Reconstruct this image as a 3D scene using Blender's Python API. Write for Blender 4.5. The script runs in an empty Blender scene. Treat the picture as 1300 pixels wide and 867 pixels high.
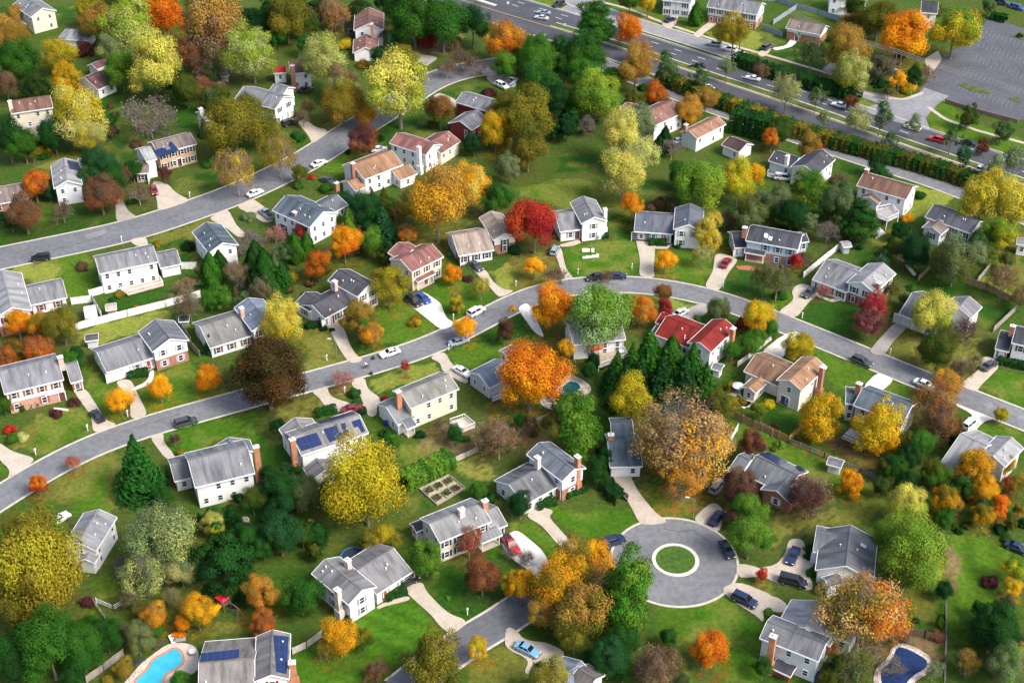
import bpy, bmesh, math, random
import numpy as np
from mathutils import Vector, Matrix
R = math.radians
rng = random.Random(7)
scene = bpy.context.scene
COL = scene.collection
# ------------------------------------------------------------------ camera geometry
FPX, PITCH, CAMH = 1800.0, R(35.0), 170.0
CX, CY = 650.0, 433.5
CP, SP = math.cos(PITCH), math.sin(PITCH)
S = 1300/330
FR = {0: (0, 0, 1)}
for r_, y_ in enumerate((0, 215, 430, 647)):
    for c_, x_ in enumerate((0, 325, 650, 970)):
        FR[1+r_*4+c_] = (x_, y_, S)
for k_, (x_, y_, s_) in enumerate([(410,160,6.827),(960,170,8.667),(240,360,5.4167),(800,380,8.667),(1120,350,7.222),(340,510,7.222),
        (470,440,6.19),(610,540,8.667),(930,430,9.63),(1055,480,5.306),(900,555,7.222),(225,767,8.667),(505,610,7.222),(655,795,10.833),
        (940,660,6.667),(950,740,6.827),(160,790,9.286),(710,390,10.833)]):
    FR[21+k_] = (x_, y_, s_)
def PX(k, x, y):
    a, b, s = FR[k]
    return (a+x/s, b+y/s)
def ray(p):
    u, v = (p[0]-CX)/FPX, -(p[1]-CY)/FPX
    return Vector((u, CP+v*SP, -SP+v*CP))
CAM = Vector((0, 0, CAMH))
def U(p, z=0.0):
    d = ray(p)
    return CAM + d*((z-CAMH)/d.z)
def G(k, x, y, z=0.0):
    return U(PX(k, x, y), z)
def proj(w):
    d = Vector(w)-CAM
    zz = d.y*CP-d.z*SP
    return (CX+FPX*d.x/zz, CY-FPX*(d.y*SP+d.z*CP)/zz)
def depth(w):
    d = Vector(w)-CAM
    return d.y*CP-d.z*SP

# ------------------------------------------------------------------ materials
MATS = {}
def nt(name):
    m = bpy.data.materials.new(name); m.use_nodes = True
    t = m.node_tree; b = t.nodes['Principled BSDF']
    return m, t, b
def N(t, typ, **kw):
    n = t.nodes.new(typ)
    for k, v in kw.items():
        if k in n.inputs: n.inputs[k].default_value = v
        else: setattr(n, k, v)
    return n
def mixc(t, fac, a, b, mode='MIX'):
    n = t.nodes.new('ShaderNodeMix'); n.data_type = 'RGBA'; n.blend_type = mode
    for i, x in ((0, fac), (6, a), (7, b)):
        if hasattr(x, 'is_linked'): t.links.new(x, n.inputs[i])
        elif i == 0: n.inputs[0].default_value = x
        else: n.inputs[i].default_value = (*x, 1) if len(x) == 3 else x
    return n.outputs[2]
def ramp(t, src, lo, hi, a=0.0, b=1.0):
    n = N(t, 'ShaderNodeMapRange'); t.links.new(src, n.inputs[0])
    n.inputs[1].default_value = lo; n.inputs[2].default_value = hi; n.inputs[3].default_value = a; n.inputs[4].default_value = b
    return n.outputs[0]
def noise(t, scale, detail=4, vec=None, rough=.55):
    n = N(t, 'ShaderNodeTexNoise', Scale=scale, Detail=detail, Roughness=rough)
    if vec is not None: t.links.new(vec, n.inputs['Vector'])
    return n.outputs['Fac']
def wpos(t):
    return N(t, 'ShaderNodeNewGeometry').outputs['Position']
def mat(name, col, rough=.7, var=.18, scale=1.2, metal=0.0, spec=.3, fine=9.0):
    key = (name, tuple(col), rough, var, scale)
    if key in MATS: return MATS[key]
    m, t, b = nt(name)
    p = wpos(t)
    n1 = ramp(t, noise(t, scale, 5, p), .3, .7); n2 = ramp(t, noise(t, fine, 3, p), .3, .7)
    c = mixc(t, n1, [x*(1-var) for x in col], [min(1, x*(1+var*.7)) for x in col])
    c = mixc(t, n2, c, mixc(t, 1.0, c, (1-var*.6,)*3, 'MULTIPLY'))
    t.links.new(c, b.inputs['Base Color'])
    b.inputs['Roughness'].default_value = rough; b.inputs['Metallic'].default_value = metal
    b.inputs['Specular IOR Level'].default_value = spec
    MATS[key] = m
    return m
def roof_mat(col):
    key = ('roof', tuple(col))
    if key in MATS: return MATS[key]
    m, t, b = nt('asphalt_shingles')
    uv = N(t, 'ShaderNodeUVMap').outputs[0]
    oi = N(t, 'ShaderNodeObjectInfo')
    add = N(t, 'ShaderNodeVectorMath', operation='ADD')
    mul = N(t, 'ShaderNodeVectorMath', operation='SCALE'); 
    comb = N(t, 'ShaderNodeCombineXYZ'); t.links.new(oi.outputs['Random'], comb.inputs[0]); t.links.new(oi.outputs['Random'], comb.inputs[1])
    t.links.new(comb.outputs[0], mul.inputs[0]); mul.inputs[3].default_value = 90
    t.links.new(uv, add.inputs[0]); t.links.new(mul.outputs[0], add.inputs[1])
    mp = N(t, 'ShaderNodeMapping'); mp.inputs['Scale'].default_value = (.75, .12, 1); t.links.new(add.outputs[0], mp.inputs[0])
    st = ramp(t, noise(t, 1.0, 5, mp.outputs[0], .65), .40, .66)
    pat = ramp(t, noise(t, .35, 3, add.outputs[0]), .35, .7)
    mp2 = N(t, 'ShaderNodeMapping'); mp2.inputs['Scale'].default_value = (3.0, 7.0, 1); t.links.new(add.outputs[0], mp2.inputs[0])
    sh = ramp(t, noise(t, 1.0, 2, mp2.outputs[0]), .3, .7)
    c = mixc(t, st, [x*1.08 for x in col], [x*.48 for x in col])
    c = mixc(t, pat, c, mixc(t, 1.0, c, (.82, .83, .86), 'MULTIPLY'))
    c = mixc(t, sh, c, mixc(t, 1.0, c, (.78, .78, .8), 'MULTIPLY'))
    t.links.new(c, b.inputs['Base Color']); b.inputs['Roughness'].default_value = .8
    b.inputs['Specular IOR Level'].default_value = .25
    bp = N(t, 'ShaderNodeBump', Strength=.4, Distance=.05); t.links.new(sh, bp.inputs['Height']); t.links.new(bp.outputs[0], b.inputs['Normal'])
    MATS[key] = m
    return m
def siding_mat(col):
    key = ('siding', tuple(col))
    if key in MATS: return MATS[key]
    m, t, b = nt('lap_siding')
    p = wpos(t)
    mp = N(t, 'ShaderNodeMapping'); mp.inputs['Scale'].default_value = (.25, .25, 9.0); t.links.new(p, mp.inputs[0])
    n1 = ramp(t, noise(t, 1.0, 3, mp.outputs[0]), .35, .7)
    n2 = ramp(t, noise(t, .5, 4, p), .45, .8)
    c = mixc(t, n1, col, [x*.92 for x in col]); c = mixc(t, n2, c, mixc(t, 1.0, c, (.9, .89, .86), 'MULTIPLY'))
    t.links.new(c, b.inputs['Base Color']); b.inputs['Roughness'].default_value = .55
    w = N(t, 'ShaderNodeTexWave', Scale=4.0); w.bands_direction = 'Z'; w.wave_profile = 'SAW'; t.links.new(p, w.inputs[0])
    bp = N(t, 'ShaderNodeBump', Strength=.5, Distance=.03); t.links.new(w.outputs['Fac'], bp.inputs['Height']); t.links.new(bp.outputs[0], b.inputs['Normal'])
    MATS[key] = m
    return m
def brick_mat(col):
    key = ('brick', tuple(col))
    if key in MATS: return MATS[key]
    m, t, b = nt('brickwork')
    tc = N(t, 'ShaderNodeTexCoord')
    br = N(t, 'ShaderNodeTexBrick', Scale=3.0); p = wpos(t)
    sx = N(t, 'ShaderNodeSeparateXYZ'); t.links.new(p, sx.inputs[0])
    ad = N(t, 'ShaderNodeMath', operation='ADD'); t.links.new(sx.outputs[0], ad.inputs[0]); t.links.new(sx.outputs[1], ad.inputs[1])
    cb = N(t, 'ShaderNodeCombineXYZ'); t.links.new(ad.outputs[0], cb.inputs[0]); t.links.new(sx.outputs[2], cb.inputs[1])
    t.links.new(cb.outputs[0], br.inputs[0])
    br.inputs[1].default_value = (*[min(1, x*1.25) for x in col], 1); br.inputs[2].default_value = (*[x*.7 for x in col], 1); br.inputs[3].default_value = (.45, .4, .35, 1)
    br.inputs['Mortar Size'].default_value = .012
    n2 = ramp(t, noise(t, .8, 4, p), .35, .7)
    c = mixc(t, n2, br.outputs[0], mixc(t, 1.0, br.outputs[0], (.75, .72, .7), 'MULTIPLY'))
    t.links.new(c, b.inputs['Base Color']); b.inputs['Roughness'].default_value = .85
    MATS[key] = m
    return m
def glossy(name, col, rough=.08, spec=.5, coat=0.0, metal=0.0):
    key = (name, tuple(col))
    if key in MATS: return MATS[key]
    m, t, b = nt(name)
    n = ramp(t, noise(t, 2.0, 3, wpos(t)), .3, .7)
    t.links.new(mixc(t, n, [x*.85 for x in col], col), b.inputs['Base Color'])
    b.inputs['Roughness'].default_value = rough; b.inputs['Specular IOR Level'].default_value = spec
    b.inputs['Coat Weight'].default_value = coat; b.inputs['Coat Roughness'].default_value = .05; b.inputs['Metallic'].default_value = metal
    MATS[key] = m
    return m
def paint_mat():
    if 'paint' in MATS: return MATS['paint']
    m, t, b = nt('car_paint')
    oi = N(t, 'ShaderNodeObjectInfo')
    n = ramp(t, noise(t, 1.5, 3, wpos(t)), .35, .75)
    c = mixc(t, n, oi.outputs['Color'], mixc(t, 1.0, oi.outputs['Color'], (.85, .84, .82), 'MULTIPLY'))
    t.links.new(c, b.inputs['Base Color']); b.inputs['Roughness'].default_value = .35; b.inputs['Coat Weight'].default_value = .6; b.inputs['Coat Roughness'].default_value = .08
    MATS['paint'] = m
    return m
def leaf_mat():
    if 'leaf' in MATS: return MATS['leaf']
    m, t, b = nt('leaves')
    oi = N(t, 'ShaderNodeObjectInfo')
    at = N(t, 'ShaderNodeAttribute', attribute_type='OBJECT', attribute_name='tint')
    rn = N(t, 'ShaderNodeAttribute', attribute_type='GEOMETRY', attribute_name='rnd')
    lo = N(t, 'ShaderNodeAttribute', attribute_type='GEOMETRY', attribute_name='lob')
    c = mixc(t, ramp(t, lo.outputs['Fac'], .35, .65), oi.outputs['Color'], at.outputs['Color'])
    hv = N(t, 'ShaderNodeHueSaturation'); t.links.new(c, hv.inputs['Color'])
    t.links.new(ramp(t, rn.outputs['Fac'], 0, 1, .68, 1.34), hv.inputs['Value'])
    t.links.new(ramp(t, rn.outputs['Fac'], 0, 1, .475, .522), hv.inputs['Hue'])
    b.inputs['Roughness'].default_value = .75; b.inputs['Specular IOR Level'].default_value = .08
    t.links.new(hv.outputs[0], b.inputs['Base Color'])
    tr = N(t, 'ShaderNodeBsdfTranslucent'); t.links.new(hv.outputs[0], tr.inputs['Color'])
    mx = N(t, 'ShaderNodeMixShader'); mx.inputs[0].default_value = .22
    t.links.new(b.outputs[0], mx.inputs[1]); t.links.new(tr.outputs[0], mx.inputs[2])
    t.links.new(mx.outputs[0], t.nodes['Material Output'].inputs['Surface'])
    MATS['leaf'] = m
    return m
BARK = lambda: mat('bark', (.17, .135, .105), .95, .35, 2.5)

# ------------------------------------------------------------------ mesh builder
class MB:
    def __init__(s): s.v = []; s.f = []; s.uv = {}
    def quad(s, a, b, c, d, uv=None):
        i = len(s.v); s.v += [Vector(a), Vector(b), Vector(c), Vector(d)]; s.f.append((i, i+1, i+2, i+3))
        if uv: s.uv[len(s.f)-1] = uv
    def ngon(s, pts):
        i = len(s.v); s.v += [Vector(p) for p in pts]; s.f.append(tuple(range(i, i+len(pts))))
    def box(s, c, ux, uy, uz):
        c, ux, uy, uz = Vector(c), Vector(ux), Vector(uy), Vector(uz)
        i = len(s.v)
        for k in (-1, 1):
            for a, b in ((-1, -1), (1, -1), (1, 1), (-1, 1)):
                s.v.append(c+ux*a+uy*b+uz*k)
        for q in ((3, 2, 1, 0), (4, 5, 6, 7), (0, 1, 5, 4), (1, 2, 6, 5), (2, 3, 7, 6), (3, 0, 4, 7)):
            s.f.append(tuple(i+x for x in q))
    def prism(s, base, top):
        n = len(base); i = len(s.v)
        s.v += [Vector(p) for p in base]+[Vector(p) for p in top]
        s.f.append(tuple(i+x for x in reversed(range(n)))); s.f.append(tuple(i+n+x for x in range(n)))
        for k in range(n):
            j = (k+1) % n; s.f.append((i+k, i+j, i+n+j, i+n+k))
    def slab(s, pts, z0, z1):
        a = sum(pts[i][0]*pts[(i+1) % len(pts)][1]-pts[(i+1) % len(pts)][0]*pts[i][1] for i in range(len(pts)))
        if a < 0: pts = pts[::-1]
        s.prism([(p[0], p[1], z0) for p in pts], [(p[0], p[1], z1) for p in pts])
    def tube(s, p, q, r0, r1, n=6):
        p, q = Vector(p), Vector(q); d = (q-p)
        if d.length < 1e-6: return
        d.normalize(); a = d.orthogonal().normalized(); b = d.cross(a)
        s.prism([p+(a*math.cos(t)+b*math.sin(t))*r0 for t in [2*math.pi*k/n for k in range(n)]],
                [q+(a*math.cos(t)+b*math.sin(t))*r1 for t in [2*math.pi*k/n for k in range(n)]])
    def mesh(s, name, m=None, off=None, smooth=False):
        me = bpy.data.meshes.new(name)
        o = Vector(off) if off is not None else Vector((0, 0, 0))
        me.from_pydata([tuple(v-o) for v in s.v], [], s.f)
        if s.uv:
            l = me.uv_layers.new(name='UVMap')
            for fi, u in s.uv.items():
                p = me.polygons[fi]
                for k, li in enumerate(p.loop_indices): l.data[li].uv = u[k % len(u)]
        if m: me.materials.append(m)
        if smooth: me.polygons.foreach_set('use_smooth', [True]*len(me.polygons))
        me.update()
        return me
    def build(s, name, m, parent=None, smooth=False, off=None):
        if off is None and parent is not None: off = origin(parent)
        return link(name, s.mesh(name, m, off, smooth), parent)
ORG = {}
def origin(o):
    while o is not None:
        if o.name in ORG: return ORG[o.name]
        o = o.parent
    return Vector((0, 0, 0))
def link(name, data, parent=None):
    o = bpy.data.objects.new(name, data); COL.objects.link(o)
    if parent is not None: o.parent = parent
    return o
def empty(name, loc, rz=0):
    o = link(name, None); o.location = loc; o.rotation_euler = (0, 0, rz); o.empty_display_size = .3
    ORG[o.name] = Vector(loc)
    return o
def tag(o, label, cat, group=None, kind=None):
    if label: o['label'] = label
    if cat: o['category'] = cat
    if group: o['group'] = group
    if kind: o['kind'] = kind
    return o
def structure(o):
    o['kind'] = 'structure'; return o
REG = []      # things that still need a label
def want(o, col, typ, cat, pos, size, group=None, anchor=None, verb=None):
    REG.append(dict(o=o, col=col, typ=typ, cat=cat, pos=Vector(pos), size=size, group=group, anchor=anchor, verb=verb))
    o['category'] = cat
    if group: o['group'] = group
ANCH = []     # (phrase, ground pos)
# ------------------------------------------------------------------ houses
WHITE=(.80,.80,.79); CREAM=(.74,.66,.5); PBLUE=(.5,.6,.68); GREYW=(.5,.52,.55); TANB=(.52,.36,.22); REDW=(.22,.018,.022); BRICK=(.36,.13,.07)
OBRICK=(.45,.17,.07); BEIGEW=(.66,.6,.5); PALE=(.66,.68,.7)
RG=(.215,.215,.22); RL=(.31,.307,.30); RDK=(.065,.068,.078); RT=(.105,.135,.155); RBR=(.19,.105,.07); RTAN=(.34,.19,.105); RBE=(.36,.285,.225)
RMV=(.26,.115,.095); RRED=(.23,.020,.014); RTP=(.215,.17,.145); RBL=(.2,.24,.29); RMB=(.25,.13,.1)
WINMESH = {}
def win_meshes(w, h):
    k = (w, h)
    if k not in WINMESH:
        f = MB()
        for s in (-1, 1):
            f.box((s*(w/2), .03, 0), (.055, 0, 0), (0, .05, 0), (0, 0, h/2+.055))
            f.box((0, .03, s*h/2), (w/2-.055, 0, 0), (0, .05, 0), (0, 0, .055))
        f.box((0, .035, 0), (w/2-.055, 0, 0), (0, .02, 0), (0, 0, .03))
        p = MB(); p.box((0, .012, 0), (w/2-.03, 0, 0), (0, .012, 0), (0, 0, h/2-.03))
        sh = MB(); sh.box((0, .03, 0), (.2, 0, 0), (0, .03, 0), (0, 0, h/2+.03))
        WINMESH[k] = (f.mesh('window_frame', mat('white_trim', (.78, .78, .77), .5, .06)), p.mesh('pane', glossy('window_glass', (.025, .03, .038), .06)), sh)
    return WINMESH[k]
class Block: pass
def mkblock(spec, ref=None):
    A, B, E, he = spec['A'], spec['B'], spec['E'], spec['he']
    pitch = spec.get('pitch', .45)
    hw = 4.0
    for _ in range(8):
        hr = he+pitch*hw
        a, b, e = U(A, hr), U(B, hr), U(E, he)
        d = (b-a); d.z = 0; d.normalize()
        if ref is not None:
            th = math.atan2(d.y, d.x)-ref; q = round(th/(math.pi/2))*math.pi/2
            if abs(th-q) < R(24): d = Vector((math.cos(ref+q), math.sin(ref+q), 0))
        n = Vector((-d.y, d.x, 0)); mid = (a+b)/2
        hw = min(7.5, max(1.2, abs((e-mid).dot(n))))
    k = Block(); k.d = d
    if (e-mid).dot(n) < 0: n = -n
    k.n = n; k.o = Vector((mid.x, mid.y, 0)); k.L = max(2.0, abs((b-a).dot(d))); k.hw = hw; k.he = he; k.hr = he+pitch*hw; k.pitch = pitch; k.spec = spec
    k.ang = math.atan2(d.y, d.x)
    k.t = .2
    return k
def W(k, u, v, z): return k.o+k.d*u+k.n*v+Vector((0, 0, z))
def loc(k, p):
    q = Vector(p)-k.o
    return q.dot(k.d), q.dot(k.n), p[2]
def inside(k, p, m=.15):
    u, v, z = loc(k, p)
    return abs(u) < k.L/2-.3-m and abs(v) < k.hw-.4-m and z < k.hr-k.pitch*abs(v)
def sides(k):   # name, centre(u,v), outward, along, half-length
    Lw, vw = k.L/2-.3, k.hw-.4
    return {'e': (0, vw, k.n, k.d, Lw), 'b': (0, -vw, -k.n, k.d, Lw), 'z': (Lw, 0, k.d, k.n, vw), 'a': (-Lw, 0, -k.d, k.n, vw)}
def facing(k, s):
    u, v, out, al, hl = sides(k)[s]
    c = W(k, u, v, 2)
    return out.dot((CAM-c).normalized()) > -.03
def under(k, v): return k.hr-k.t-.03-k.pitch*abs(v)
def slope_pt(k, p, side, off):
    # ray through pixel p meets the roof slope on side (+1 = n side)
    nn = (k.n*side*k.pitch+Vector((0, 0, 1))).normalized()
    p0 = W(k, 0, 0, k.hr)+nn*off; d = ray(p)
    return CAM+d*((p0-CAM).dot(nn)/d.dot(nn))
NH = 0
HOUSES = []
def house(anchor, label, wall, roof, blocks, extras=(), lo=None, shut=None, cat='house', name='house'):
    """blocks: dicts with crop k, A, B, E (ridge ends and one eave point), he"""
    global NH
    NH += 1; rr = random.Random(NH*13+5)
    ks = []; ref = None
    for s in blocks:
        s = dict(s); k0 = s['k']
        for q in 'ABE':
            v = s[q]; s[q] = PX(*v) if len(v) == 3 else PX(k0, *v)
        k = mkblock(s, ref)
        if ref is None: ref = k.ang
        ks.append(k)
    root = empty(name, (ks[0].o.x, ks[0].o.y, 0)); root['_blk'] = 0
    del root['_blk']
    tag(root, label, cat); ANCH.append((anchor, ks[0].o.copy(), max(ks[0].L, 2*ks[0].hw)/2)); HOUSES.append((root, ks))
    trim = mat('white_trim', (.78, .78, .77), .5, .06)
    for bi, k in enumerate(ks):
        sp = k.spec; L2, hw, he, hr, t = k.L/2, k.hw, k.he, k.hr, k.t
        rc = sp.get('roof', roof); wc = sp.get('wall', wall); l_ = sp.get('lo', lo if bi == 0 or sp.get('same') else None)
        rm = roof_mat(rc)
        m = MB(); hip = sp.get('hip')
        if not hip:
            sl = math.hypot(hw, hr-he)
            for s in (1, -1):
                q = [W(k, -L2, s*hw, he), W(k, L2, s*hw, he), W(k, L2, 0, hr), W(k, -L2, 0, hr)]
                uv = [(0, 0), (2*L2, 0), (2*L2, sl), (0, sl)]
                if s < 0: q = q[::-1]; uv = uv[::-1]
                m.quad(*q, uv=uv)
                q = [W(k, -L2, s*hw, he-t), W(k, L2, s*hw, he-t), W(k, L2, 0, hr-t), W(k, -L2, 0, hr-t)]
                m.quad(*(q if s < 0 else q[::-1]))
                m.quad(W(k, -L2, s*hw, he-t), W(k, L2, s*hw, he-t), W(k, L2, s*hw, he), W(k, -L2, s*hw, he))
                for e in (-1, 1):
                    m.quad(W(k, e*L2, s*hw, he-t), W(k, e*L2, 0, hr-t), W(k, e*L2, 0, hr), W(k, e*L2, s*hw, he))
            # ridge cap
            m.box(W(k, 0, 0, hr+.02), k.d*L2, k.n*.14, (0, 0, .03))
        else:
            X = L2+hw*.8
            c = [W(k, -X, -hw, he), W(k, X, -hw, he), W(k, X, hw, he), W(k, -X, hw, he)]
            ra, rb = W(k, -L2, 0, hr), W(k, L2, 0, hr)
            m.quad(c[0], c[1], rb, ra, uv=[(0, 0), (2*X, 0), (X+L2, hw), (X-L2, hw)]); m.quad(c[2], c[3], ra, rb, uv=[(0, 0), (2*X, 0), (X+L2, hw), (X-L2, hw)])
            for tri in ((c[1], c[2], rb), (c[3], c[0], ra)):
                i = len(m.v); m.v += list(tri); m.f.append((i, i+1, i+2)); m.uv[len(m.f)-1] = [(0, 0), (2*hw, 0), (hw, hw)]
            for i in range(4):
                a, b = c[i], c[(i+1) % 4]; dz = Vector((0, 0, t)); m.quad(a-dz, b-dz, b, a)
            m.ngon([p-Vector((0, 0, t)) for p in c[::-1]])
        ro = m.build('roof', rm, root)
        # fascia boards
        f = MB(); g = .025
        if not hip:
            for s in (1, -1):
                f.box(W(k, 0, s*(hw+.05), he-t/2-.02), k.d*(L2+.04), k.n*.045, (0, 0, t/2+.03))
                for e in (-1, 1):
                    b = [W(k, e*(L2+g), s*hw, he-t-.03), W(k, e*(L2+g), 0, hr-t-.03), W(k, e*(L2+g), 0, hr+.025), W(k, e*(L2+g), s*hw, he+.025)]
                    f.prism(b, [p+k.d*e*.06 for p in b])
        else:
            for s in (1, -1):
                f.box(W(k, 0, s*(hw+.05), he-t/2-.02), k.d*(X+.09), k.n*.045, (0, 0, t/2+.02))
                f.box(W(k, s*(X+.05), 0, he-t/2-.02), k.d*.045, k.n*hw, (0, 0, t/2+.02))
        f.build('fascia', trim, ro)
        if sp.get('open'):
            for su in (-1, 1):
                for sv in (-1, 1):
                    q = W(k, su*(L2-.35), sv*(hw-.4), 0)
                    if any(inside(o, (q.x, q.y, 1)) for o in ks if o is not k): continue
                    p = MB(); p.box(q+Vector((0, 0, (he-t)/2)), (.09, 0, 0), (0, .09, 0), (0, 0, (he-t)/2+.02)); p.build('post', trim, root)
            fl = MB(); fl.box(W(k, 0, 0, .12), k.d*(L2-.2), k.n*(hw-.3), (0, 0, .1)); fl.build('porch_floor', mat('porch_boards', (.42, .36, .28)), root)
            continue
        Lw, vw = L2-.3, hw-.4
        if hip: Lw = X-.4
        def pent(z0, ins, mt):
            b = MB(); lw, v = Lw-ins, vw-ins
            zt = under(k, vw)
            if hip:
                b.slab([W(k, -lw, -v, 0), W(k, lw, -v, 0), W(k, lw, v, 0), W(k, -lw, v, 0)], z0, he-t-.01)
            else:
                pr = lambda u: [W(k, u, -v, z0), W(k, u, v, z0), W(k, u, v, zt), W(k, u, 0, hr-t-.03), W(k, u, -v, zt)]
                b.prism(pr(-lw), pr(lw))
            return b.build('wall', mt, root)
        wm = brick_mat(wc) if sp.get('brick') else siding_mat(wc)
        if l_ and he > 3.5:
            pent(2.55, 0, wm)
            b = MB(); b.slab([W(k, -Lw+.06, -vw+.06, 0), W(k, Lw-.06, -vw+.06, 0), W(k, Lw-.06, vw-.06, 0), W(k, -Lw+.06, vw-.06, 0)], 0, 2.56)
            b.build('ground_floor_wall', brick_mat(l_), root)
        elif l_:
            pent(0, 0, brick_mat(l_))
        else:
            pent(0, 0, wm)
        for sd, fc in sp.get('face', {}).items():      # a facade clad differently from the rest
            u, v, out, al, hl = sides(k)[sd]
            b = MB(); zt = under(k, vw) if sd in 'eb' else he-.25
            b.box(W(k, u, v, zt/2)+out*.025, al*(hl-.02), out*.02, (0, 0, zt/2-.02)); b.build('brick_facade', brick_mat(fc), root)
        # windows on the walls one can see
        if sp.get('win', True):
            two = he > 3.9
            for sd in 'ebza':
                if not facing(k, sd): continue
                u, v, out, al, hl = sides(k)[sd]
                if hip and sd in 'za': continue
                long_ = sd in 'eb'
                n = max(1, int(2*hl/(2.35 if long_ else 2.7)))
                if not long_: n = min(n, 4 if sp.get('gablefront') else 2)
                zs = ([1.35, he-1.25] if two else [he-1.4])
                for zi, z in enumerate(zs):
                    for i in range(n):
                        if rr.random() < (.06 if sp.get('gablefront') or shut else .38): continue
                        a = (i+.5)/n*2*hl-hl
                        c = W(k, u, v, z)+al*a+out*(.05 if sd in sp.get('face', {}) else 0.0)
                        pt = c+out*.3
                        if any(inside(o, tuple(pt), -.5) for o in ks if o is not k): continue
                        if any((c-x).length < w_ for x, w_ in k.__dict__.setdefault('taken', [])): continue
                        w_, h_ = (.85, 1.2) if not (sp.get('shut', shut) or l_) else (.95, 1.35)
                        if l_ and zi == 0 and two: c = c-out*.06
                        fm, pm, shb = win_meshes(w_, h_)
                        rz = math.atan2(out.y, out.x)-math.pi/2
                        o = link('window', fm, root); o.location = c-ORG[root.name]; o.rotation_euler = (0, 0, rz)
                        pn = link('pane', pm, o)
                        sc_ = sp.get('shut', shut)
                        if sc_ and (long_ or sp.get('gablefront')):
                            key = ('sh', w_, h_, sc_)
                            if key not in WINMESH: WINMESH[key] = shb.mesh('shutter', mat('shutter_paint', sc_, .5))
                            for s in (-1, 1):
                                o2 = link('shutter', WINMESH[key], root)
                                o2.location = c-ORG[root.name]+Vector((al.x, al.y, 0))*s*(w_/2+.28); o2.rotation_euler = (0, 0, rz)
    main = ks[0]
    # roof vents
    for bi, k in enumerate(ks):
        if k.spec.get('open') or k.L < 6: continue
        for _ in range(rr.randint(1, 3)):
            s = 1 if facing(k, 'e') or rr.random() < .5 else -1
            v = rr.uniform(.25, .75)*k.hw; u = rr.uniform(-.38, .38)*k.L
            q = W(k, u, s*v, k.hr-k.pitch*v)
            if any(inside(o, (q.x, q.y, q.z-.3), -.3) for o in ks if o is not k): continue
            p = MB(); p.tube(q-Vector((0, 0, .1)), q+Vector((0, 0, .35)), .1, .1, 8); p.tube(q+Vector((0, 0, .35)), q+Vector((0, 0, .42)), .17, .12, 8)
            p.build('roof_vent', mat('vent_metal', (.7, .7, .7), .4), root)
    def hit_wall(p, z):
        best = None
        for k in ks:
            if k.spec.get('open'): continue
            for sd in 'ebza':
                if not facing(k, sd): continue
                u, v, out, al, hl = sides(k)[sd]
                c0 = W(k, u, v, 0); d = ray(p); den = d.dot(out)
                if abs(den) < 1e-6: continue
                h = CAM+d*((c0-CAM).dot(out)/den)
                a = (h-c0).dot(al); over = max(0, abs(a)-hl)+max(0, h.z-k.he-.5)*1.0+max(0, -h.z)*1.0+abs(h.z-z)*.3
                a = max(-hl+.6, min(hl-.6, a))
                if best is None or over < best[0]: best = (over, k, c0+al*a, out, al, hl, a)
        return best
    for ex in extras:
        kd = ex[0]
        if kd == 'chim':
            _, k0, x, y, c, ext = ex[:6]; zt = ex[6] if len(ex) > 6 else main.hr+.9
            q = U(PX(k0, x, y), zt); z0 = 0 if ext else min(zt-2.2, main.he)
            mt = brick_mat(c) if c != WHITE else siding_mat(WHITE)
            m = MB(); m.box((q.x, q.y, (z0+zt)/2), main.d*.5, main.n*.4, (0, 0, (zt-z0)/2))
            if ext: m.box((q.x, q.y, 1.2), main.d*.75, main.n*.55, (0, 0, 1.2))
            ch = m.build('chimney', mt, root)
            m = MB(); m.box((q.x, q.y, zt+.06), main.d*.6, main.n*.5, (0, 0, .07)); m.tube((q.x, q.y, zt+.1), (q.x, q.y, zt+.5), .16, .14, 8)
            m.build('chimney_cap', mat('cap_stone', (.6, .58, .55)), ch)
        elif kd in ('gar', 'door', 'bay'):
            _, k0, x, y = ex[:4]; w = ex[4] if len(ex) > 4 else (4.6 if kd == 'gar' else 1.1)
            b = hit_wall(PX(k0, x, y), 1.1)
            if not b: continue
            _, k, c, out, al, hl, a = b
            w = min(w, 2*hl-.4); a = max(-hl+w/2+.15, min(hl-w/2-.15, a)); c = c+al*(a-(c-c).dot(al)) if False else c
            h = 2.2 if kd == 'gar' else 2.1
            zb = .05 if kd == 'gar' else .2
            dark = ex[5] if len(ex) > 5 else None  # near-black on a carport: its shaded opening painted as a flat panel
            m = MB(); m.box(c+out*.03+Vector((0, 0, zb+h/2)), al*w/2, out*.03, (0, 0, h/2))
            col = dark or ((.74, .74, .72) if kd == 'gar' else (.12, .05, .04))
            dm = mat('door_or_opening_paint', col, .5, .1)
            d = m.build('garage_door_or_opening' if kd == 'gar' else 'door', dm, root)
            fr = MB()
            for s in (-1, 1): fr.box(c+al*s*(w/2+.08)+out*.04+Vector((0, 0, zb+h/2)), al*.08, out*.05, (0, 0, h/2+.1))
            fr.box(c+out*.04+Vector((0, 0, zb+h+.08)), al*(w/2), out*.05, (0, 0, .08))
            if kd == 'gar':
                for i in range(1, 4): fr.box(c+out*.062+Vector((0, 0, zb+h*i/4)), al*(w/2-.02), out*.008, (0, 0, .02))
            fr.build('door_frame', trim, d)
        elif kd == 'solar':
            _, bi, side, k0, quads = ex
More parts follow.
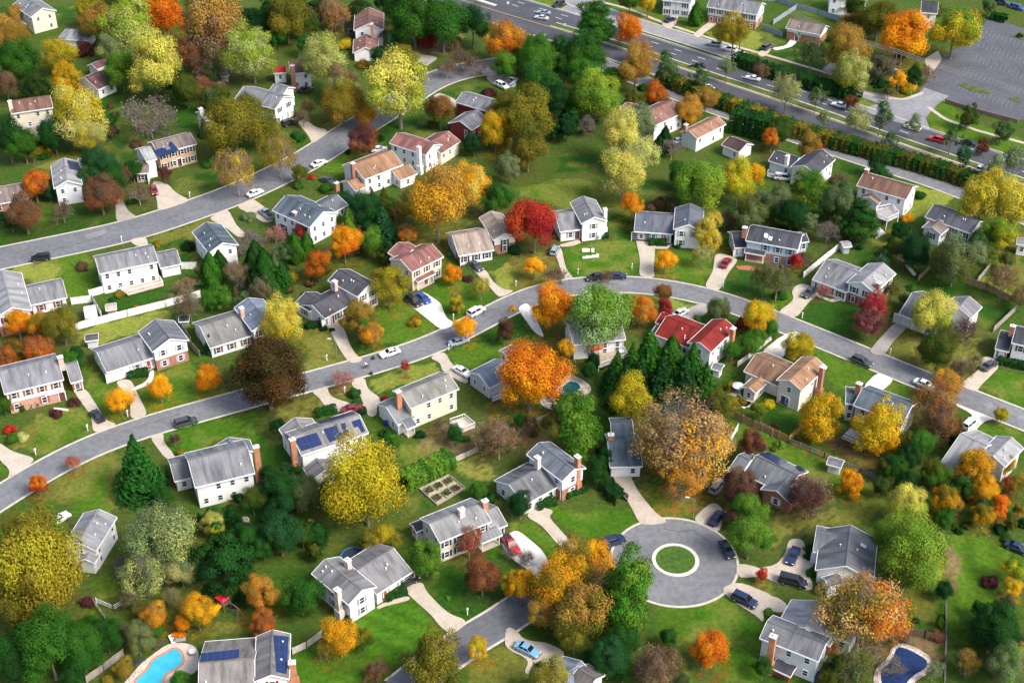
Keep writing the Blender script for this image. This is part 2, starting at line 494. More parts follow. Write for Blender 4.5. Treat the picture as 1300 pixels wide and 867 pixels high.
            for q in quads:
                pts = [slope_pt(ks[bi], PX(k0, *p), side, .14) for p in q]
                nn = (ks[bi].n*side*ks[bi].pitch+Vector((0, 0, 1))).normalized()
                m = MB(); m.prism([p-nn*.05 for p in pts], pts)
                m.uv = {}
                me = m.build('solar_panel', SOLAR(), root)
                l = me.data.uv_layers.new(name='UVMap'); 
                ln = [(pts[1]-pts[0]).length, (pts[3]-pts[0]).length]
                uvs = [(0, 0), (ln[0], 0), (ln[0], ln[1]), (0, ln[1])]
                for pl in me.data.polygons:
                    for li in pl.loop_indices: l.data[li].uv = uvs[me.data.loops[li].vertex_index % 4]
        elif kd == 'sky':
            _, bi, side, k0, pts_ = ex
            for p in pts_:
                q = slope_pt(ks[bi], PX(k0, *p), side, .06); k = ks[bi]
                dn = (k.n*side-Vector((0, 0, k.pitch))).normalized(); nn = (k.n*side*k.pitch+Vector((0, 0, 1))).normalized()
                m = MB(); m.box(q, k.d*.32, dn*.5, nn*.08); sk = m.build('skylight', trim, root)
                m = MB(); m.box(q+nn*.085, k.d*.27, dn*.44, nn*.012); m.build('pane', glossy('skylight_glass', (.55, .6, .66), .1), sk)
        elif kd == 'deck':
            _, z, k0, poly = ex[:4]
            pts = [U(PX(k0, *p), z) for p in poly]
            m = MB(); m.slab(pts, z-.25, z); dk = m.build('deck', mat('deck_boards', ex[4] if len(ex) > 4 else (.38, .3, .22), .8, .25), root)
            rl = MB(); n = len(pts)
            for i in range(n):
                a, b = Vector(pts[i]), Vector(pts[(i+1) % n])
                if any(inside(o, (*( (a+b)/2)[:2], 1), -.6) for o in ks): continue
                dd = (b-a); ln = dd.length; dd.normalize(); nn = Vector((-dd.y, dd.x, 0))
                rl.box((a+b)/2+Vector((0, 0, 1.0)), dd*ln/2, nn*.05, (0, 0, .05)); rl.box((a+b)/2+Vector((0, 0, .15)), dd*ln/2, nn*.04, (0, 0, .04))
                for j in range(max(2, int(ln/.35))): rl.box(a+dd*(j*.35)+Vector((0, 0, .57)), dd*.02, nn*.02, (0, 0, .38))
                if z > .8: rl.box(a+Vector((0, 0, -z/2-.12)), (.08, 0, 0), (0, .08, 0), (0, 0, z/2-.13))
            rl.build('railing', trim if len(ex) < 6 else mat('deck_boards', ex[5], .8, .25), dk)
    return root, ks
def SOLAR():
    if 'solar' in MATS: return MATS['solar']
    m, t, b = nt('solar_cells')
    uv = N(t, 'ShaderNodeUVMap').outputs[0]
    br = N(t, 'ShaderNodeTexBrick', Scale=1.0); t.links.new(uv, br.inputs[0]); br.offset = 0
    br.inputs[1].default_value = (.010, .022, .075, 1); br.inputs[2].default_value = (.012, .026, .085, 1); br.inputs[3].default_value = (.035, .055, .13, 1)
    br.inputs['Mortar Size'].default_value = .03; br.inputs['Brick Width'].default_value = 1.0; br.inputs['Row Height'].default_value = 1.65
    t.links.new(br.outputs[0], b.inputs['Base Color']); b.inputs['Roughness'].default_value = .15
    MATS['solar'] = m
    return m
def B(k, A, B_, E, he, **o): return dict(k=k, A=A, B=B_, E=E, he=he, **o)
RS=(.25,.05,.045); BS=(.02,.025,.035); NV=(.03,.05,.09); BN=(.16,.08,.05)
def build_houses():
    H = house
    H('cream-gabled house with a blue sunroom','tall cream-gabled house with grey roof and blue side sunroom',CREAM,RG,[B(1,(212,42),(120,-20),(150,85),5.5),B(1,(100,120),(60,70),(150,140),2.6,roof=RBL,wall=PBLUE)])
    H('cottage with the pale hipped roof','small white cottage with pale hipped roof behind pale green trees',WHITE,RL,[B(1,(352,140),(400,142),(345,200),3,hip=True)])
    H('house with maroon-brown roof','white house with maroon brown roof half under a yellow-green tree',WHITE,(.13,.06,.06),[B(1,(425,385),(520,345),(490,450),3),B(1,(455,325),(530,300),(470,355),3)])
    H('cream house with a blue deck umbrella','cream two-storey house with brown roof and back deck with blue umbrella',CREAM,RBR,[B(1,(45,507),(250,477),(80,566),5.2)],[('chim',1,48,508,(.7,.6,.45),True),('deck',1.6,1,[(140,640),(235,620),(265,650),(170,690)])])
    H('tan colonial with U-shaped solar array','tan brick colonial with taupe roof and U-shaped solar array',TANB,RTP,[B(1,(760,715),(950,665),(985,720),5.2,brick=True),B(1,(695,742),(752,735),(750,805),5,wall=WHITE,roof=RL,win=False),B(1,(680,810),(750,808),(785,865),2.8,brick=True)],
      [('solar',0,1,1,[[(765,755),(820,735),(835,750),(780,772)],[(780,772),(880,735),(893,750),(800,785)],[(835,718),(858,708),(880,735),(858,744)]]),('door',1,900,820),('gar',5,750,45)],shut=BS)
    H('narrow white gable by the blue spruce','narrow white gabled house with end chimney behind dark blue spruce',WHITE,RL,[B(1,(1000,570),(1095,545),(942,630),5.2)],[('chim',1,1003,545,(.6,.5,.42),False)])
    H('pale-roofed house with black panels','white gabled house with pale roof and black solar panels',PALE,RL,[B(1,(335,905),(318,790),(262,885),5)],[('chim',1,400,800,WHITE,False),('solar',0,-1,1,[[(335,800),(400,815),(415,850),(350,845)]])])
    H('house with stacked brown gables','white house with two stacked gables and rusty brown roofs',WHITE,RMB,[B(2,(562,120),(565,38),(490,145),5.2),B(2,(545,237),(550,172),(485,258),2.8)],[('chim',2,578,122,BRICK,True)])
    H('house with bright red porch roof','white house with bright red porch roof and brick chimney',WHITE,RBR,[B(2,(165,310),(270,303),(270,362),5),B(2,(85,345),(150,338),(82,368),3.2,roof=(.456,.015,.023))],[('chim',2,182,330,BRICK,True)])
    H('white house with paired garage doors','white two-storey house with grey roofs and paired garage doors',WHITE,RG,[B(2,(-60,430),(140,482),(68,540),5.2,gablefront=True),B(2,(85,425),(165,437),(150,487),5)],[('gar',2,118,598,2.6),('gar',2,165,560,2.6)],shut=BS)
    H('tan-roofed house with brick end chimney','long white house with tan roof and brick chimney on its end wall',WHITE,RTAN,[B(21,(258,333),(590,208),(415,443),4.6),B(21,(215,484),(312,446),(290,560),2.6,win=False),B(21,(600,390),(750,335),(600,500),2.6)],[('chim',21,258,325,BRICK,True),('chim',21,118,495,BRICK,False,3.8)])
    H('cream house with mauve roofs','cream house with mauve roofs and white chimney beside golden trees',CREAM,RMV,[B(21,(645,60),(960,162),(568,148),5,gablefront=True,wall=WHITE),B(21,(905,147),(1090,45),(1200,128),3.6)],[('chim',21,830,185,WHITE,True)])
    H('barn-red house','barn-red house with grey roofs under golden trees',REDW,RG,[B(2,(1035,460),(1225,515),(1000,512),5.2),B(2,(1012,603),(1112,552),(1075,655),4.2)],shut=None)
    H('white house with russet hipped wing','white house with russet brown roofs and hipped wing',WHITE,RMB,[B(3,(655,568),(802,503),(740,617),4.6),B(3,(565,515),(665,545),(530,560),3)])
    H('brown-roofed house by the service road','white house with light brown roof and orange end chimney beside service road',WHITE,(.32,.17,.105),[B(3,(885,655),(1030,583),(935,690),4),B(3,(1075,690),(1185,715),(1120,755),2.8,roof=(.091,.053,.046))],[('chim',3,870,625,OBRICK,False)])
    H('pale blue split-level by the highway','pale blue split-level with brick base and grey roof near highway',PBLUE,RG,[B(3,(1000,-8),(1250,32),(975,35),5.2)],[('door',3,1105,95)],lo=BRICK,shut=RS)
    H('half-hidden house above the frontage lawn','pale house with grey roof cut off behind trees above frontage lawn',PALE,RG,[B(3,(770,-40),(910,-25),(760,2),5)],shut=NV)
    H('brown-roofed rancher with winding path','white brick-based rancher with mauve brown roof and winding path',WHITE,RTP,[B(4,(135,85),(310,120),(90,137),3.7)],[('door',4,165,175)],lo=BRICK)
    H('house with white two-level balcony','white house with two-level balcony railing behind frontage lawns',WHITE,RG,[B(4,(330,-62),(520,-50),(320,-12),5.6)],[('deck',2.8,4,[(375,5),(500,-5),(470,35),(385,40)])])
    H('white gable beside the golden parking-lot tree','small white gabled house with dark roof between golden and orange trees',WHITE,RDK,[B(4,(785,28),(868,35),(775,62),5)])
    H('charcoal house beside the service road','white house with charcoal roofs beside the grey service road',WHITE,RDK,[B(22,(530,345),(735,174),(650,470),4.8,gablefront=True,roof=(.068,.068,.076)),B(22,(200,200),(475,268),(365,368),3.4)],[('chim',22,345,245,WHITE,False),('deck',.5,22,[(130,430),(260,420),(340,470),(250,500),(120,470)],(.3,.28,.26))])
    H('white house inside the vinyl fence','large white two-storey house inside white vinyl fence',WHITE,RG,[B(5,(475,443),(765,383),(525,517),5.5),B(5,(780,425),(885,408),(918,470),2.8)],[('deck',.6,5,[(600,600),(800,550),(818,580),(640,628)],(.5,.36,.26))])
    H('grey house beside the white canopy','grey-roofed house with brick-fronted gable beside white canopy',WHITE,RL,[B(5,(58,690),(10,503),(130,600),5.2,gablefront=True,face={}),B(5,(130,592),(312,556),(335,640),2.8,roof=RG)],lo=BRICK,shut=RS)
    H('teal-roofed house above the arborvitae','white house with dark teal roof above a row of evergreens',WHITE,RT,[B(5,(1113,367),(1030,264),(1040,415),5.2)])
    H('grey house behind the dark maple','long grey-roofed split-level behind big dark maple',WHITE,RBL,[B(23,(530,255),(405,97),(430,322),5,gablefront=True),B(23,(68,283),(370,207),(215,422),2.8,roof=(.205,.201,.182)),B(23,(160,262),(200,250),(210,318),2.8)],[('chim',23,360,168,(.6,.4,.36),False)],lo=BRICK,shut=BN)
    H('white split-level with long carport wing','long split-level with weathered grey roof, white gable and brick base',WHITE,RG,[B(9,(848,0),(775,-97),(768,72),5.2,gablefront=True,roof=(.167,.175,.190)),B(9,(478,55),(735,-3),(545,165),2.9)],[('gar',9,590,185,4.6),('door',9,740,130,1.0,(.3,.04,.03))],lo=BRICK,shut=(.4,.42,.45))
    H('slate-roofed white house with brick chimney','white house with dark slate roofs and brick chimney on front',WHITE,RT,[B(6,(148,130),(335,213),(205,262),5.2,gablefront=True),B(6,(295,168),(425,135),(345,240),4.6,roof=(.129,.137,.144))],[('chim',6,192,215,BRICK,True,6.5),('bay',6,140,290,2.5,(.05,.05,.06))])
    H('charcoal-roofed split-level with courtyard','white split-level with weathered charcoal roofs round a courtyard',WHITE,(.085,.082,.09),[B(6,(412,500),(560,580),(345,548),5,gablefront=True),B(23,(850,150),(1040,40),(915,250),2.8),B(23,(805,56),(895,120),(657,92),2.8)],[('chim',6,393,560,(.6,.45,.4),False),('door',23,985,245,1.0,(.3,.03,.03)),('gar',23,945,275,2.6)],shut=BN)
    H('mauve-roofed colonial with brown shutters','cream colonial with mauve roof, brown shutters and pent roof',CREAM,RMV,[B(6,(722,450),(880,373),(770,520),5.3),B(6,(700,370),(790,398),(650,412),5),B(6,(785,540),(885,500),(775,580),2.5,open=True,pitch=.5)],[('door',6,850,570)],lo=(.55,.42,.33),shut=BN)
    H('beige-roofed house with carport','beige-roofed white house with columned carport',WHITE,RBE,[B(6,(1246,320),(1175,208),(1200,377),4.2,gablefront=True),B(6,(985,335),(1150,292),(1050,427),2.8)],[('gar',6,1010,410,3.6,(.05,.05,.05))],lo=BRICK,shut=BS)  # near-black garage panel paints the shade inside the carport
    H('white house behind the lawn letters','white grey-roofed split-level with white lawn letters in front',WHITE,RG,[B(7,(412,238),(355,134),(345,269),5,gablefront=True),B(7,(215,218),(325,208),(345,300),2.9)],[('chim',7,466,200,WHITE,True,7),('door',7,325,330)],shut=(.3,.33,.36))
    H('slate-roofed house with open carport','white house with slate roofs and open carport by yellow tree',WHITE,(.13,.145,.17),[B(7,(883,276),(890,170),(808,297),5,gablefront=True),B(7,(620,217),(812,228),(680,315),2.8)],[('gar',7,648,325,4.4,(.05,.05,.05)),('door',7,758,340,1.0,(.3,.06,.04))],lo=None,shut=(.32,.35,.38))  # carport opening is a dark panel, its inner shade put into the colour
    H('brick colonial with three skylights','brick colonial with slate roof, three skylights and pale blue upper storey',PBLUE,RDK,[B(7,(1190,285),(1450,331),(1150,352),5.2),B(7,(1100,323),(1160,320),(1065,395),2.7),B(7,(1170,388),(1270,410),(1150,412),2.5,open=True),B(8,(170,325),(205,320),(228,360),3,wall=PBLUE)],[('chim',7,1165,292,BRICK,False),('sky',0,1,7,[(1268,330),(1290,345)]),('sky',0,1,8,[(12,335),(33,347)]),('gar',7,1095,415,3.5)],lo=BRICK,shut=(.15,.25,.4))
    H('red-roofed house','white house with bright red roofs and tall end chimney',WHITE,RRED,[B(24,(765,472),(1040,214),(895,575),5.2),B(24,(400,185),(800,335),(395,435),2.9),B(24,(360,152),(425,178),(300,262),2.8),B(24,(300,290),(360,315),(260,385),2.5,roof=RDK)],[('chim',24,1133,322,OBRICK,True)])
    H('tall brown-roofed house with lattice deck','tall white house with brown roof and raised back deck',WHITE,RBR,[B(8,(500,18),(745,87),(460,80),5.6),B(8,(520,135),(560,112),(585,160),3.2,roof=(.251,.144,.084))],[('chim',8,515,2,OBRICK,False),('deck',2.4,8,[(560,205),(640,190),(672,235),(615,262),(560,240)],(.35,.32,.3))])
    H('dark-roofed house behind the yellow giant','white house with dark roof and front gable behind giant yellow tree',WHITE,(.095,.1,.115),[B(8,(850,177),(1080,260),(800,236),4.2),B(8,(848,290),(880,250),(905,310),3.6,gablefront=True,roof=RTP)],[('door',8,928,325,1.6,(.45,.03,.2))],lo=None,shut=BS)
    H('grey-roofed split-level with red chimney','grey-roofed white split-level with red brick side chimney',WHITE,RG,[B(8,(487,563),(595,467),(560,612),5,gablefront=True,roof=RL),B(8,(300,459),(490,506),(245,552),2.8)],[('chim',8,575,568,BRICK,True,6.5),('gar',8,250,575,2.0)],lo=BRICK,shut=BS)
    H('grey house hidden by the lime tree','grey-roofed low house half hidden behind lime-green tree',WHITE,(.235,.225,.235),[B(25,(700,292),(800,190),(820,385),4.2),B(25,(255,173),(640,250),(140,345),2.8,roof=(.144,.152,.175))],[('gar',25,195,385,4.0,(.5,.5,.48))])
    H('dark-roofed house with red shutters','white house with dark roof and red shutters beside trimmed hedge',WHITE,RDK,[B(25,(1225,480),(1400,520),(1150,605),5),B(25,(1078,523),(1200,550),(1000,660),2.7)],[('chim',25,1200,462,BRICK,False),('gar',25,1075,715,3.4)],shut=RS)
    H('white cottage at the right-hand fence','small white cottage mostly hidden behind yellow tree near fence',WHITE,RG,[B(8,(1268,345),(1330,355),(1255,372),3)],name='house')
    H('white colonial with brick-red shutters','white colonial with streaked grey roof, brick-red shutters and brick base',WHITE,RG,[B(9,(-8,162),(285,92),(65,265),5.3),B(9,(325,123),(388,122),(430,202),2.7),B(9,(220,262),(310,230),(190,285),2.6,open=True,pitch=.3)],[('chim',9,300,92,(.6,.42,.35),False),('gar',9,395,240,3.0,(.04,.04,.04)),('door',9,330,270)],lo=(.5,.26,.18),shut=(.36,.1,.07))
    H('grey-roofed house beside the great spruce','white grey-roofed house with hipped back wing beside great spruce',WHITE,RG,[B(9,(940,607),(1235,537),(1000,737),5.3),B(9,(1170,548),(1135,494),(1045,553),3.8,roof=(.152,.160,.182)),B(9,(850,622),(940,602),(955,693),2.8)],[('chim',9,1280,540,OBRICK,True),('deck',.6,9,[(1120,780),(1270,745),(1290,770),(1140,805)])])
    H('white house with blue solar arrays','white two-storey house with blue solar arrays covering its roof',WHITE,(.255,.247,.232),[B(26,(228,318),(838,116),(290,497),5.3),B(26,(322,247),(245,145),(95,242),4.2),B(26,(520,625),(442,515),(390,705),2.7,win=False)],
      [('chim',26,225,345,OBRICK,True,8.3),('solar',0,1,26,[[(245,342),(448,280),(500,390),(310,450)],[(512,248),(628,215),(655,285),(540,315)],[(540,318),(735,258),(762,305),(570,368)],[(670,200),(708,192),(730,257),(690,266)],[(768,180),(845,155),(868,210),(795,235)],[(830,224),(868,212),(895,268),(862,282)]]),('solar',0,-1,26,[[(445,178),(775,88),(800,106),(490,195)]])])
    H('beige house with timber porch','beige two-storey house with weathered roof, brick chimney and timber porch',(.7,.66,.52),(.24,.232,.2),[B(27,(245,367),(620,214),(335,480),5.3),B(27,(120,468),(270,425),(200,620),2.8,wall=WHITE,roof=(.205,.213,.213)),B(27,(265,600),(320,550),(390,605),2.5,open=True,roof=(.167,.175,.190))],[('chim',27,220,355,OBRICK,True,8),('deck',.4,27,[(625,600),(740,560),(825,630),(720,670)],(.6,.48,.36))])
    H('blue-grey house behind the orange maple','blue-grey house with slate roof behind fiery orange maple',GREYW,RBL,[B(27,(850,215),(1070,105),(945,320),3.0,gablefront=True),B(27,(1040,35),(1150,-15),(1060,72),4.6)],[('deck',.5,27,[(935,330),(1010,300),(1040,400),(960,430)],(.25,.25,.27))])
    H('slate-roofed house with brick-based gable','white split-level with blue slate roof and brick-based gable',WHITE,(.15,.17,.19),[B(28,(1030,480),(640,188),(885,605),5.2,gablefront=True),B(28,(300,637),(700,457),(565,830),2.7,roof=(.171,.175,.179))],[('chim',28,1070,345,OBRICK,True,8.2),('chim',28,628,352,(.65,.5,.48),False,7.6),('door',28,855,740,1.1,(.3,.1,.05))],lo=BRICK,shut=(.55,.55,.55))
    H('dark-roofed house beneath the great oak','dark-roofed house with brick chimney band beneath great rusty oak',WHITE,RT,[B(11,(480,512),(640,508),(515,640),2.8),B(11,(495,425),(600,405),(480,490),3.6)],[('chim',11,495,480,OBRICK,False,6)])
    H('tan-roofed house with sunroom','cream house with tan roofs, glazed sunroom and brick chimney',(.74,.7,.6),RTAN,[B(29,(700,505),(1010,220),(850,630),5.5,gablefront=True),B(29,(285,182),(715,362),(135,395),3.0,roof=(.251,.144,.084)),B(29,(200,592),(372,442),(290,660),2.5,gablefront=True)],[('chim',29,1102,345,BRICK,True),('door',29,640,720,1.6,(.05,.06,.08))],shut=None)
    H('slate-roofed house with round deck','pale house with dark slate roof and railed deck behind pear trees',PALE,RT,[B(30,(215,66),(545,186),(125,172),5.2),B(30,(105,80),(172,87),(65,165),4.4)],[('chim',30,190,38,BRICK,False),('deck',2.2,30,[(68,395),(130,335),(235,380),(228,440),(205,458)],(.5,.46,.4),(.06,.05,.05))])
    H('pale grey house with red brick end','low pale grey house with red brick end behind golden trees',WHITE,RL,[B(30,(1090,520),(1215,395),(1300,468),4.6),B(30,(858,388),(1070,437),(735,575),2.8)],lo=None)
    H('brick house with rear solar strip','brick house with dark streaked roof, rear solar strip and white shutters',BRICK,(.16,.175,.18),[B(31,(430,167),(820,347),(290,327),2.9,brick=True),B(31,(610,482),(735,382),(480,470),2.8,brick=True,gablefront=True),B(31,(265,165),(390,203),(150,292),2.8,brick=True)],[('solar',0,-1,31,[[(465,150),(545,130),(720,225),(650,252)],[(790,265),(828,258),(885,300),(845,310)]])],shut=(.75,.75,.74))
    H('grey-roofed house beside the olive maple','grey-roofed white house with stain-streaked roof beside olive maple',WHITE,(.27,.265,.27),[B(13,(390,163),(495,-3),(490,190),4.6),B(13,(425,245),(450,205),(470,270),2.8,win=False)])
    H('grey house beside the blue pool','grey-brown roofed house with pool heating panels beside blue pool',WHITE,(.23,.212,.19),[B(32,(240,640),(850,592),(240,345),2.9),B(32,(1065,770),(1015,282),(1245,320),5,gablefront=True,roof=(.190,.179,.171))],[('chim',32,1262,640,OBRICK,True,6),('solar',0,-1,32,[[(258,535),(680,488),(680,580),(258,630)]]),('solar',1,1,32,[[(1062,338),(1225,352),(1205,760),(1095,735)]])],lo=BRICK,shut=RS)
    H('grey-roofed house with striped front lawn','grey-roofed split-level with mown striped front lawn',WHITE,(.215,.21,.205),[B(14,(530,400),(345,247),(460,472),4.8,gablefront=True),B(14,(495,290),(700,200),(610,418),2.9)],[('chim',14,407,400,(.66,.55,.48),True,6.8),('chim',14,458,252,(.7,.5,.45),False,6.8),('gar',14,770,360,3.0,(.04,.04,.05)),('door',14,640,420,1.1,(.3,.12,.06))],shut=(.3,.33,.36))
    H('orange brick house with paved court','orange brick-fronted house with cream gable and pale grey roof',(.68,.62,.48),(.255,.25,.243),[B(33,(290,392),(760,202),(400,560),5.1),B(33,(780,300),(910,240),(1035,390),2.8),B(33,(725,500),(905,415),(790,565),2.5,open=True,pitch=.3),B(33,(165,400),(200,385),(65,440),2.6,open=True,roof=RDK)],[('chim',33,798,185,OBRICK,False),('chim',33,583,262,(.65,.55,.55),False,7.8)],shut=NV)
    H('half-hidden house by the blue sedan','dark-roofed house half hidden by pale tree beside blue sedan',WHITE,RBL,[B(34,(560,760),(895,470),(345,675),2.9),B(34,(1080,735),(875,550),(1200,650),3.6,roof=(.152,.137,.122))])
    H('grey-roofed house with parking court','slate-roofed house with dormer gables beside paved parking court',WHITE,(.16,.17,.18),[B(35,(895,385),(935,42),(1135,425),3.2,roof=(.152,.156,.163)),B(35,(640,108),(855,130),(615,265),3.0),B(35,(720,505),(850,470),(640,518),2.8,win=False)],[('sky',0,1,35,[(1040,215)]),('gar',35,650,300,2.0)])
    H('white house with tall brick chimney','white two-storey house with grey roof and tall brick chimney',PALE,(.165,.165,.17),[B(36,(165,327),(670,525),(85,470),5.3),B(36,(480,377),(620,155),(290,290),4.0,roof=RL),B(36,(650,300),(950,388),(780,480),3.6,roof=RL)],[('chim',36,217,462,OBRICK,True,8)])
    H('house with the red patio umbrella','white house with grey roof hidden behind sage-green tree',WHITE,RL,[B(0,(722,412),(788,405),(801,430),4.0)],[('deck',1.0,38,[(470,640),(880,590),(940,690),(540,830)],(.45,.38,.28))])
    H('brown-roofed house behind rust trees','white house with mauve brown roof behind two rust-coloured trees',WHITE,RTP,[B(5,(-60,98),(122,66),(150,145),3.2)],lo=BRICK)
    # sheds
    def shed(lbl, wall, roof, k, A, B_, E, he=2.1):
        r, ks = house(lbl, lbl, wall, roof, [B(k, A, B_, E, he, win=False, pitch=.35)], [], cat='shed', name='shed'); ANCH.pop()
        k = ks[0]; f = 'e' if facing(k, 'e') else 'b'
        u, v, out, al, hl = sides(k)[f]
        m = MB(); m.box(W(k, u, v, .95)+out*.03, al*.6, out*.03, (0, 0, .9)); m.build('door', mat('door_or_opening_paint', tuple(x*.8 for x in wall), .5, .1), r)
        HOUSES.pop()
    shed('white shed with grey roof beside orange bush', WHITE, RG, 12, (322,598), (395,618), (318,615))
    shed('tan shed inside the white vinyl fence', (.5,.34,.25), (.5,.4,.33), 5, (527,682), (580,675), (527,695))
    shed('white canopy shed by the fence corner', WHITE, (.75,.75,.76), 5, (420,700), (478,690), (415,745))
    shed('small shed with dark roof beside long carport wing', WHITE, (.13,.11,.12), 9, (425,-12), (490,-20), (420,8))
    shed('small cream shed behind bare brown trees', CREAM, RL, 1, (1100,370), (1138,362), (1098,388))
    shed('little red shed with dark roof under the brick chimney', (.28,.045,.03), RDK, 36, (235,668), (400,745), (210,738), 1.8)
    shed('small grey shed at the end of the pale fence', GREYW, (.4,.38,.36), 8, (395,368), (425,365), (392,380))
    shed('grey shed behind grey house and dark maple', (.3,.33,.36), RDK, 5, (895,738), (945,735), (893,755))
    shed('white shed behind the red-roofed house', WHITE, RG, 24, (925,712), (1010,735), (945,770))
# ------------------------------------------------------------------ vegetation meshes
def np_mesh(name, V, rnd, lob, m):
    n = len(V); me = bpy.data.meshes.new(name)
    me.vertices.add(n*4); me.vertices.foreach_set('co', V.astype(np.float32).ravel())
    me.loops.add(n*4); me.loops.foreach_set('vertex_index', np.arange(n*4, dtype=np.int32))
    me.polygons.add(n); me.polygons.foreach_set('loop_start', np.arange(0, n*4, 4, dtype=np.int32))
    for nm, a in (('rnd', rnd), ('lob', lob)):
        at = me.attributes.new(nm, 'FLOAT', 'FACE'); at.data.foreach_set('value', a.astype(np.float32))
    me.materials.append(m); me.update(calc_edges=True); me.validate()
    return me
def unit(a): return a/np.maximum(1e-9, np.linalg.norm(a, axis=1))[:, None]
def cards(P, Nn, size, g, asp=1.0, along=None):
    n = len(P); r = unit(g.normal(size=(n, 3)))
    if along is not None: r = along
    t = unit(np.cross(Nn, r)); b = np.cross(Nn, t)
    s = size*g.uniform(.65, 1.35, n)[:, None]
    a_ = t*s/asp; b_ = b*s*asp
    return np.stack([P-a_, P-b_*.8, P+a_, P+b_*.8], 1)
def sph(n, g): return unit(g.normal(size=(n, 3)))
def crown(seed, nl, per, leaf, vr, spread=.62, lr=(.24, .4), flat=1.0, asp=1.0, zmin=-.55, top=0.0):
    g = np.random.default_rng(seed); Vs, Rn, Lb = [], [], []
    gold = math.pi*(3-5**.5)
    offs = g.uniform(-.2, .2, 3); holes = sph(3, g); amp = g.uniform(-.16, .16, 4); ph = g.uniform(0, 6.28, 4)
    for i in range(nl):
        z = 1-(i+.5)/nl*(1-zmin); a = i*gold+g.uniform(-.5, .5)
        d = np.array([math.cos(a)*math.sqrt(max(0, 1-z*z)), math.sin(a)*math.sqrt(max(0, 1-z*z)), z])
        k = spread*g.uniform(.62, 1.22)
        if (holes@d).max() > .82 and g.random() < .6: continue
        k *= 1+amp[0]*math.sin(a*2+ph[0])+amp[1]*math.sin(a*3+ph[1])+amp[2]*math.sin(z*4+ph[2])
        if g.random() < .2: k *= .55
        taper = 1-top*max(0, z)
        c = d*k*np.array([taper, taper, vr])+offs*np.array([1, 1, .4])*(1-abs(z))
        r = g.uniform(*lr)*(1-.3*top*max(0, z))
        n = int(per*(r/((lr[0]+lr[1])/2))**2)
        q = sph(int(n*1.5), g); w = q@d; q = q[(w > -.45)][:n]
        rad = r*np.where(g.random(len(q)) < .12, g.uniform(1.05, 1.35, len(q)), g.uniform(.6, 1.06, len(q)))[:, None]
        P = c+q*rad*np.array([1, 1, flat])
        Nn = unit(q*1.0+d*.3+sph(len(q), g)*.5+np.array([0, 0, .25]))
        Vs.append(cards(P, Nn, leaf, g, asp))
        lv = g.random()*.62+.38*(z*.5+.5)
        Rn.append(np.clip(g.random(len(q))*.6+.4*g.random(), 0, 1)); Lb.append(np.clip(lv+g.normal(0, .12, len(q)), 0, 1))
    V = np.concatenate(Vs); q = np.percentile(np.linalg.norm(V[:, :, :2].mean(1), axis=1), 97); V = V/q
    return np_mesh('crown_leaves', V, np.concatenate(Rn), np.concatenate(Lb), leaf_mat())
def conifer(seed, blue=False, whorls=22, drop=.35, asp=1.9):
    g = np.random.default_rng(seed); Vs, Rn, Lb = [], [], []
    for i in range(whorls):
        f = i/(whorls-1); z = .05+.93*f; Rr = (1-f)**.85*g.uniform(.88, 1.06)+.02
        nb = int(7+13*(1-f))
        for b in range(nb):
            a = 2*math.pi*(b+g.random())/nb+i*.7; L = Rr*g.uniform(.75, 1.12); n = max(5, int(30*L))
            s = g.uniform(.12, 1.0, n); d = np.array([math.cos(a), math.sin(a), 0.0]); sd = np.array([-d[1], d[0], 0.0])
            wdt = .16*L*(1-s*.7)+.015
            P = d*(s*L)[:, None]+sd*(g.uniform(-1, 1, n)*wdt)[:, None]
            P[:, 2] = z-drop*.16*s*s*(.4+L)+g.normal(0, .008, n)
            Nn = unit(np.array([d[0]*.35, d[1]*.35, .8])+sph(n, g)*.45)
            Vs.append(cards(P, Nn, .048, g, asp, along=np.repeat(sd[None], n, 0)+sph(n, g)*.3))
            Rn.append(np.clip(.15+.6*s+g.normal(0, .15, n), 0, 1)); Lb.append(np.clip(.35+.4*g.random()+g.normal(0, .1, n), 0, 1))
    V = np.concatenate(Vs)
    return np_mesh('conifer_crown', V, np.concatenate(Rn), np.concatenate(Lb), leaf_mat())
def arb(seed):
    g = np.random.default_rng(seed); n = 3800
    z = g.uniform(0, 1, n)**.9; a = g.uniform(0, 2*math.pi, n)
    prof = np.where(z < .25, .75+z, 1.0*(1-(z-.25)/.75)**.7)
    rib = 1+.16*np.sin(a*5+z*9+seed)+g.normal(0, .07, n)
    rr = prof*rib*g.uniform(.7, 1, n)**.4
    P = np.stack([np.cos(a)*rr, np.sin(a)*rr, z], 1)
    Nn = unit(np.stack([np.cos(a), np.sin(a), np.full(n, .35)], 1)+sph(n, g)*.6)
    V = cards(P, Nn, .06, g, 1.7, along=np.repeat(np.array([[.3, .3, .0]]), n, 0)+sph(n, g)*.3)
    return np_mesh('evergreen_crown', V, g.random(n), np.clip(.5+.25*np.sin(a*3+z*5)+g.normal(0, .1, n), 0, 1), leaf_mat())
def tubes_mesh(name, segs, m, n=4):
    Vv, F = [], []
    for p, q, r0, r1 in segs:
        p, q = np.array(p), np.array(q); d = q-p; l = np.linalg.norm(d)
        if l < 1e-6: continue
        d /= l; a = np.cross(d, [0.31, .77, .11]); a /= np.linalg.norm(a); b = np.cross(d, a); i = len(Vv)
        for c, r in ((p, r0), (q, r1)):
            for k in range(n):
                t = 2*math.pi*k/n; Vv.append(c+(a*math.cos(t)+b*math.sin(t))*r)
        for k in range(n):
            j = (k+1) % n; F.append((i+k, i+j, i+n+j, i+n+k))
    me = bpy.data.meshes.new(name); me.from_pydata([tuple(v) for v in Vv], [], F); me.materials.append(m); me.update()
    return me
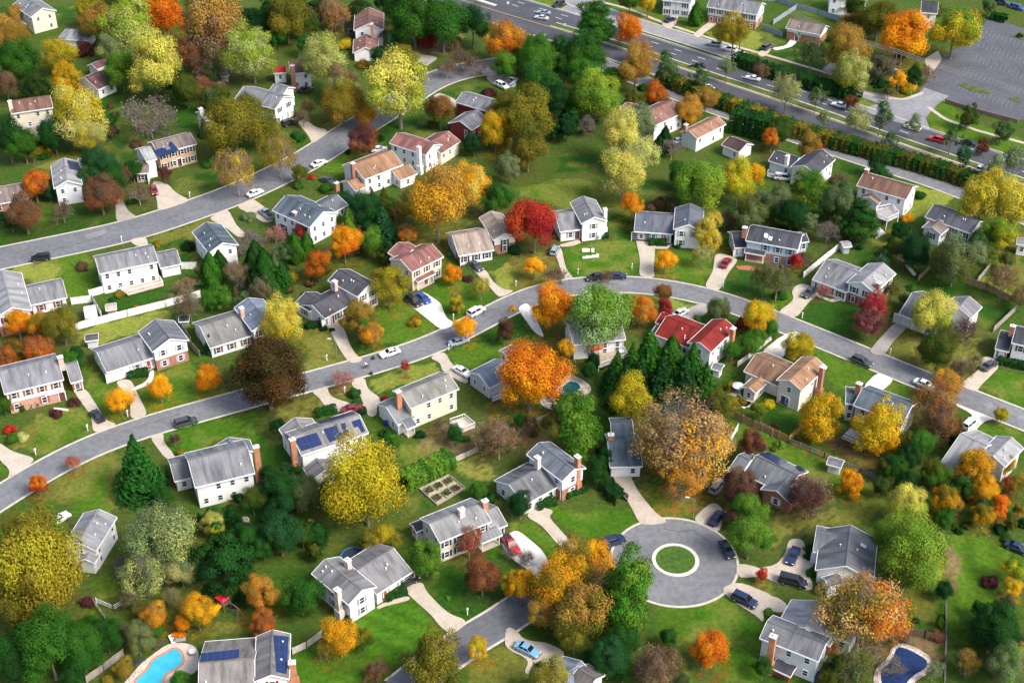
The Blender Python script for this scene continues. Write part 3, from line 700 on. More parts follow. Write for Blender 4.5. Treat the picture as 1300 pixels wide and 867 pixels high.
def branch(segs, tips, p, d, L, r, lev, g, maxlev, spread=.75):
    p = np.array(p, float); n = 3
    for s in range(n):
        d = d+g.normal(0, .13, 3)+np.array([0, 0, .05]); d = d/np.linalg.norm(d)
        q = p+d*L/n; segs.append((p, q, r*(1-s*.22), r*(1-(s+1)*.22)))
        if lev < maxlev:
            for _ in range(2 if s else 1):
                e = g.normal(size=3); e -= d*(e@d); e /= np.linalg.norm(e)
                nd = d*.75+e*spread; nd[2] += .12; nd /= np.linalg.norm(nd)
                branch(segs, tips, q, nd, L*g.uniform(.5, .72), r*.52, lev+1, g, maxlev, spread)
        p = q
    tips.append(p)
    if lev < maxlev: branch(segs, tips, p, d, L*.6, r*.4, lev+1, g, maxlev, spread)
def trunk_mesh(seed, lim=7, forks=True):
    g = np.random.default_rng(seed); segs = []
    b = np.array([0, 0, -.03]); r = .085
    for i in range(5):
        q = np.array([g.normal(0, .012), g.normal(0, .012), (i+1)*.16]); segs.append((b, q, r*(1.35 if i == 0 else 1), r*.87)); b = q; r *= .87
        if i >= 2 and forks:
            for k in range(lim//3+1):
                a = g.uniform(0, 6.28); p = q.copy(); d = np.array([math.cos(a)*.8, math.sin(a)*.8, .55]); rr = r*.6
                for s in range(4):
                    d = d+g.normal(0, .12, 3); q2 = p+d*.16; segs.append((p, q2, rr, rr*.7)); p = q2; rr *= .7
    return tubes_mesh('trunk_wood', segs, BARK(), 7)
def bare(seed):
    g = np.random.default_rng(seed); segs, tips = [], []
    t = np.array([0, 0, .55]); segs.append((np.array([0, 0, -.03]), t, .055, .04))
    for k in range(7):
        a = 2*math.pi*k/7+g.uniform(-.3, .3); e = g.uniform(.25, 1.2)
        branch(segs, tips, t-np.array([0, 0, g.uniform(0, .2)]), np.array([math.cos(a)*math.cos(e), math.sin(a)*math.cos(e), math.sin(e)]), .62, .022, 1, g, 4)
    return tubes_mesh('bare_branches', segs, mat('grey_bark', (.25, .205, .17), .95, .3, 2.5), 3), np.array(tips)
def bare_leaves(seed, tips, n=2600, leaf=.03):
    g = np.random.default_rng(seed); c = tips[g.integers(0, len(tips), n)]
    P = c+g.normal(0, .05, (n, 3)); V = cards(P, sph(n, g), leaf, g)
    return np_mesh('sparse_leaves', V, g.random(n), g.random(n), leaf_mat())
LIB = {}
def make_lib():
    L = LIB
    L['b'] = [crown(10+i, 48+i*4, 480, .0205, 1.0+.06*(i%3), .64, (.15, .36)) for i in range(10)]
    L['o'] = [crown(30+i, 84, 260, .0215, 1.3, .64, (.15, .28), top=.35, zmin=-.8) for i in range(4)]
    L['s'] = [crown(50+i, 18, 230, .055, .8, .6, (.2, .48), zmin=-.35) for i in range(7)]
    L['p'] = [crown(60+i, 60, 330, .026, 1.25, .64, (.15, .36), flat=.45, asp=1.7, top=.35, zmin=-.75) for i in range(3)]
    L['t'] = [crown(70+i, 84, 120, .021, .95, .68, (.12, .28)) for i in range(4)]     # thin, airy crowns
    L['x'] = [crown(140+i, 110, 62, .022, .95, .68, (.09, .24)) for i in range(3)]     # half-bare crowns
    L['m'] = [crown(75+i, 34, 100, .04, 1.5, .6, (.18, .34), top=.4, zmin=-.8) for i in range(3)]
    L['c'] = [conifer(80+i) for i in range(3)]
    L['a'] = [arb(90+i) for i in range(2)]
    L['n'] = []
    for i in range(4):
        w, t = bare(100+i); L['n'].append((w, bare_leaves(110+i, t)))
    L['trunk'] = [trunk_mesh(120+i) for i in range(4)]
    L['pole'] = trunk_mesh(130, forks=False)
C = {  # colour key: base colour, word
 'G1': ((.016,.070,.009), 'dark green'), 'G0': ((.008,.040,.009), 'blackish green'), 'G2': ((.035,.115,.010), 'mid green'), 'OY': ((.26,.23,.016), 'olive-yellow'), 'GT': ((.016,.068,.020), 'teal green'), 'G3': ((.20,.28,.022), 'lime green'), 'G6': ((.045,.19,.014), 'bright green'), 'G5': ((.10,.20,.018), 'light green'),
 'G4': ((.33,.34,.10), 'pale yellow-green'), 'SG': ((.11,.15,.06), 'sage green'), 'SL': ((.24,.34,.13), 'silvery green'),
 'Y': ((.40,.32,.014), 'yellow'), 'YL': ((.47,.42,.07), 'lemon yellow'), 'YO': ((.58,.27,.008), 'golden yellow'), 'O': ((.54,.16,.008), 'orange'), 'OR': ((.46,.11,.008), 'red-orange'), 'R': ((.27,.012,.02), 'crimson'), 'RD': ((.34,.03,.012), 'scarlet'),
 'RB': ((.20,.075,.025), 'rust brown'), 'BR': ((.20,.125,.06), 'tan brown'), 'BO': ((.30,.165,.03), 'bronze'), 'OL': ((.17,.145,.014), 'olive'), 'OD': ((.075,.085,.010), 'dark olive'), 'DK': ((.07,.022,.022), 'maroon'), 'MB': ((.11,.065,.035), 'dull brown'), 'PK': ((.30,.09,.08), 'dusty pink'), 'DO': ((.040,.034,.009), 'dark brown'), 'DB': ((.075,.036,.010), 'dark brown'), 'TO': ((.42,.25,.085), 'tan-orange'), 'GY': ((.13,.11,.09), 'greyish')}
TYP = {'b': ('broad_tree', 'spreading tree', 'tree'), 'o': ('oval_tree', 'egg-shaped tree', 'tree'), 's': ('shrub', 'round shrub', 'shrub'), 'p': ('pine_tree', 'feathery pine', 'tree'), 't': ('airy_tree', 'airy tree', 'tree'),
       'x': ('half_bare_tree', 'half-bare tree', 'tree'), 'm': ('street_tree', 'slim street tree', 'tree'), 'c': ('spruce_tree', 'conical conifer', 'tree'), 'a': ('arborvitae', 'pointed evergreen', 'tree'), 'n': ('bare_tree', 'bare-branched tree', 'tree')}
TREEPOS = []
NT = 0
def tree(k, x, y, r, ty, col, tint=None, vs=1.0):
    global NT
    NT += 1; g = random.Random(NT*31+7)
    p = PX(k, x, y); rp = r/FR[k][2]*(1.22 if ty == 'm' else 1)
    if vs == 1.0 and ty in 'btx': vs = 1.04*g.uniform(.9, 1.12) if rp > 14 else 1.0
    if vs == 1.0 and ty in 'op': vs = 1.1
    # crown centre height depends on the radius, the radius on the distance
    rm = 4.0
    for _ in range(6):
        if ty in 'btx': zc = rm*.92*vs+.25*rm+.8; h = zc+rm*.9
        elif ty == 'o': zc = rm*1.25*.85*vs+.6; h = zc+rm*1.2
        elif ty == 's': zc = rm*.42*vs
        elif ty == 'p': zc = rm*1.15*.8*vs+.8
        elif ty == 'm': zc = rm*1.4+1.6
        elif ty == 'c': h = 2.5*rm*vs; zc = h*.42
        elif ty == 'a': h = 3.3*rm*vs; zc = h*.48
        elif ty == 'n': zc = rm*.9*vs+.8
        w = U(p, zc); rm = rp*depth(w)/FPX
    if ty == 's' and rm > 2.6: ty = 'b'; zc = rm*.75; w = U(p, zc)
    rm *= 1.05
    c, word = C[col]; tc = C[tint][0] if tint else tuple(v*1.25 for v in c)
    j = lambda: g.uniform(.9, 1.1)
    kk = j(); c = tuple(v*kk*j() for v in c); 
    name, tw, cat = TYP[ty]
    if ty == 'b' and col in ('Y', 'YL', 'OY', 'YO', 'O', 'OR', 'R', 'RD', 'RB', 'BR', 'BO', 'TO', 'OL', 'DK', 'MB', 'PK'): name, tw = 'autumn_tree', 'autumn tree'
    rot = g.uniform(0, 6.28)
    def paint(o):
        o.color = (*c, 1); o['tint'] = [float(v) for v in tc]
    if tint and tint != col and tint in C: word = word+' and '+C[tint][1] if C[tint][1] != word else word
    base = (w.x, w.y, 0)
    if ty == 's':
        me = g.choice(LIB['s']); o = link('shrub', me); o.location = (w.x, w.y, rm*.3); o.scale = (rm, rm, rm*vs*.95); o.rotation_euler = (0, 0, rot); paint(o)
        want(o, word, tw, cat, base, rm, 'garden shrubs'); TREEPOS.append((w.x, w.y, rm, c, ty)); return
    root = empty(name, base, 0)
    if ty == 'n':
        i = g.randrange(4); wd, lv = LIB['n'][i]
        tr = link('trunk', wd, root); cr = link('crown', lv, root)
        for o in (tr, cr): o.scale = (rm*.85, rm*.85, rm*.85*vs); o.rotation_euler = (0, 0, rot)
        paint(cr)
    else:
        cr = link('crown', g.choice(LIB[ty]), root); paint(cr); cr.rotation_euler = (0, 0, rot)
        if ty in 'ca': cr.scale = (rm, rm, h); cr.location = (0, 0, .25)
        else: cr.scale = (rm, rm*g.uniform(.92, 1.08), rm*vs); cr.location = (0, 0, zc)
        if ty in 'tx': tr = link('trunk', g.choice(LIB['n'])[0], root); tr.scale = (rm*.72, rm*.72, (zc+rm*.55)/1.35)
        elif ty == 'b': tr = link('trunk', g.choice(LIB['trunk']), root); tr.scale = (rm*.62, rm*.62, zc*1.12)
        elif ty in 'opm': tr = link('trunk', g.choice(LIB['trunk']), root); tr.scale = (rm*.5, rm*.5, zc*1.15)
        else: tr = link('trunk', LIB['pole'], root); tr.scale = (rm*.5, rm*.5, h)
        tr.rotation_euler = (0, 0, rot+1)
    want(root, word, tw, cat, base, rm); TREEPOS.append((w.x, w.y, rm, c, ty))
def hedge(label, pts, wid, hgt, col, tint, k=0):
    P = [G(k, *p) for p in pts]
    g = np.random.default_rng(len(ORG)+int(P[0].x*10) % 999)
    root_pos = P[0]; Vs, Rn, Lb = [], [], []
    for a, b in zip(P[:-1], P[1:]):
        a = np.array(a); b = np.array(b); L = np.linalg.norm(b-a); d = (b-a)/L; n_ = np.array([-d[1], d[0], 0])
        n = int(L*(wid+2*hgt)*34*(1.6 if hgt < 2 else 1)); n = min(n, 16000)
        s = g.uniform(-.03, 1.03, n)*L; t = g.uniform(-1, 1, n)
        per = hgt*2+wid; u = g.uniform(0, per, n)
        bump = 1+.16*np.sin(s*1.7+3*np.sin(s*.6))+.1*np.sin(s*4.1)+g.normal(0, .06, n)
        side = np.where(u < hgt, -1, np.where(u > hgt+wid, 1, 0))
        off = np.where(side == 0, (u-hgt)/wid*2-1, side)*wid/2
        z = np.where(side == -1, u, np.where(side == 1, per-u, hgt))
        rnd_ = np.sqrt(np.clip(1-(z/hgt)**4*.25, 0, 1))
        P3 = a+d*s[:, None]+n_*(off*bump*rnd_)[:, None]; P3[:, 2] = z*(.8+.2*bump)+.05
        Nn = unit(n_*side[:, None]*1.0+np.array([0, 0, 1.0])*np.where(side == 0, 1, .3)[:, None]+sph(n, g)*.7)
        Vs.append(cards(P3, Nn, .17 if hgt < 2 else .24, g)); Rn.append(g.random(n)); Lb.append(np.clip(.5+.3*np.sin(s*.9)+g.normal(0, .15, n), 0, 1))
    V = np.concatenate(Vs)-np.array(root_pos)
    me = np_mesh('hedge_leaves', V, np.concatenate(Rn), np.concatenate(Lb), leaf_mat())
    o = link('hedge', me); o.location = root_pos; o.color = (*C[col][0], 1); o['tint'] = [float(v) for v in C[tint][0]]
    tag(o, label, 'hedge')
TREES = {
1: [(55,165,95,'b','OL','BO'),(85,305,95,'b','G1','G2'),(285,275,92,'b','OL','Y'),(440,55,72,'b','Y','OL'),(495,115,95,'b','OD','BO'),(650,150,125,'b','G4','G3'),(575,240,80,'b','G4','SG'),(755,320,165,'b','G3','YL'),(605,355,85,'b','G2','G5'),
 (820,70,105,'b','O','OR'),(1055,150,145,'b','BR','BO'),(945,270,80,'b','RB','MB'),(1260,270,128,'b','G4','G3'),(330,400,78,'o','YO','Y'),(375,570,132,'b','G4','Y'),(425,655,95,'b','Y','G4'),(740,560,150,'n','GY'),(1170,630,140,'b','OD','OL'),(1025,640,45,'c','GT'),
 (35,690,95,'b','G1','G0'),(115,720,85,'b','G1','G2'),(265,670,80,'b','G0','G1'),(500,830,95,'b','G1','GT'),(1180,850,105,'t','Y','BR'),(545,600,40,'s','G1'),(580,30,70,'b','G1','OD'),(660,30,70,'n','BR'),(985,20,65,'b','OL'),(1260,95,70,'b','G1','G0'),(860,400,70,'b','G0'),(930,440,75,'b','G1','OD'),(450,475,38,'s','OL'),(225,755,38,'s','Y'),(1045,330,80,'n','MB'),(420,245,45,'s','DK'),(1240,560,90,'b','OL','OD'),(1100,560,75,'b','G1','OD'),(640,90,40,'s','G2'),(30,430,60,'b','MB'),(1050,815,38,'s','G2'),(690,720,35,'s','MB')],
2: [(150,80,110,'b','OL','OD'),(430,75,90,'n','BO'),(390,60,70,'t','BO','BR'),(255,220,52,'b','G1'),(30,130,60,'b','G0'),(90,190,50,'b','G1'),(355,320,130,'b','G3','G4'),(440,420,85,'b','G4','BR'),(715,440,185,'b','G3','YL'),(430,500,105,'b','BO','OL'),(550,575,62,'b','YO','BO'),(235,575,60,'n','MB'),(50,640,85,'b','OL','OD'),(115,765,105,'t','BO','OL'),(540,705,78,'b','RB','DK'),(622,688,28,'s','G0'),
 (790,80,130,'b','G1','G2'),(935,110,130,'b','G1','G2'),(1085,120,95,'b','G1','G0'),(860,200,48,'s','RD','R'),(830,190,35,'s','R'),(670,230,50,'c','GT'),(612,288,48,'b','G0'),(745,280,65,'b','OD','OL'),(450,225,42,'s','Y'),(1235,200,105,'b','O','BO'),(955,330,62,'n','MB'),(1020,285,75,'n','MB'),(1085,310,65,'n','MB'),(920,560,75,'b','OD','RB'),(1240,330,62,'b','G2','G5'),(1165,460,42,'s','DK'),(1195,650,80,'b','YO','Y'),(1255,560,95,'b','OL','OD'),(1090,715,52,'b','G0'),(1270,840,60,'b','SG'),(525,320,35,'s','BO'),(650,165,55,'n','DK'),(700,40,60,'b','G1'),(270,120,60,'b','OD','G1'),(460,760,18,'s','G0'),(200,680,45,'s','G1'),(300,60,80,'n','BR')],
3: [(110,275,100,'b','G5','G2'),(410,130,105,'p','G1','G2'),(585,155,68,'b','OR','O'),(380,265,115,'b','G2','G1'),(250,235,55,'b','G1'),(620,330,108,'b','OL','BO'),(640,240,70,'t','BO','PK'),(350,375,90,'b','G2'),(440,470,120,'b','G5','G3'),(320,490,75,'b','G1','G2'),(130,420,108,'b','G2','G1'),(85,580,140,'b','OD','OL'),(80,740,105,'b','OL','OD'),(640,610,85,'b','SG'),(560,690,125,'b','G4','YL'),(645,770,100,'b','G4'),(765,330,52,'m','SG','G1'),(943,385,45,'m','SG','G1'),(1075,330,38,'m','SG'),(875,540,72,'b','YO','BO'),(970,500,55,'b','OD','BO'),(765,700,40,'a','G0'),(735,730,32,'a','G0'),(1110,165,90,'b','Y','OL'),(680,15,55,'b','YO','Y'),(590,10,55,'b','OD','G2'),(1240,350,38,'m','MB'),(720,480,60,'s','MB','OR'),(50,165,45,'n','MB'),(660,440,30,'s','G1'),(225,520,70,'b','G1','G0'),(280,640,55,'b','G0'),(800,730,70,'n','GY'),(920,75,35,'a','G2'),(270,330,60,'b','G1','G2'),(510,380,55,'b','G2')],
4: [(420,230,110,'b','OL','BO'),(240,260,80,'t','SG','G1'),(575,90,95,'b','OL','OD'),(420,90,48,'n','RB'),(700,190,118,'b','YO','O'),(955,150,122,'b','Y','G5'),(450,370,95,'b','G3','G4'),(600,310,75,'n','GY'),(580,415,40,'s','G0'),(680,395,40,'m','YO'),(745,380,48,'o','G0'),(730,445,45,'s','G5','YO'),(820,355,55,'n','BR'),(115,450,92,'t','SG','G4'),(265,470,45,'m','SG','G1'),(440,510,36,'o','DK','RB'),(465,600,72,'t','SG','G4'),(590,575,50,'m','SG','G1'),(755,620,36,'m','SG'),(1022,580,55,'o','OD','G1'),(1190,655,55,'o','SG','G1'),(940,680,42,'m','SG','G1'),(1095,730,35,'o','RB','DK'),(1260,790,45,'m','SG'),(1000,780,36,'m','GT'),(635,690,36,'m','SG','G1'),(300,590,30,'m','SG'),(580,825,58,'o','GT','G1'),(38,700,52,'b','RB','O'),(85,650,65,'b','OD','G1'),(230,735,65,'b','OD','BO'),(290,725,24,'s','RD'),(1125,30,38,'o','G2','SG'),(1160,850,55,'m','SG'),(1280,180,18,'s','G0'),(850,55,45,'b','OD'),(460,40,60,'b','OD','G1'),(330,200,20,'s','G0')],
5: [(170,75,72,'b','RB','OR'),(120,222,85,'b','RB','MB'),(310,195,75,'n','MB'),(500,120,92,'b','RB','MB'),(410,80,58,'c','GT'),(565,50,70,'b','G1'),(690,110,72,'n','MB'),(820,25,36,'b','DK'),(1240,235,42,'s','SG'),(1245,340,90,'n','GY'),(1055,510,58,'a','G2'),(1100,480,45,'a','G1'),(1180,520,70,'t','SG','BR'),(1280,450,58,'a','G1'),(1050,650,48,'b','G2'),(1110,640,55,'b','G5','G2'),(930,575,72,'n','BR'),(945,680,75,'t','SG','MB'),(850,645,38,'s','SG'),(85,765,72,'b','O','YO'),(195,775,62,'b','O','OL'),(310,775,95,'b','OD','OL'),(410,485,34,'s','MB'),(790,370,28,'s','OL'),(940,385,36,'s','G0'),(600,625,28,'s','OL'),(680,690,18,'s','O'),(930,780,25,'s','G5'),(660,160,30,'s','G1'),(560,650,16,'s','GT')],
6: [(45,520,75,'a','G1'),(130,540,62,'c','G1'),(-5,470,60,'a','G1'),(25,600,60,'t','SG','MB'),(195,395,48,'a','G2'),(255,385,42,'a','G2'),(95,310,62,'n','PK'),(230,305,45,'b','R','DK'),(310,480,72,'b','OD','OR'),(440,365,82,'b','O','YO'),(400,240,28,'a','G5'),(465,265,42,'a','G5'),(540,200,85,'b','G1','GT'),(635,280,80,'c','GT'),(580,365,58,'b','G2','G5'),(700,205,60,'n','BR'),(905,165,155,'b','YO','BO',1.25),(1075,90,98,'b','YL','YO'),(1200,150,80,'b','G2','G1'),(660,585,100,'b','Y','OL'),(508,740,88,'b','G2','BO'),(580,820,60,'b','YO','BO'),(140,760,100,'b','Y','YL'),(282,778,42,'s','G0'),(335,795,20,'s','G0'),(980,520,46,'b','YO','O'),(1058,545,30,'s','DK'),(1125,590,52,'t','OL','Y'),(1000,670,42,'o','OL','Y'),(805,755,46,'s','YO','OL'),(1050,790,58,'b','YO'),(350,95,38,'s','G2'),(280,38,20,'s','RD'),(1240,805,58,'b','OD','DK'),(1285,695,22,'s','YO'),(1110,440,28,'s','G1'),(1175,420,30,'s','G1'),(1230,400,28,'s','G1'),(180,540,40,'s','OL'),(210,85,25,'s','G2'),(380,800,16,'s','G0'),(740,500,40,'b','OL'),(760,330,45,'b','O','BO'),(215,20,45,'b','OD')],
7: [(112,270,128,'b','R','RD'),(600,180,60,'b','YO','O'),(555,35,112,'b','G4','YL'),(960,85,135,'b','G3','G5'),(1130,60,105,'b','G3','Y'),(1205,30,75,'b','Y','YO'),(1000,310,85,'o','Y','YL'),(955,430,55,'t','OL','G4'),(765,455,55,'b','YO'),(108,487,52,'b','YO'),(220,530,80,'n','MB'),(482,520,48,'n','MB'),(205,680,108,'b','YO','O'),(425,735,150,'b','SL','G5'),(640,705,72,'b','BO','O'),(758,620,50,'b','OD','RB'),(758,690,48,'b','DK','R'),(1038,690,60,'b','OD','SG'),(1225,740,78,'b','YO','Y'),(1150,770,36,'b','DK','R'),(1290,800,45,'b','G2'),(1225,850,55,'b','G5','G2'),(745,180,45,'s','OD','MB'),(690,180,35,'s','MB'),(1180,225,85,'b','SG','OD'),(1110,250,38,'n','DK'),(1265,545,75,'t','SG','OD'),(20,400,36,'s','G0'),(935,745,25,'s','G5'),(1100,215,35,'s','G2'),(900,60,60,'b','G1'),(1250,170,60,'b','OD','SG'),(840,20,60,'b','G1','G2'),(830,385,18,'s','G1')],
8: [(228,110,88,'b','G3','G2'),(65,160,80,'b','OD','SG'),(140,220,80,'b','G1','G0'),(375,160,88,'b','G1','SG'),(480,260,92,'p','G2','G1'),(320,300,75,'n','GY'),(385,30,48,'n','MB'),(780,130,32,'s','G1'),(720,245,32,'s','YO'),(760,410,82,'b','GT','G0'),(670,385,45,'b','OD'),(960,450,115,'b','OD','SG'),(1060,420,60,'b','SG'),(1090,165,120,'b','YL','Y'),(1235,180,130,'b','YL','Y'),(1190,320,85,'b','Y','G5'),(70,550,95,'t','SG','OD'),(85,625,40,'s','G2'),(158,462,36,'b','RD','R'),(205,430,50,'n','DK'),(300,595,52,'n','PK'),(555,685,72,'b','PK','R'),(515,765,78,'b','PK','DK'),(830,715,112,'b','G3','YL'),(1010,790,82,'n','DK'),(900,790,60,'t','MB','G2'),(745,590,30,'s','G2'),(640,600,42,'t','OD'),(1200,560,85,'t','OD','BR'),(20,745,40,'b','YO','O'),(18,815,36,'s','G2'),(1290,640,60,'t','OD','BR'),(590,30,45,'b','G1'),(1070,360,50,'b','SG','G1'),(640,390,38,'s','G1')],
9: [(595,310,72,'b','YO'),(797,248,66,'b','YO'),(1045,195,66,'b','YO','O'),(690,650,145,'c','G1'),(190,730,46,'b','RD','O'),(362,620,42,'t','O','PK'),(30,110,60,'b','OR','RB'),(185,65,82,'b','OR','RB'),(350,110,46,'b','G2'),(370,312,34,'s','DK'),(282,375,32,'s','DK'),(45,455,32,'s','RD'),(58,500,34,'s','G2'),(125,492,34,'s','G4'),(870,500,30,'t','DK'),(912,572,30,'s','OL'),(1050,30,42,'c','GT'),(815,790,52,'b','G1'),(1260,800,70,'b','G1','OD'),(1190,790,35,'s','G0'),(20,330,45,'b','OD','G2'),(890,680,30,'s','G2')],
10: [(432,180,62,'n','PK'),(745,133,32,'t','R'),(545,720,185,'b','OY','Y',1.25),(655,475,42,'s','G1'),(490,275,36,'s','G1'),(510,322,32,'s','G1'),(530,362,24,'s','G0'),(1000,480,46,'b','G1'),(925,420,60,'n','MB'),(1200,470,125,'n','BR'),(1215,500,95,'t','MB','BR'),(130,770,98,'b','GT','G1'),(245,765,85,'b','OD','SG'),(85,690,48,'b','G1'),(110,440,45,'b','G0'),(1115,750,46,'b','G2'),(1175,790,42,'s','G1'),(35,725,30,'s','G1'),(690,520,45,'b','G5','G2'),(820,480,30,'s','G0'),(1040,500,32,'s','G2'),(640,300,20,'s','R'),(200,800,60,'b','G1'),(345,790,55,'b','OD','G1')],
0: [(339,474,48,'b','DB','DO',.9),(345,460,30,'t','DB','RB',1.01),(672,478,45,'b','YO','OR'),(868,556,62,'x','TO','BR',.86),(884,578,46,'x','TO','YO',.9),(846,566,42,'x','TO','BO',.9),(902,556,32,'t','BO','TO',.95),(868,605,30,'t','YO','BO',1.01)],
11: [(315,440,138,'p','G2','G5',1.3),(270,330,70,'p','G2','G1'),(600,310,105,'b','OL','Y'),(505,225,72,'c','G1','G0'),(525,165,85,'c','G1','G2'),(570,225,90,'c','G1','G0'),(600,150,105,'c','G1','G2'),(680,100,120,'c','G1','G2'),(790,130,115,'c','G1','G2'),(900,160,115,'c','G1','G2'),(965,235,95,'c','G1','G2'),(640,200,100,'c','G1','G0'),(750,215,115,'c','G1','G0'),(860,215,115,'c','G1','G0'),(385,165,46,'b','G0','G1'),(520,180,50,'b','G1'),(425,660,62,'b','G0','G1'),(40,830,62,'b','G0'),(1200,520,66,'b','RB','DK'),(1150,735,92,'b','DK','MB'),(1100,325,45,'b','OL'),(1185,30,62,'b','G5','G2'),(1100,60,42,'b','G2'),(265,50,48,'b','OL','YO'),(1190,850,85,'b','G2','G5'),(1250,480,26,'s','G5'),(1220,335,26,'s','OL'),(40,400,36,'b','G1'),(500,330,60,'b','G1'),(1100,240,38,'s','OL'),(1280,320,35,'s','Y'),(460,590,50,'b','G1','G0'),(690,60,60,'a','G2'),(800,60,50,'a','G2'),(1040,330,70,'b','OD')],
12: [(298,395,115,'o','YO','Y'),(590,440,130,'o','YO','Y'),(860,330,125,'t','BO','RB'),(890,420,95,'t','RB','MB'),(905,235,75,'b','YO','BO'),(180,40,75,'b','OL','Y'),(1190,380,36,'b','OL','Y'),(968,460,58,'c','G0'),(785,520,58,'b','G2'),(655,640,65,'b','G2','G1'),(735,590,70,'b','G1','G0'),(850,670,80,'b','G2','OD'),(700,720,60,'b','G1','G0'),(430,715,62,'o','O','YO'),(245,760,135,'n','BR'),(225,790,110,'t','MB','DK'),(1050,640,100,'b','OD','YO'),(1190,620,62,'b','YO','OL'),(1095,750,70,'b','OL','YO'),(910,805,66,'b','YO','OL'),(1180,820,48,'b','OR'),(1230,725,42,'b','OR','RB'),(730,830,105,'b','G3','YL'),(880,70,100,'b','G1','OD'),(985,150,75,'t','OD','MB'),(800,60,45,'t','MB'),(85,525,30,'s','G5'),(10,490,20,'s','G5'),(45,440,26,'s','DK'),(980,740,60,'b','OD','G1'),(1280,730,50,'t','OL'),(920,850,40,'b','G0'),(30,320,26,'s','Y'),(1060,110,40,'t','G4','MB')],
13: [(165,110,155,'b','G5','OL'),(185,330,200,'b','OL','OY',1.3),(90,470,120,'b','OL','OD'),(240,690,170,'b','G1','G2'),(400,690,115,'b','G1','G2'),(80,720,120,'b','G0','G1'),(830,140,180,'b','G4','SG'),(720,320,125,'t','G4','SG'),(900,290,95,'b','G4','SG'),(1120,250,150,'p','G0','G1',1.2),(1240,150,62,'b','G1'),(1290,420,95,'b','O','BO'),(775,530,62,'b','YO','BO'),(985,510,88,'b','OL','YO'),(930,555,50,'b','YO','O'),(685,640,85,'b','OL','SG'),(775,600,40,'s','G2'),(905,850,50,'b','G2'),(260,30,38,'t','R','DK'),(600,255,55,'n','GY'),(650,440,60,'t','SG','MB'),(860,430,50,'t','BO','SG'),(430,460,40,'s','DK'),(890,625,35,'s','O'),(620,790,50,'b','BO','OL'),(540,840,35,'s','OL'),(1180,470,30,'s','G0'),(1060,70,60,'b','Y','G4')],
14: [(225,430,105,'o','G2','G1'),(120,120,105,'b','G1','GT'),(35,180,60,'b','G1'),(335,165,36,'s','G1'),(850,240,92,'o','G2','G5'),(1065,155,72,'t','R','RB'),(1130,330,90,'b','DK','RB'),(465,528,48,'s','G0'),(540,640,58,'b','G2','OL'),(420,640,92,'b','OL','YO'),(350,690,55,'t','BO','OL'),(600,790,72,'n','RB'),(605,800,55,'t','RB','MB'),(900,750,150,'o','OD','OL'),(1110,690,62,'b','YO','Y'),(1270,200,40,'n','GY'),(1270,370,60,'b','OL','Y'),(640,130,60,'b','OL','Y'),(230,120,60,'b','OD','G1'),(40,560,70,'b','OR','RB'),(690,420,22,'s','G1'),(960,440,16,'s','G5')],
15: [(300,250,115,'b','BO','OL'),(250,390,150,'b','OL','YO'),(170,500,95,'b','OL','BO'),(350,520,140,'b','OD','BO'),(430,250,105,'b','BO','YO'),(420,400,90,'t','OD','BR'),(45,390,85,'b','OL','YO'),(310,620,85,'b','OL','OD'),(595,430,140,'p','G6','G5',1.8),(480,740,100,'b','G1','GT'),(720,770,140,'n','BR'),(725,790,110,'t','BR','MB'),(780,640,46,'b','G1'),(995,690,86,'b','OR','O'),(1190,130,115,'b','G2','G5',1.0001),(1252,325,30,'b','RD'),(1255,790,55,'b','G2','G1'),(148,775,26,'s','G0'),(200,850,110,'b','G4','OL'),(60,225,60,'n','GY'),(1120,30,55,'b','DK','MB'),(1282,520,22,'s','G5'),(560,640,80,'b','G1')],
16: [(728,195,185,'b','G3','G5'),(800,280,105,'b','G3','YL'),(640,120,85,'b','G3','G5'),(500,510,235,'x','TO','OL',1.01),(525,490,195,'t','TO','O',1.01),(400,540,130,'t','TO','BO',1.01),(600,560,130,'x','BO','TO',1.01),(440,790,110,'t','SG','OD'),(650,760,70,'n','GY'),(1150,590,125,'b','G0','G1'),(1255,290,68,'b','Y','G5'),(1240,390,50,'b','YO','Y'),(1220,790,110,'b','G5','SG'),(1200,690,50,'b','G4','BR'),(1020,760,66,'t','OL','BO'),(1135,360,44,'s','DK'),(880,560,20,'a','G5'),(762,550,20,'s','GT'),(225,190,32,'s','G1'),(228,235,28,'s','G0'),(282,400,36,'s','G2'),(236,318,26,'s','G2'),(1100,30,55,'b','YO','OL'),(1180,15,40,'b','OR'),(905,50,55,'b','G1','G2'),(1210,140,30,'s','G1'),(850,800,50,'t','SG'),(690,640,40,'t','MB'),(860,630,35,'s','RB'),(20,510,22,'s','G5'),(1270,690,45,'b','YO','G4'),(1180,100,40,'s','G0'),(330,700,40,'b','BO','RB'),(900,400,45,'b','G0')],
}
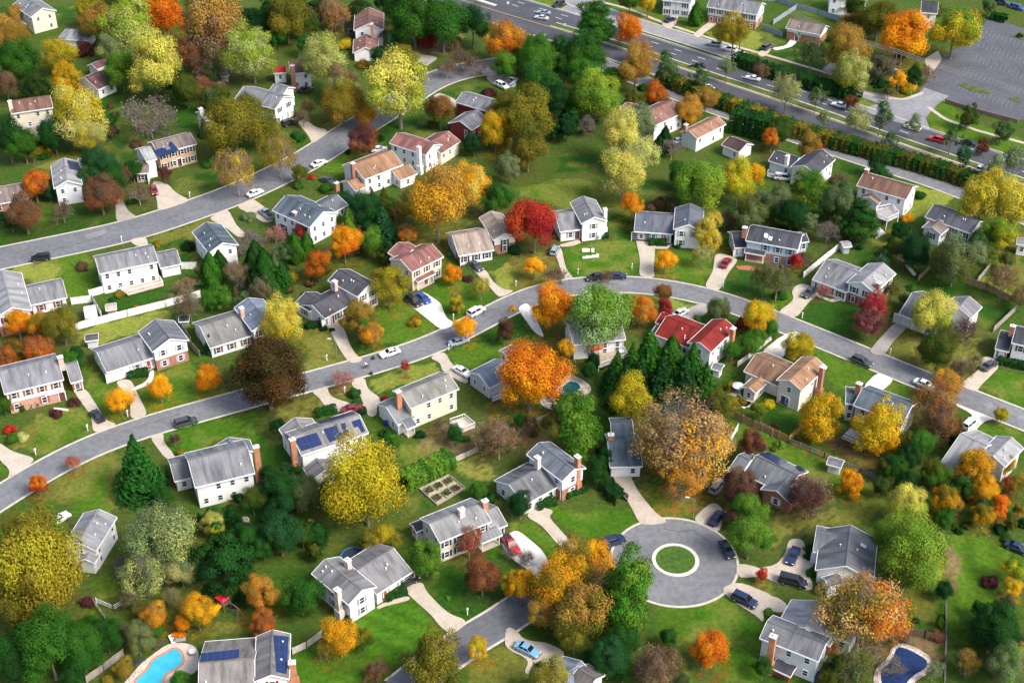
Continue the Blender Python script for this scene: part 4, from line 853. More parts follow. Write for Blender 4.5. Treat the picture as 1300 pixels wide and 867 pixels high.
def build_trees():
    for k, lst in TREES.items():
        for t in lst: tree(k, *t)
    hedge('long clipped hedge along the highway and service road', [(838,104),(900,130),(955,150),(1010,172),(1060,186)], 4.0, 3.3, 'G1', 'OL')
    hedge('olive hedge strip beside the highway towards the pointed trees', [(1062,187),(1110,200),(1170,216),(1235,237),(1300,262)], 4.0, 3.3, 'G1', 'OD')
    hedge('tall dense evergreen block beside the service road', [(930,164),(975,176)], 5.0, 5.5, 'G0', 'G1')
    hedge('dark green hedge between frontage road and highway', [(934,80),(975,96),(1030,112),(1088,128)], 4.0, 3.0, 'G1', 'G0')
    hedge('bright green back-garden hedge beside raised beds', [(738,745),(850,690),(972,625)], 3.2, 2.8, 'G2', 'G5', 10)
    hedge('clipped hedge beside driveway beneath the great oak', [(465,740),(510,790),(545,825)], 2.6, 1.8, 'G1', 'G0', 11)
    hedge('clipped hedge by the parking lot corner', [(1135,95),(1205,112)], 2.5, 2.0, 'G0', 'G1', 4)
    for lb, k, p in [('trimmed hedge under the windows of long carport wing', 9, [(640,192),(740,178)]), ('foundation hedge before the colonial with brick-red shutters', 9, [(98,355),(195,325)]), ('foundation hedge before the slate carport house', 7, [(685,375),(772,378)]),
        ('foundation hedge below gable of slate carport house', 7, [(808,378),(905,385)]), ('dark foundation hedge behind the lawn letters', 7, [(350,345),(478,338)]), ('trimmed hedge before house with red shutters', 12, [(1168,120),(1310,150)]), ('trimmed hedge below wing of slate-roofed brick-based house', 11, [(122,848),(212,818)]), ('trimmed hedge along the brick-based gable wall', 11, [(262,790),(368,748)]),
        ('low hedge behind house with solar arrays', 10, [(300,385),(400,360)]), ('low hedge before grey split-level striped lawn', 14, [(648,448),(745,412)])]:
        hedge(lb, p, 1.6, 1.2, 'G0', 'G1', k)

# dense planting the photograph shows between the gardens: zones of a crop filled with trees and shrubs of the colours seen there
THICKETS = [(3,(0,600,60,867),2,'bb','OD OL',70),(1,(1040,380,1160,480),2,'tb','MB OD',50),(7,(500,0,640,60),1,'b','G5',40),(1,(880,300,1110,560),7,'bts','MB RB OD G1',55),(1,(0,360,230,490),4,'bb','G0 G1 OD',60),(1,(140,690,320,800),4,'sb','G1 G0 OL',38),(1,(500,530,640,660),4,'bs','G0 G1 MB',40),(1,(560,0,760,90),4,'tb','MB G1 OD',55),(1,(0,60,120,160),2,'bb','OD BO',60),
 (2,(0,0,130,160),5,'bp','G0 G1',60),(2,(180,0,340,130),4,'bp','G0 G1 OD',58),(2,(640,130,800,270),5,'bts','DK G0 OD G1',45),(2,(820,180,1060,270),4,'ts','MB OD BR',40),(2,(170,430,260,640),3,'ts','MB OD',42),(2,(880,520,1000,640),3,'bs','OD G1 RB',38),(2,(470,0,640,60),3,'bp','G0 OD',55),
 (3,(200,540,330,700),6,'bpc','G0 G1 GT',52),(3,(330,540,430,660),3,'ts','MB GY',42),(3,(0,290,80,430),3,'bb','G1 OD',55),(3,(560,440,660,540),3,'bs','G0 OD',42),(3,(700,560,860,640),3,'sb','DK OD G0',34),
 (7,(650,140,810,230),5,'ts','MB DK OD',38),(7,(1060,170,1300,290),9,'tbs','SG OD MB G0 GT',52),(7,(830,0,1000,60),3,'bb','G1 G2',60),
 (8,(0,90,460,300),13,'btp','G0 G1 OD SG GT MB',58),(8,(0,280,220,330),3,'sb','G0 G1',36),(8,(420,330,800,500),8,'bts','G1 G0 OD GT',42),(8,(620,270,800,380),4,'bs','G0 G1',46),(8,(860,360,1060,560),5,'bt','SG OD G0',55),(8,(1060,340,1300,460),5,'bt','OD SG G5',50),(8,(640,600,760,760),4,'ts','OD MB G1',36),
 (5,(990,420,1300,700),10,'abt','G1 G2 OD SG MB',48),(5,(190,0,320,130),3,'bp','G0 GT',48),(5,(530,0,720,130),4,'bb','G0 G1 MB',50),(5,(0,180,60,260),2,'bs','G1 OD',40),
 (6,(440,60,720,420),13,'bpc','G0 G1 GT OD MB',58),(6,(0,380,160,640),7,'abt','G1 G0 SG',50),(6,(150,560,330,640),3,'bs','G0 RB',38),(6,(720,60,800,330),3,'bt','OL BR',55),
 (10,(20,660,370,867),12,'bpt','G0 G1 GT OD',60),(13,(930,20,1300,460),14,'bpc','G0 G1 GT',70),(14,(0,0,330,260),9,'bp','G0 G1 OD',60),(13,(0,560,540,867),9,'bb','G1 G0 G2',80),(13,(580,380,760,620),5,'tbs','SG MB OL',50),
 (11,(370,100,520,230),4,'bs','G0 G1',42),(11,(0,360,200,560),5,'tsb','MB OD G1',42),(11,(440,540,520,680),3,'bs','G0 G1',38),(11,(1040,280,1300,380),5,'bs','OL G5 OD',32),
 (12,(590,480,1000,780),11,'bbp','G1 G0 G2 OD',58),(12,(850,590,1300,867),12,'bt','OD YO G0 BO G1',52),(12,(0,430,240,560),4,'s','G5 OD OL',28),
 (15,(360,640,560,867),6,'bp','G0 G1',58),(15,(560,740,900,867),4,'ts','MB OD G1',55),(16,(990,480,1300,867),12,'bbt','G0 G1 SG G5 BR',62),(16,(280,700,700,867),6,'bt','SG OD G1',58),(16,(920,0,1300,110),6,'bs','G1 G0 OD',44),(16,(880,400,940,560),2,'bs','G0 G1',36),
 (9,(0,0,280,110),5,'b','OR RB OD',52),(9,(330,60,420,140),2,'bs','G1 G2',36),(14,(560,90,720,180),3,'bb','OL OD',50),(4,(540,260,700,460),5,'tbs','GY G0 OD',42),(4,(430,60,640,160),4,'bt','OD OL',55)]
def build_thickets():
    g = random.Random(2024)
    streets = [np.array([v.co[:2] for v in o.data.vertices]) for o in bpy.data.objects if o.get('kind') == 'structure' and o.type == 'MESH' and o.name.split('.')[0] in ('street', 'turning_circle', 'driveway', 'highway', 'service_road', 'frontage_road', 'side_road', 'junction')]
    polys = []
    for o in bpy.data.objects:
        if o.get('kind') == 'structure' and o.type == 'MESH' and o.name.split('.')[0] in ('driveway', 'junction', 'parking_lot'):
            polys.append([(v.co.x, v.co.y) for v in o.data.vertices])
    st = [s for s in streets]
    for (k, (x0, y0, x1, y1), n, tys, cols, r0) in THICKETS:
        cl = cols.split(); done = tries = 0
        while done < n and tries < n*14:
            tries += 1
            x, y = g.uniform(x0, x1), g.uniform(y0, y1); r = r0*g.uniform(.62, 1.05); ty = g.choice(tys); 
            if ty == 's': r *= .75
            if ty in 'ac': r *= .6
            w = G(k, x, y, r/FR[k][2]*.09); rm = r/FR[k][2]*depth(w)/FPX; p = Vector((w.x, w.y, 0))
            if any((p.x-t[0])**2+(p.y-t[1])**2 < (.48*(rm+t[2]))**2 for t in TREEPOS): continue
            if any(abs(loc(b, (p.x, p.y, 0))[0]) < b.L/2+rm*.55 and abs(loc(b, (p.x, p.y, 0))[1]) < b.hw+rm*.55 for _, ks in HOUSES for b in ks): continue
            if any(np.min(np.sum((s-np.array([p.x, p.y]))**2, axis=1)) < (rm*.5+2.2)**2 for s in st): continue
            if any(a.endswith('pool') and (p-q).length < 8.5 for a, q, _ in ANCH): continue
            c = g.choice(cl); t2 = g.choice(cl)
            tree(k, x, y, r, ty, c, t2); done += 1
# ------------------------------------------------------------------ ground, lawns, roads
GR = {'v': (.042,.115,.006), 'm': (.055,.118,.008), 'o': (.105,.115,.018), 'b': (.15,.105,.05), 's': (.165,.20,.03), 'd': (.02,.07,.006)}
LAWNS = [
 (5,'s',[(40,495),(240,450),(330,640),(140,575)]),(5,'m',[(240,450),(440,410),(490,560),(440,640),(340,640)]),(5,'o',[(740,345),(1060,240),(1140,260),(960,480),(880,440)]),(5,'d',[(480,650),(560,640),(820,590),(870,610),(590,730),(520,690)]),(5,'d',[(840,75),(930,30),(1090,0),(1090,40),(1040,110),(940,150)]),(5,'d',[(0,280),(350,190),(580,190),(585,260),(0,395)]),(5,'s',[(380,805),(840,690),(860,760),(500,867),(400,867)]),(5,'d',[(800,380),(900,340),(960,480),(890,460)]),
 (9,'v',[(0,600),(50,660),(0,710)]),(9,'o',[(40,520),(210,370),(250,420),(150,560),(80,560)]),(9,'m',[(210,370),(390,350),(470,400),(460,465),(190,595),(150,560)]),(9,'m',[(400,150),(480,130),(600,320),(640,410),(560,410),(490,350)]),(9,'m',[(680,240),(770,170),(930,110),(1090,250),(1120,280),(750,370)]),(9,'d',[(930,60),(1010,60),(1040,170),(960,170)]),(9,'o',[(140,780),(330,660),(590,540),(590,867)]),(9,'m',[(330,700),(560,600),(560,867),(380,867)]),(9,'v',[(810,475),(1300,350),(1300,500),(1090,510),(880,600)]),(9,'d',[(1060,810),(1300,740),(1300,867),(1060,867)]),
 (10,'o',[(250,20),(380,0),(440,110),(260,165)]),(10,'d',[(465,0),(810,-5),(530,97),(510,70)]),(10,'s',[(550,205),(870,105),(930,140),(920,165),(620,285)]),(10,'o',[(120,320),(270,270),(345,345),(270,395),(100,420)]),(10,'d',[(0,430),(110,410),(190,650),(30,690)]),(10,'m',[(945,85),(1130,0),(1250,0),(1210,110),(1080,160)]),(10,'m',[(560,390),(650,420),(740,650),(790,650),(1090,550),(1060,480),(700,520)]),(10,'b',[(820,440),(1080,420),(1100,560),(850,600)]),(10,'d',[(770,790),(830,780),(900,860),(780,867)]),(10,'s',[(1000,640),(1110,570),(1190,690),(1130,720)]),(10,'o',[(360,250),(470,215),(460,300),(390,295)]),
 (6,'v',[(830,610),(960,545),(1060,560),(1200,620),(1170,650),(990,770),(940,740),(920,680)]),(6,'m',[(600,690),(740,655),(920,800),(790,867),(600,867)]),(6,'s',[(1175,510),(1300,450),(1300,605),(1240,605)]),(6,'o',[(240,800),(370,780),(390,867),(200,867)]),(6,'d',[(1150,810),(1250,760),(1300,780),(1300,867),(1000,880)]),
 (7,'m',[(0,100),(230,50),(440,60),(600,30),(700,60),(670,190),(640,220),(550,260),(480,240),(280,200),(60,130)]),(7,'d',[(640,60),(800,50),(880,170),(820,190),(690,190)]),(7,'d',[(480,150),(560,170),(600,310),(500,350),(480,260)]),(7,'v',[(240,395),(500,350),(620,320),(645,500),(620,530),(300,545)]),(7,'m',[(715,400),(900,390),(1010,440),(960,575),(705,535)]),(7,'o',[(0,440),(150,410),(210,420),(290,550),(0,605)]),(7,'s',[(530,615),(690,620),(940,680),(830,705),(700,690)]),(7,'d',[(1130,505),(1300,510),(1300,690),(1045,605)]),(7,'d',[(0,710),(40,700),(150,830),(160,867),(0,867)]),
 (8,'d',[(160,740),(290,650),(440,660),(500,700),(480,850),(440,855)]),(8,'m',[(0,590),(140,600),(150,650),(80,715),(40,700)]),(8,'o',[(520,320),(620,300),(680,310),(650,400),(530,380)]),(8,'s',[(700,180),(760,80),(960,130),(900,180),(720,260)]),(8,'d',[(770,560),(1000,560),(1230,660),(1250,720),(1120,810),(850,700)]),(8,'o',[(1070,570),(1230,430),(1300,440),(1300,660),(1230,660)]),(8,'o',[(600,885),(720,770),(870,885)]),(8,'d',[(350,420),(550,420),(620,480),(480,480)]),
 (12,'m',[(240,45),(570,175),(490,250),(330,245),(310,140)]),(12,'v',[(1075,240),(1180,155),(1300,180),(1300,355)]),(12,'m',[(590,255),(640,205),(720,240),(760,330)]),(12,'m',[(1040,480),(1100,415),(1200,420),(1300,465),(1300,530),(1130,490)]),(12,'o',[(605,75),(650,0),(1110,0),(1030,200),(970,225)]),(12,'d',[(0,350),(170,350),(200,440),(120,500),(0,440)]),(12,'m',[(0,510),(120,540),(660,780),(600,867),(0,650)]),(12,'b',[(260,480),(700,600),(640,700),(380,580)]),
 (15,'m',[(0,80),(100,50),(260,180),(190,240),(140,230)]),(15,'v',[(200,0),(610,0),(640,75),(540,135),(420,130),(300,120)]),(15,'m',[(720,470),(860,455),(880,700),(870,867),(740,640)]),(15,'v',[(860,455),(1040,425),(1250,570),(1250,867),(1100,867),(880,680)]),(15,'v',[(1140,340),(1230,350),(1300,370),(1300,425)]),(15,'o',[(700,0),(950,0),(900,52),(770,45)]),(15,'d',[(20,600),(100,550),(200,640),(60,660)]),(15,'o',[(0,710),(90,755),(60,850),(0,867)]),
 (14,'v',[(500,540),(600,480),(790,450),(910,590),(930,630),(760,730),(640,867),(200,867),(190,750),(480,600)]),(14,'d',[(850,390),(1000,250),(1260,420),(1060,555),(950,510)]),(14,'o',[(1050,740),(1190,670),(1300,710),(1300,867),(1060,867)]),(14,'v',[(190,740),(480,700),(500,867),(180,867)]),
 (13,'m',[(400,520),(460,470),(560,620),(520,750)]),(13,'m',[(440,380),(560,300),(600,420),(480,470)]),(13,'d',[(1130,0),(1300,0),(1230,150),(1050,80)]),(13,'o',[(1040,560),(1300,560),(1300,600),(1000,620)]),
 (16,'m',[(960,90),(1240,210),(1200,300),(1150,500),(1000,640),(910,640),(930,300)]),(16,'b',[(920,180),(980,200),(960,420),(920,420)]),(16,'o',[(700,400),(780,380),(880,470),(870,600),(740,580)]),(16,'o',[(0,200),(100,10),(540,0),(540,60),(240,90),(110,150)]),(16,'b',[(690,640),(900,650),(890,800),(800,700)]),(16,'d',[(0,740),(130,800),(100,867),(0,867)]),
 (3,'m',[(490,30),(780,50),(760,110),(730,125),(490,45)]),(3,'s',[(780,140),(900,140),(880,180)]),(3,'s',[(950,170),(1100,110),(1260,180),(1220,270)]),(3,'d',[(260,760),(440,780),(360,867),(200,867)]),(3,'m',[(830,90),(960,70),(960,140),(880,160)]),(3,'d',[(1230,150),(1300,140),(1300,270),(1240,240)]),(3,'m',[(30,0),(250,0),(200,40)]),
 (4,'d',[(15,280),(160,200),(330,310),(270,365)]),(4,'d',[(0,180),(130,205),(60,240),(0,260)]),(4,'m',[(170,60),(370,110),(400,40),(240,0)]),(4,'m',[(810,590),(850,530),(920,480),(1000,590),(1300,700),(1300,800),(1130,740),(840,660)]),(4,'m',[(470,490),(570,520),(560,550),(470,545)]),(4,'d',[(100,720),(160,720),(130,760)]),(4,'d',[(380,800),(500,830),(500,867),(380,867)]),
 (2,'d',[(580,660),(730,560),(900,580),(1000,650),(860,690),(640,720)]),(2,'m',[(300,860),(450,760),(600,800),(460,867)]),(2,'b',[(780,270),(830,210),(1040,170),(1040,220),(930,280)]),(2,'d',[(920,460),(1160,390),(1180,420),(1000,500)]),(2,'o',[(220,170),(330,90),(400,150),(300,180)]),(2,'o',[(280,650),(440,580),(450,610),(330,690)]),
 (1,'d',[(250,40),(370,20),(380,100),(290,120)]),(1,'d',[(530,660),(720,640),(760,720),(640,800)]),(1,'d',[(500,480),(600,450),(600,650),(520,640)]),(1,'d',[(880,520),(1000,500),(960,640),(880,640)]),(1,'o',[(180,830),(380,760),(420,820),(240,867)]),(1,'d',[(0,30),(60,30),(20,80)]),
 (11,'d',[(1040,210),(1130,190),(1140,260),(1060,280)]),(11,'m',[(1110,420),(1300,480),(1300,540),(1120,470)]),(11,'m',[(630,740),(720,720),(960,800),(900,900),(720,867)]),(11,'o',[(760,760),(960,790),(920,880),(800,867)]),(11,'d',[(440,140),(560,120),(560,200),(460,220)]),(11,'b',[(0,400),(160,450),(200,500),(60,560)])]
def inpoly(X, Y, P):
    c = np.zeros(X.shape, bool); n = len(P)
    for i in range(n):
        x1, y1 = P[i][:2]; x2, y2 = P[(i+1) % n][:2]
        if y1 == y2: continue
        c ^= ((y1 > Y) != (y2 > Y)) & (X < (x2-x1)*(Y-y1)/(y2-y1)+x1)
    return c
def smoothnoise(X, Y, sc, seed):
    g = np.random.default_rng(seed); T = g.random((64, 64))
    x, y = X/sc, Y/sc; xi, yi = np.floor(x).astype(int), np.floor(y).astype(int); fx, fy = x-xi, y-yi
    fx = fx*fx*(3-2*fx); fy = fy*fy*(3-2*fy)
    q = lambda a, b: T[a % 64, b % 64]
    return (q(xi, yi)*(1-fx)+q(xi+1, yi)*fx)*(1-fy)+(q(xi, yi+1)*(1-fx)+q(xi+1, yi+1)*fx)*fy
def build_ground():
    st = .8
    xs = np.concatenate([[-4000, -1500, -600, -300], np.arange(-200, 200.1, st), [300, 600, 1500, 4000]])
    ys = np.concatenate([[-1500, -300, 0, 80], np.arange(122, 470, st), [520, 700, 1500, 6000]])
    X, Y = np.meshgrid(xs, ys); nx, ny = len(xs), len(ys)
    wx = X+(smoothnoise(X, Y, 2.5, 1)-.5)*2.2; wy = Y+(smoothnoise(X, Y, 2.5, 2)-.5)*2.2
    n1 = smoothnoise(X, Y, 9, 3); n2 = smoothnoise(X, Y, 3, 4); n3 = smoothnoise(X, Y, 22, 5)
    base = np.zeros(X.shape+(3,)); mix = np.clip(n1*.6+n2*.5+n3*.3-.25, 0, 1)[..., None]
    base[:] = np.array([.030, .080, .007])*(1-mix)+np.array([.070, .082, .018])*mix
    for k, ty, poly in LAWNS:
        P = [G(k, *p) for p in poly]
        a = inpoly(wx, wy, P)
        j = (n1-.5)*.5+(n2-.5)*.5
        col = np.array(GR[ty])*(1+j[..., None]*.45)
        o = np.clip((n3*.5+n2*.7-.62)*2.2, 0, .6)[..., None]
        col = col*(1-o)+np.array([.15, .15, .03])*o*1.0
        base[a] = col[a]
    # mown stripes
    for (k, poly, ang, w) in ((14, [(500,540),(600,480),(790,450),(910,590),(930,630),(760,730),(640,867),(500,867)], R(-30), 1.7), (16, [(960,90),(1240,210),(1200,300),(1150,500),(1000,640),(930,640),(930,300)], R(86), 2.4)):
        a = inpoly(X, Y, [G(k, *p) for p in poly])
        s = np.sin((X*math.sin(ang)-Y*math.cos(ang))*math.pi*2/(2*w))
        base[a] *= (1+.16*np.sign(s)*np.abs(s)**.4)[a][:, None]
    # fallen leaves round the autumn trees
    g = np.random.default_rng(5); sp = g.random(X.shape)
    for (tx, ty_, r, c, t) in TREEPOS:
        if t == 's' or c[0] < c[1]*1.1: continue
        d2 = ((X-tx)**2+(Y-ty_)**2)/(1.25*r)**2
        i = (d2 < 1) & (sp > .62)
        base[i] = base[i]*.55+np.array(c)*.4*.45/.55*.55
    Z = (smoothnoise(X, Y, 12, 8)-.5)*.02-.03
    me = bpy.data.meshes.new('ground')
    V = np.stack([X, Y, np.where((np.abs(X) < 201) & (Y > 121) & (Y < 471), Z, -.03)], -1).reshape(-1, 3)
    me.vertices.add(len(V)); me.vertices.foreach_set('co', V.astype(np.float32).ravel())
    idx = np.arange(nx*ny).reshape(ny, nx)
    F = np.stack([idx[:-1, :-1], idx[:-1, 1:], idx[1:, 1:], idx[1:, :-1]], -1).reshape(-1, 4)
    me.loops.add(F.size); me.loops.foreach_set('vertex_index', F.astype(np.int32).ravel())
    me.polygons.add(len(F)); me.polygons.foreach_set('loop_start', np.arange(0, F.size, 4, dtype=np.int32))
    ca = me.attributes.new('turf', 'FLOAT_COLOR', 'POINT')
    ca.data.foreach_set('color', np.concatenate([base.reshape(-1, 3), np.ones((nx*ny, 1))], 1).astype(np.float32).ravel())
    me.update(calc_edges=True)
    m, t, b = nt('turf')
    at = N(t, 'ShaderNodeAttribute', attribute_type='GEOMETRY', attribute_name='turf')
    p = wpos(t)
    f1 = ramp(t, noise(t, 1.1, 6, p, .7), .25, .75, .5, 1.5); f2 = ramp(t, noise(t, 6.0, 3, p, .7), .25, .75, .75, 1.25)
    mm = N(t, 'ShaderNodeMath', operation='MULTIPLY'); t.links.new(f1, mm.inputs[0]); t.links.new(f2, mm.inputs[1])
    hv = N(t, 'ShaderNodeHueSaturation'); t.links.new(at.outputs['Color'], hv.inputs['Color']); t.links.new(mm.outputs[0], hv.inputs['Value'])
    t.links.new(ramp(t, noise(t, .5, 4, p), .3, .7, .48, .51), hv.inputs['Hue'])
    t.links.new(hv.outputs[0], b.inputs['Base Color']); b.inputs['Roughness'].default_value = .95; b.inputs['Specular IOR Level'].default_value = .1
    bp = N(t, 'ShaderNodeBump', Strength=.5, Distance=.15); t.links.new(noise(t, 4.0, 4, p, .7), bp.inputs['Height']); t.links.new(bp.outputs[0], b.inputs['Normal'])
    me.materials.append(m)
    structure(link('ground', me))
def asphalt(col, name='asphalt'):
    key = (name, tuple(col))
    if key in MATS: return MATS[key]
    m, t, b = nt(name); p = wpos(t)
    n1 = ramp(t, noise(t, .12, 5, p, .6), .3, .7); n2 = ramp(t, noise(t, .9, 5, p, .65), .42, .62); n3 = ramp(t, noise(t, 14, 2, p), .3, .7)
    c = mixc(t, n1, [x*.82 for x in col], [x*1.15 for x in col]); c = mixc(t, n2, c, mixc(t, 1.0, c, (.78, .78, .79), 'MULTIPLY')); c = mixc(t, n3, c, mixc(t, 1.0, c, (.85, .85, .85), 'MULTIPLY'))
    v = N(t, 'ShaderNodeTexVoronoi', Scale=.16); v.feature = 'DISTANCE_TO_EDGE'
    nn = N(t, 'ShaderNodeTexNoise', Scale=.5, Detail=4); t.links.new(p, nn.inputs['Vector'])
    va = N(t, 'ShaderNodeVectorMath', operation='ADD'); sc = N(t, 'ShaderNodeVectorMath', operation='SCALE'); sc.inputs[3].default_value = 4
    t.links.new(nn.outputs['Color'], sc.inputs[0]); t.links.new(p, va.inputs[0]); t.links.new(sc.outputs[0], va.inputs[1]); t.links.new(va.outputs[0], v.inputs['Vector'])
    cr = ramp(t, v.outputs['Distance'], 0, .007, .7, 1.0)
    cr2 = N(t, 'ShaderNodeCombineColor')
    for i in range(3): t.links.new(cr, cr2.inputs[i])
    c = mixc(t, 1.0, c, cr2.outputs[0], 'MULTIPLY')
    t.links.new(c, b.inputs['Base Color']); b.inputs['Roughness'].default_value = .85; b.inputs['Specular IOR Level'].default_value = .2
    MATS[key] = m
    return m
def resamp(P, n):
    P = [np.array(p[:2]) for p in P]; d = [0]
    for a, b in zip(P[:-1], P[1:]): d.append(d[-1]+np.linalg.norm(b-a))
    d = np.array(d)/d[-1]; s = np.linspace(0, 1, n); A = np.array(P)
    return np.stack([np.interp(s, d, A[:, 0]), np.interp(s, d, A[:, 1])], 1)
def smooth(P, it):
    for _ in range(it): P[1:-1] = (P[:-2]+2*P[1:-1]+P[2:])/4
    return P
def strip(name, A, Bb, z, m, parent=None, z0=None):
    mb = MB(); n = len(A)
    for i in range(n-1):
        mb.quad((*A[i], z), (*A[i+1], z), (*Bb[i+1], z), (*Bb[i], z))
        if z0 is not None:
            mb.quad((*A[i], z0), (*A[i+1], z0), (*A[i+1], z), (*A[i], z)); mb.quad((*Bb[i], z), (*Bb[i+1], z), (*Bb[i+1], z0), (*Bb[i], z0))
    return mb.build(name, m, parent)
CONC = lambda: mat('concrete_kerb', (.50, .46, .38), .9, .2, .8)
def offset(Cn, o):
    T = np.gradient(Cn, axis=0); T /= np.linalg.norm(T, axis=1)[:, None]
    return Cn+np.stack([-T[:, 1], T[:, 0]], 1)*o
def road(name, top, bot, col, n=90, width=None, it=12, kerb=True, ext=(0, 0)):
    a = resamp([U(p) for p in top], n); b = resamp([U(p) for p in bot], n)
    Cn = smooth((a+b)/2, it); bd = resamp([U(p) for p in bot], 1500); w = width or float(np.median([np.min(np.linalg.norm(bd-q, axis=1)) for q in a[5:-5]]))*.98
    if ext[0]: d = Cn[0]-Cn[2]; d /= np.linalg.norm(d); Cn = np.concatenate([[Cn[0]+d*ext[0]*f for f in (1, .66, .33)], Cn])
    if ext[1]: d = Cn[-1]-Cn[-3]; d /= np.linalg.norm(d); Cn = np.concatenate([Cn, [Cn[-1]+d*ext[1]*f for f in (.33, .66, 1)]])
    o = strip(name, offset(Cn, w/2), offset(Cn, -w/2), .02, asphalt(col)); structure(o)
    if kerb:
        for s in (1, -1):
            strip('kerb', offset(Cn, s*(w/2-.05)), offset(Cn, s*(w/2+.38)), .07, CONC(), o, 0)
    return o, Cn, w
def patch(name, k, poly, z, m, smooth_=0, kind=True):
    P = [G(k, *p) for p in poly]
    if smooth_:
        for _ in range(smooth_):
            Q = []
            for i in range(len(P)):
                a, b = P[i], P[(i+1) % len(P)]; w_ = min(.25, .9/max(.1, (b-a).length)); Q += [a.lerp(b, w_), b.lerp(a, w_)]
            P = Q
    a = sum(P[i].x*P[(i+1) % len(P)].y-P[(i+1) % len(P)].x*P[i].y for i in range(len(P)))
    if a < 0: P = P[::-1]
    mb = MB(); mb.slab(P, -.04, z); o = mb.build(name, m)
    bm = bmesh.new(); bm.from_mesh(o.data); bmesh.ops.triangulate(bm, faces=[f for f in bm.faces if len(f.verts) > 4]); bm.to_mesh(o.data); bm.free()
    if kind: structure(o)
    return o
def drive_mat(kind):
    col = {'c': (.46, .395, .31), 'w': (.66, .62, .56), 'a': (.22, .21, .2), 'g': (.33, .30, .26)}[kind]
    key = ('drive', kind)
    if key in MATS: return MATS[key]
    m, t, b = nt('driveway_concrete'); p = wpos(t)
    n1 = ramp(t, noise(t, .35, 5, p, .6), .3, .7); n2 = ramp(t, noise(t, 1.6, 5, p, .7), .5, .68); n3 = ramp(t, noise(t, 12, 2, p), .3, .7)
    c = mixc(t, n1, [x*.85 for x in col], [min(1, x*1.1) for x in col]); c = mixc(t, n2, c, mixc(t, 1.0, c, (.80, .77, .73), 'MULTIPLY')); c = mixc(t, n3, c, mixc(t, 1.0, c, (.9, .9, .9), 'MULTIPLY'))
    t.links.new(c, b.inputs['Base Color']); b.inputs['Roughness'].default_value = .9
    MATS[key] = m
    return m
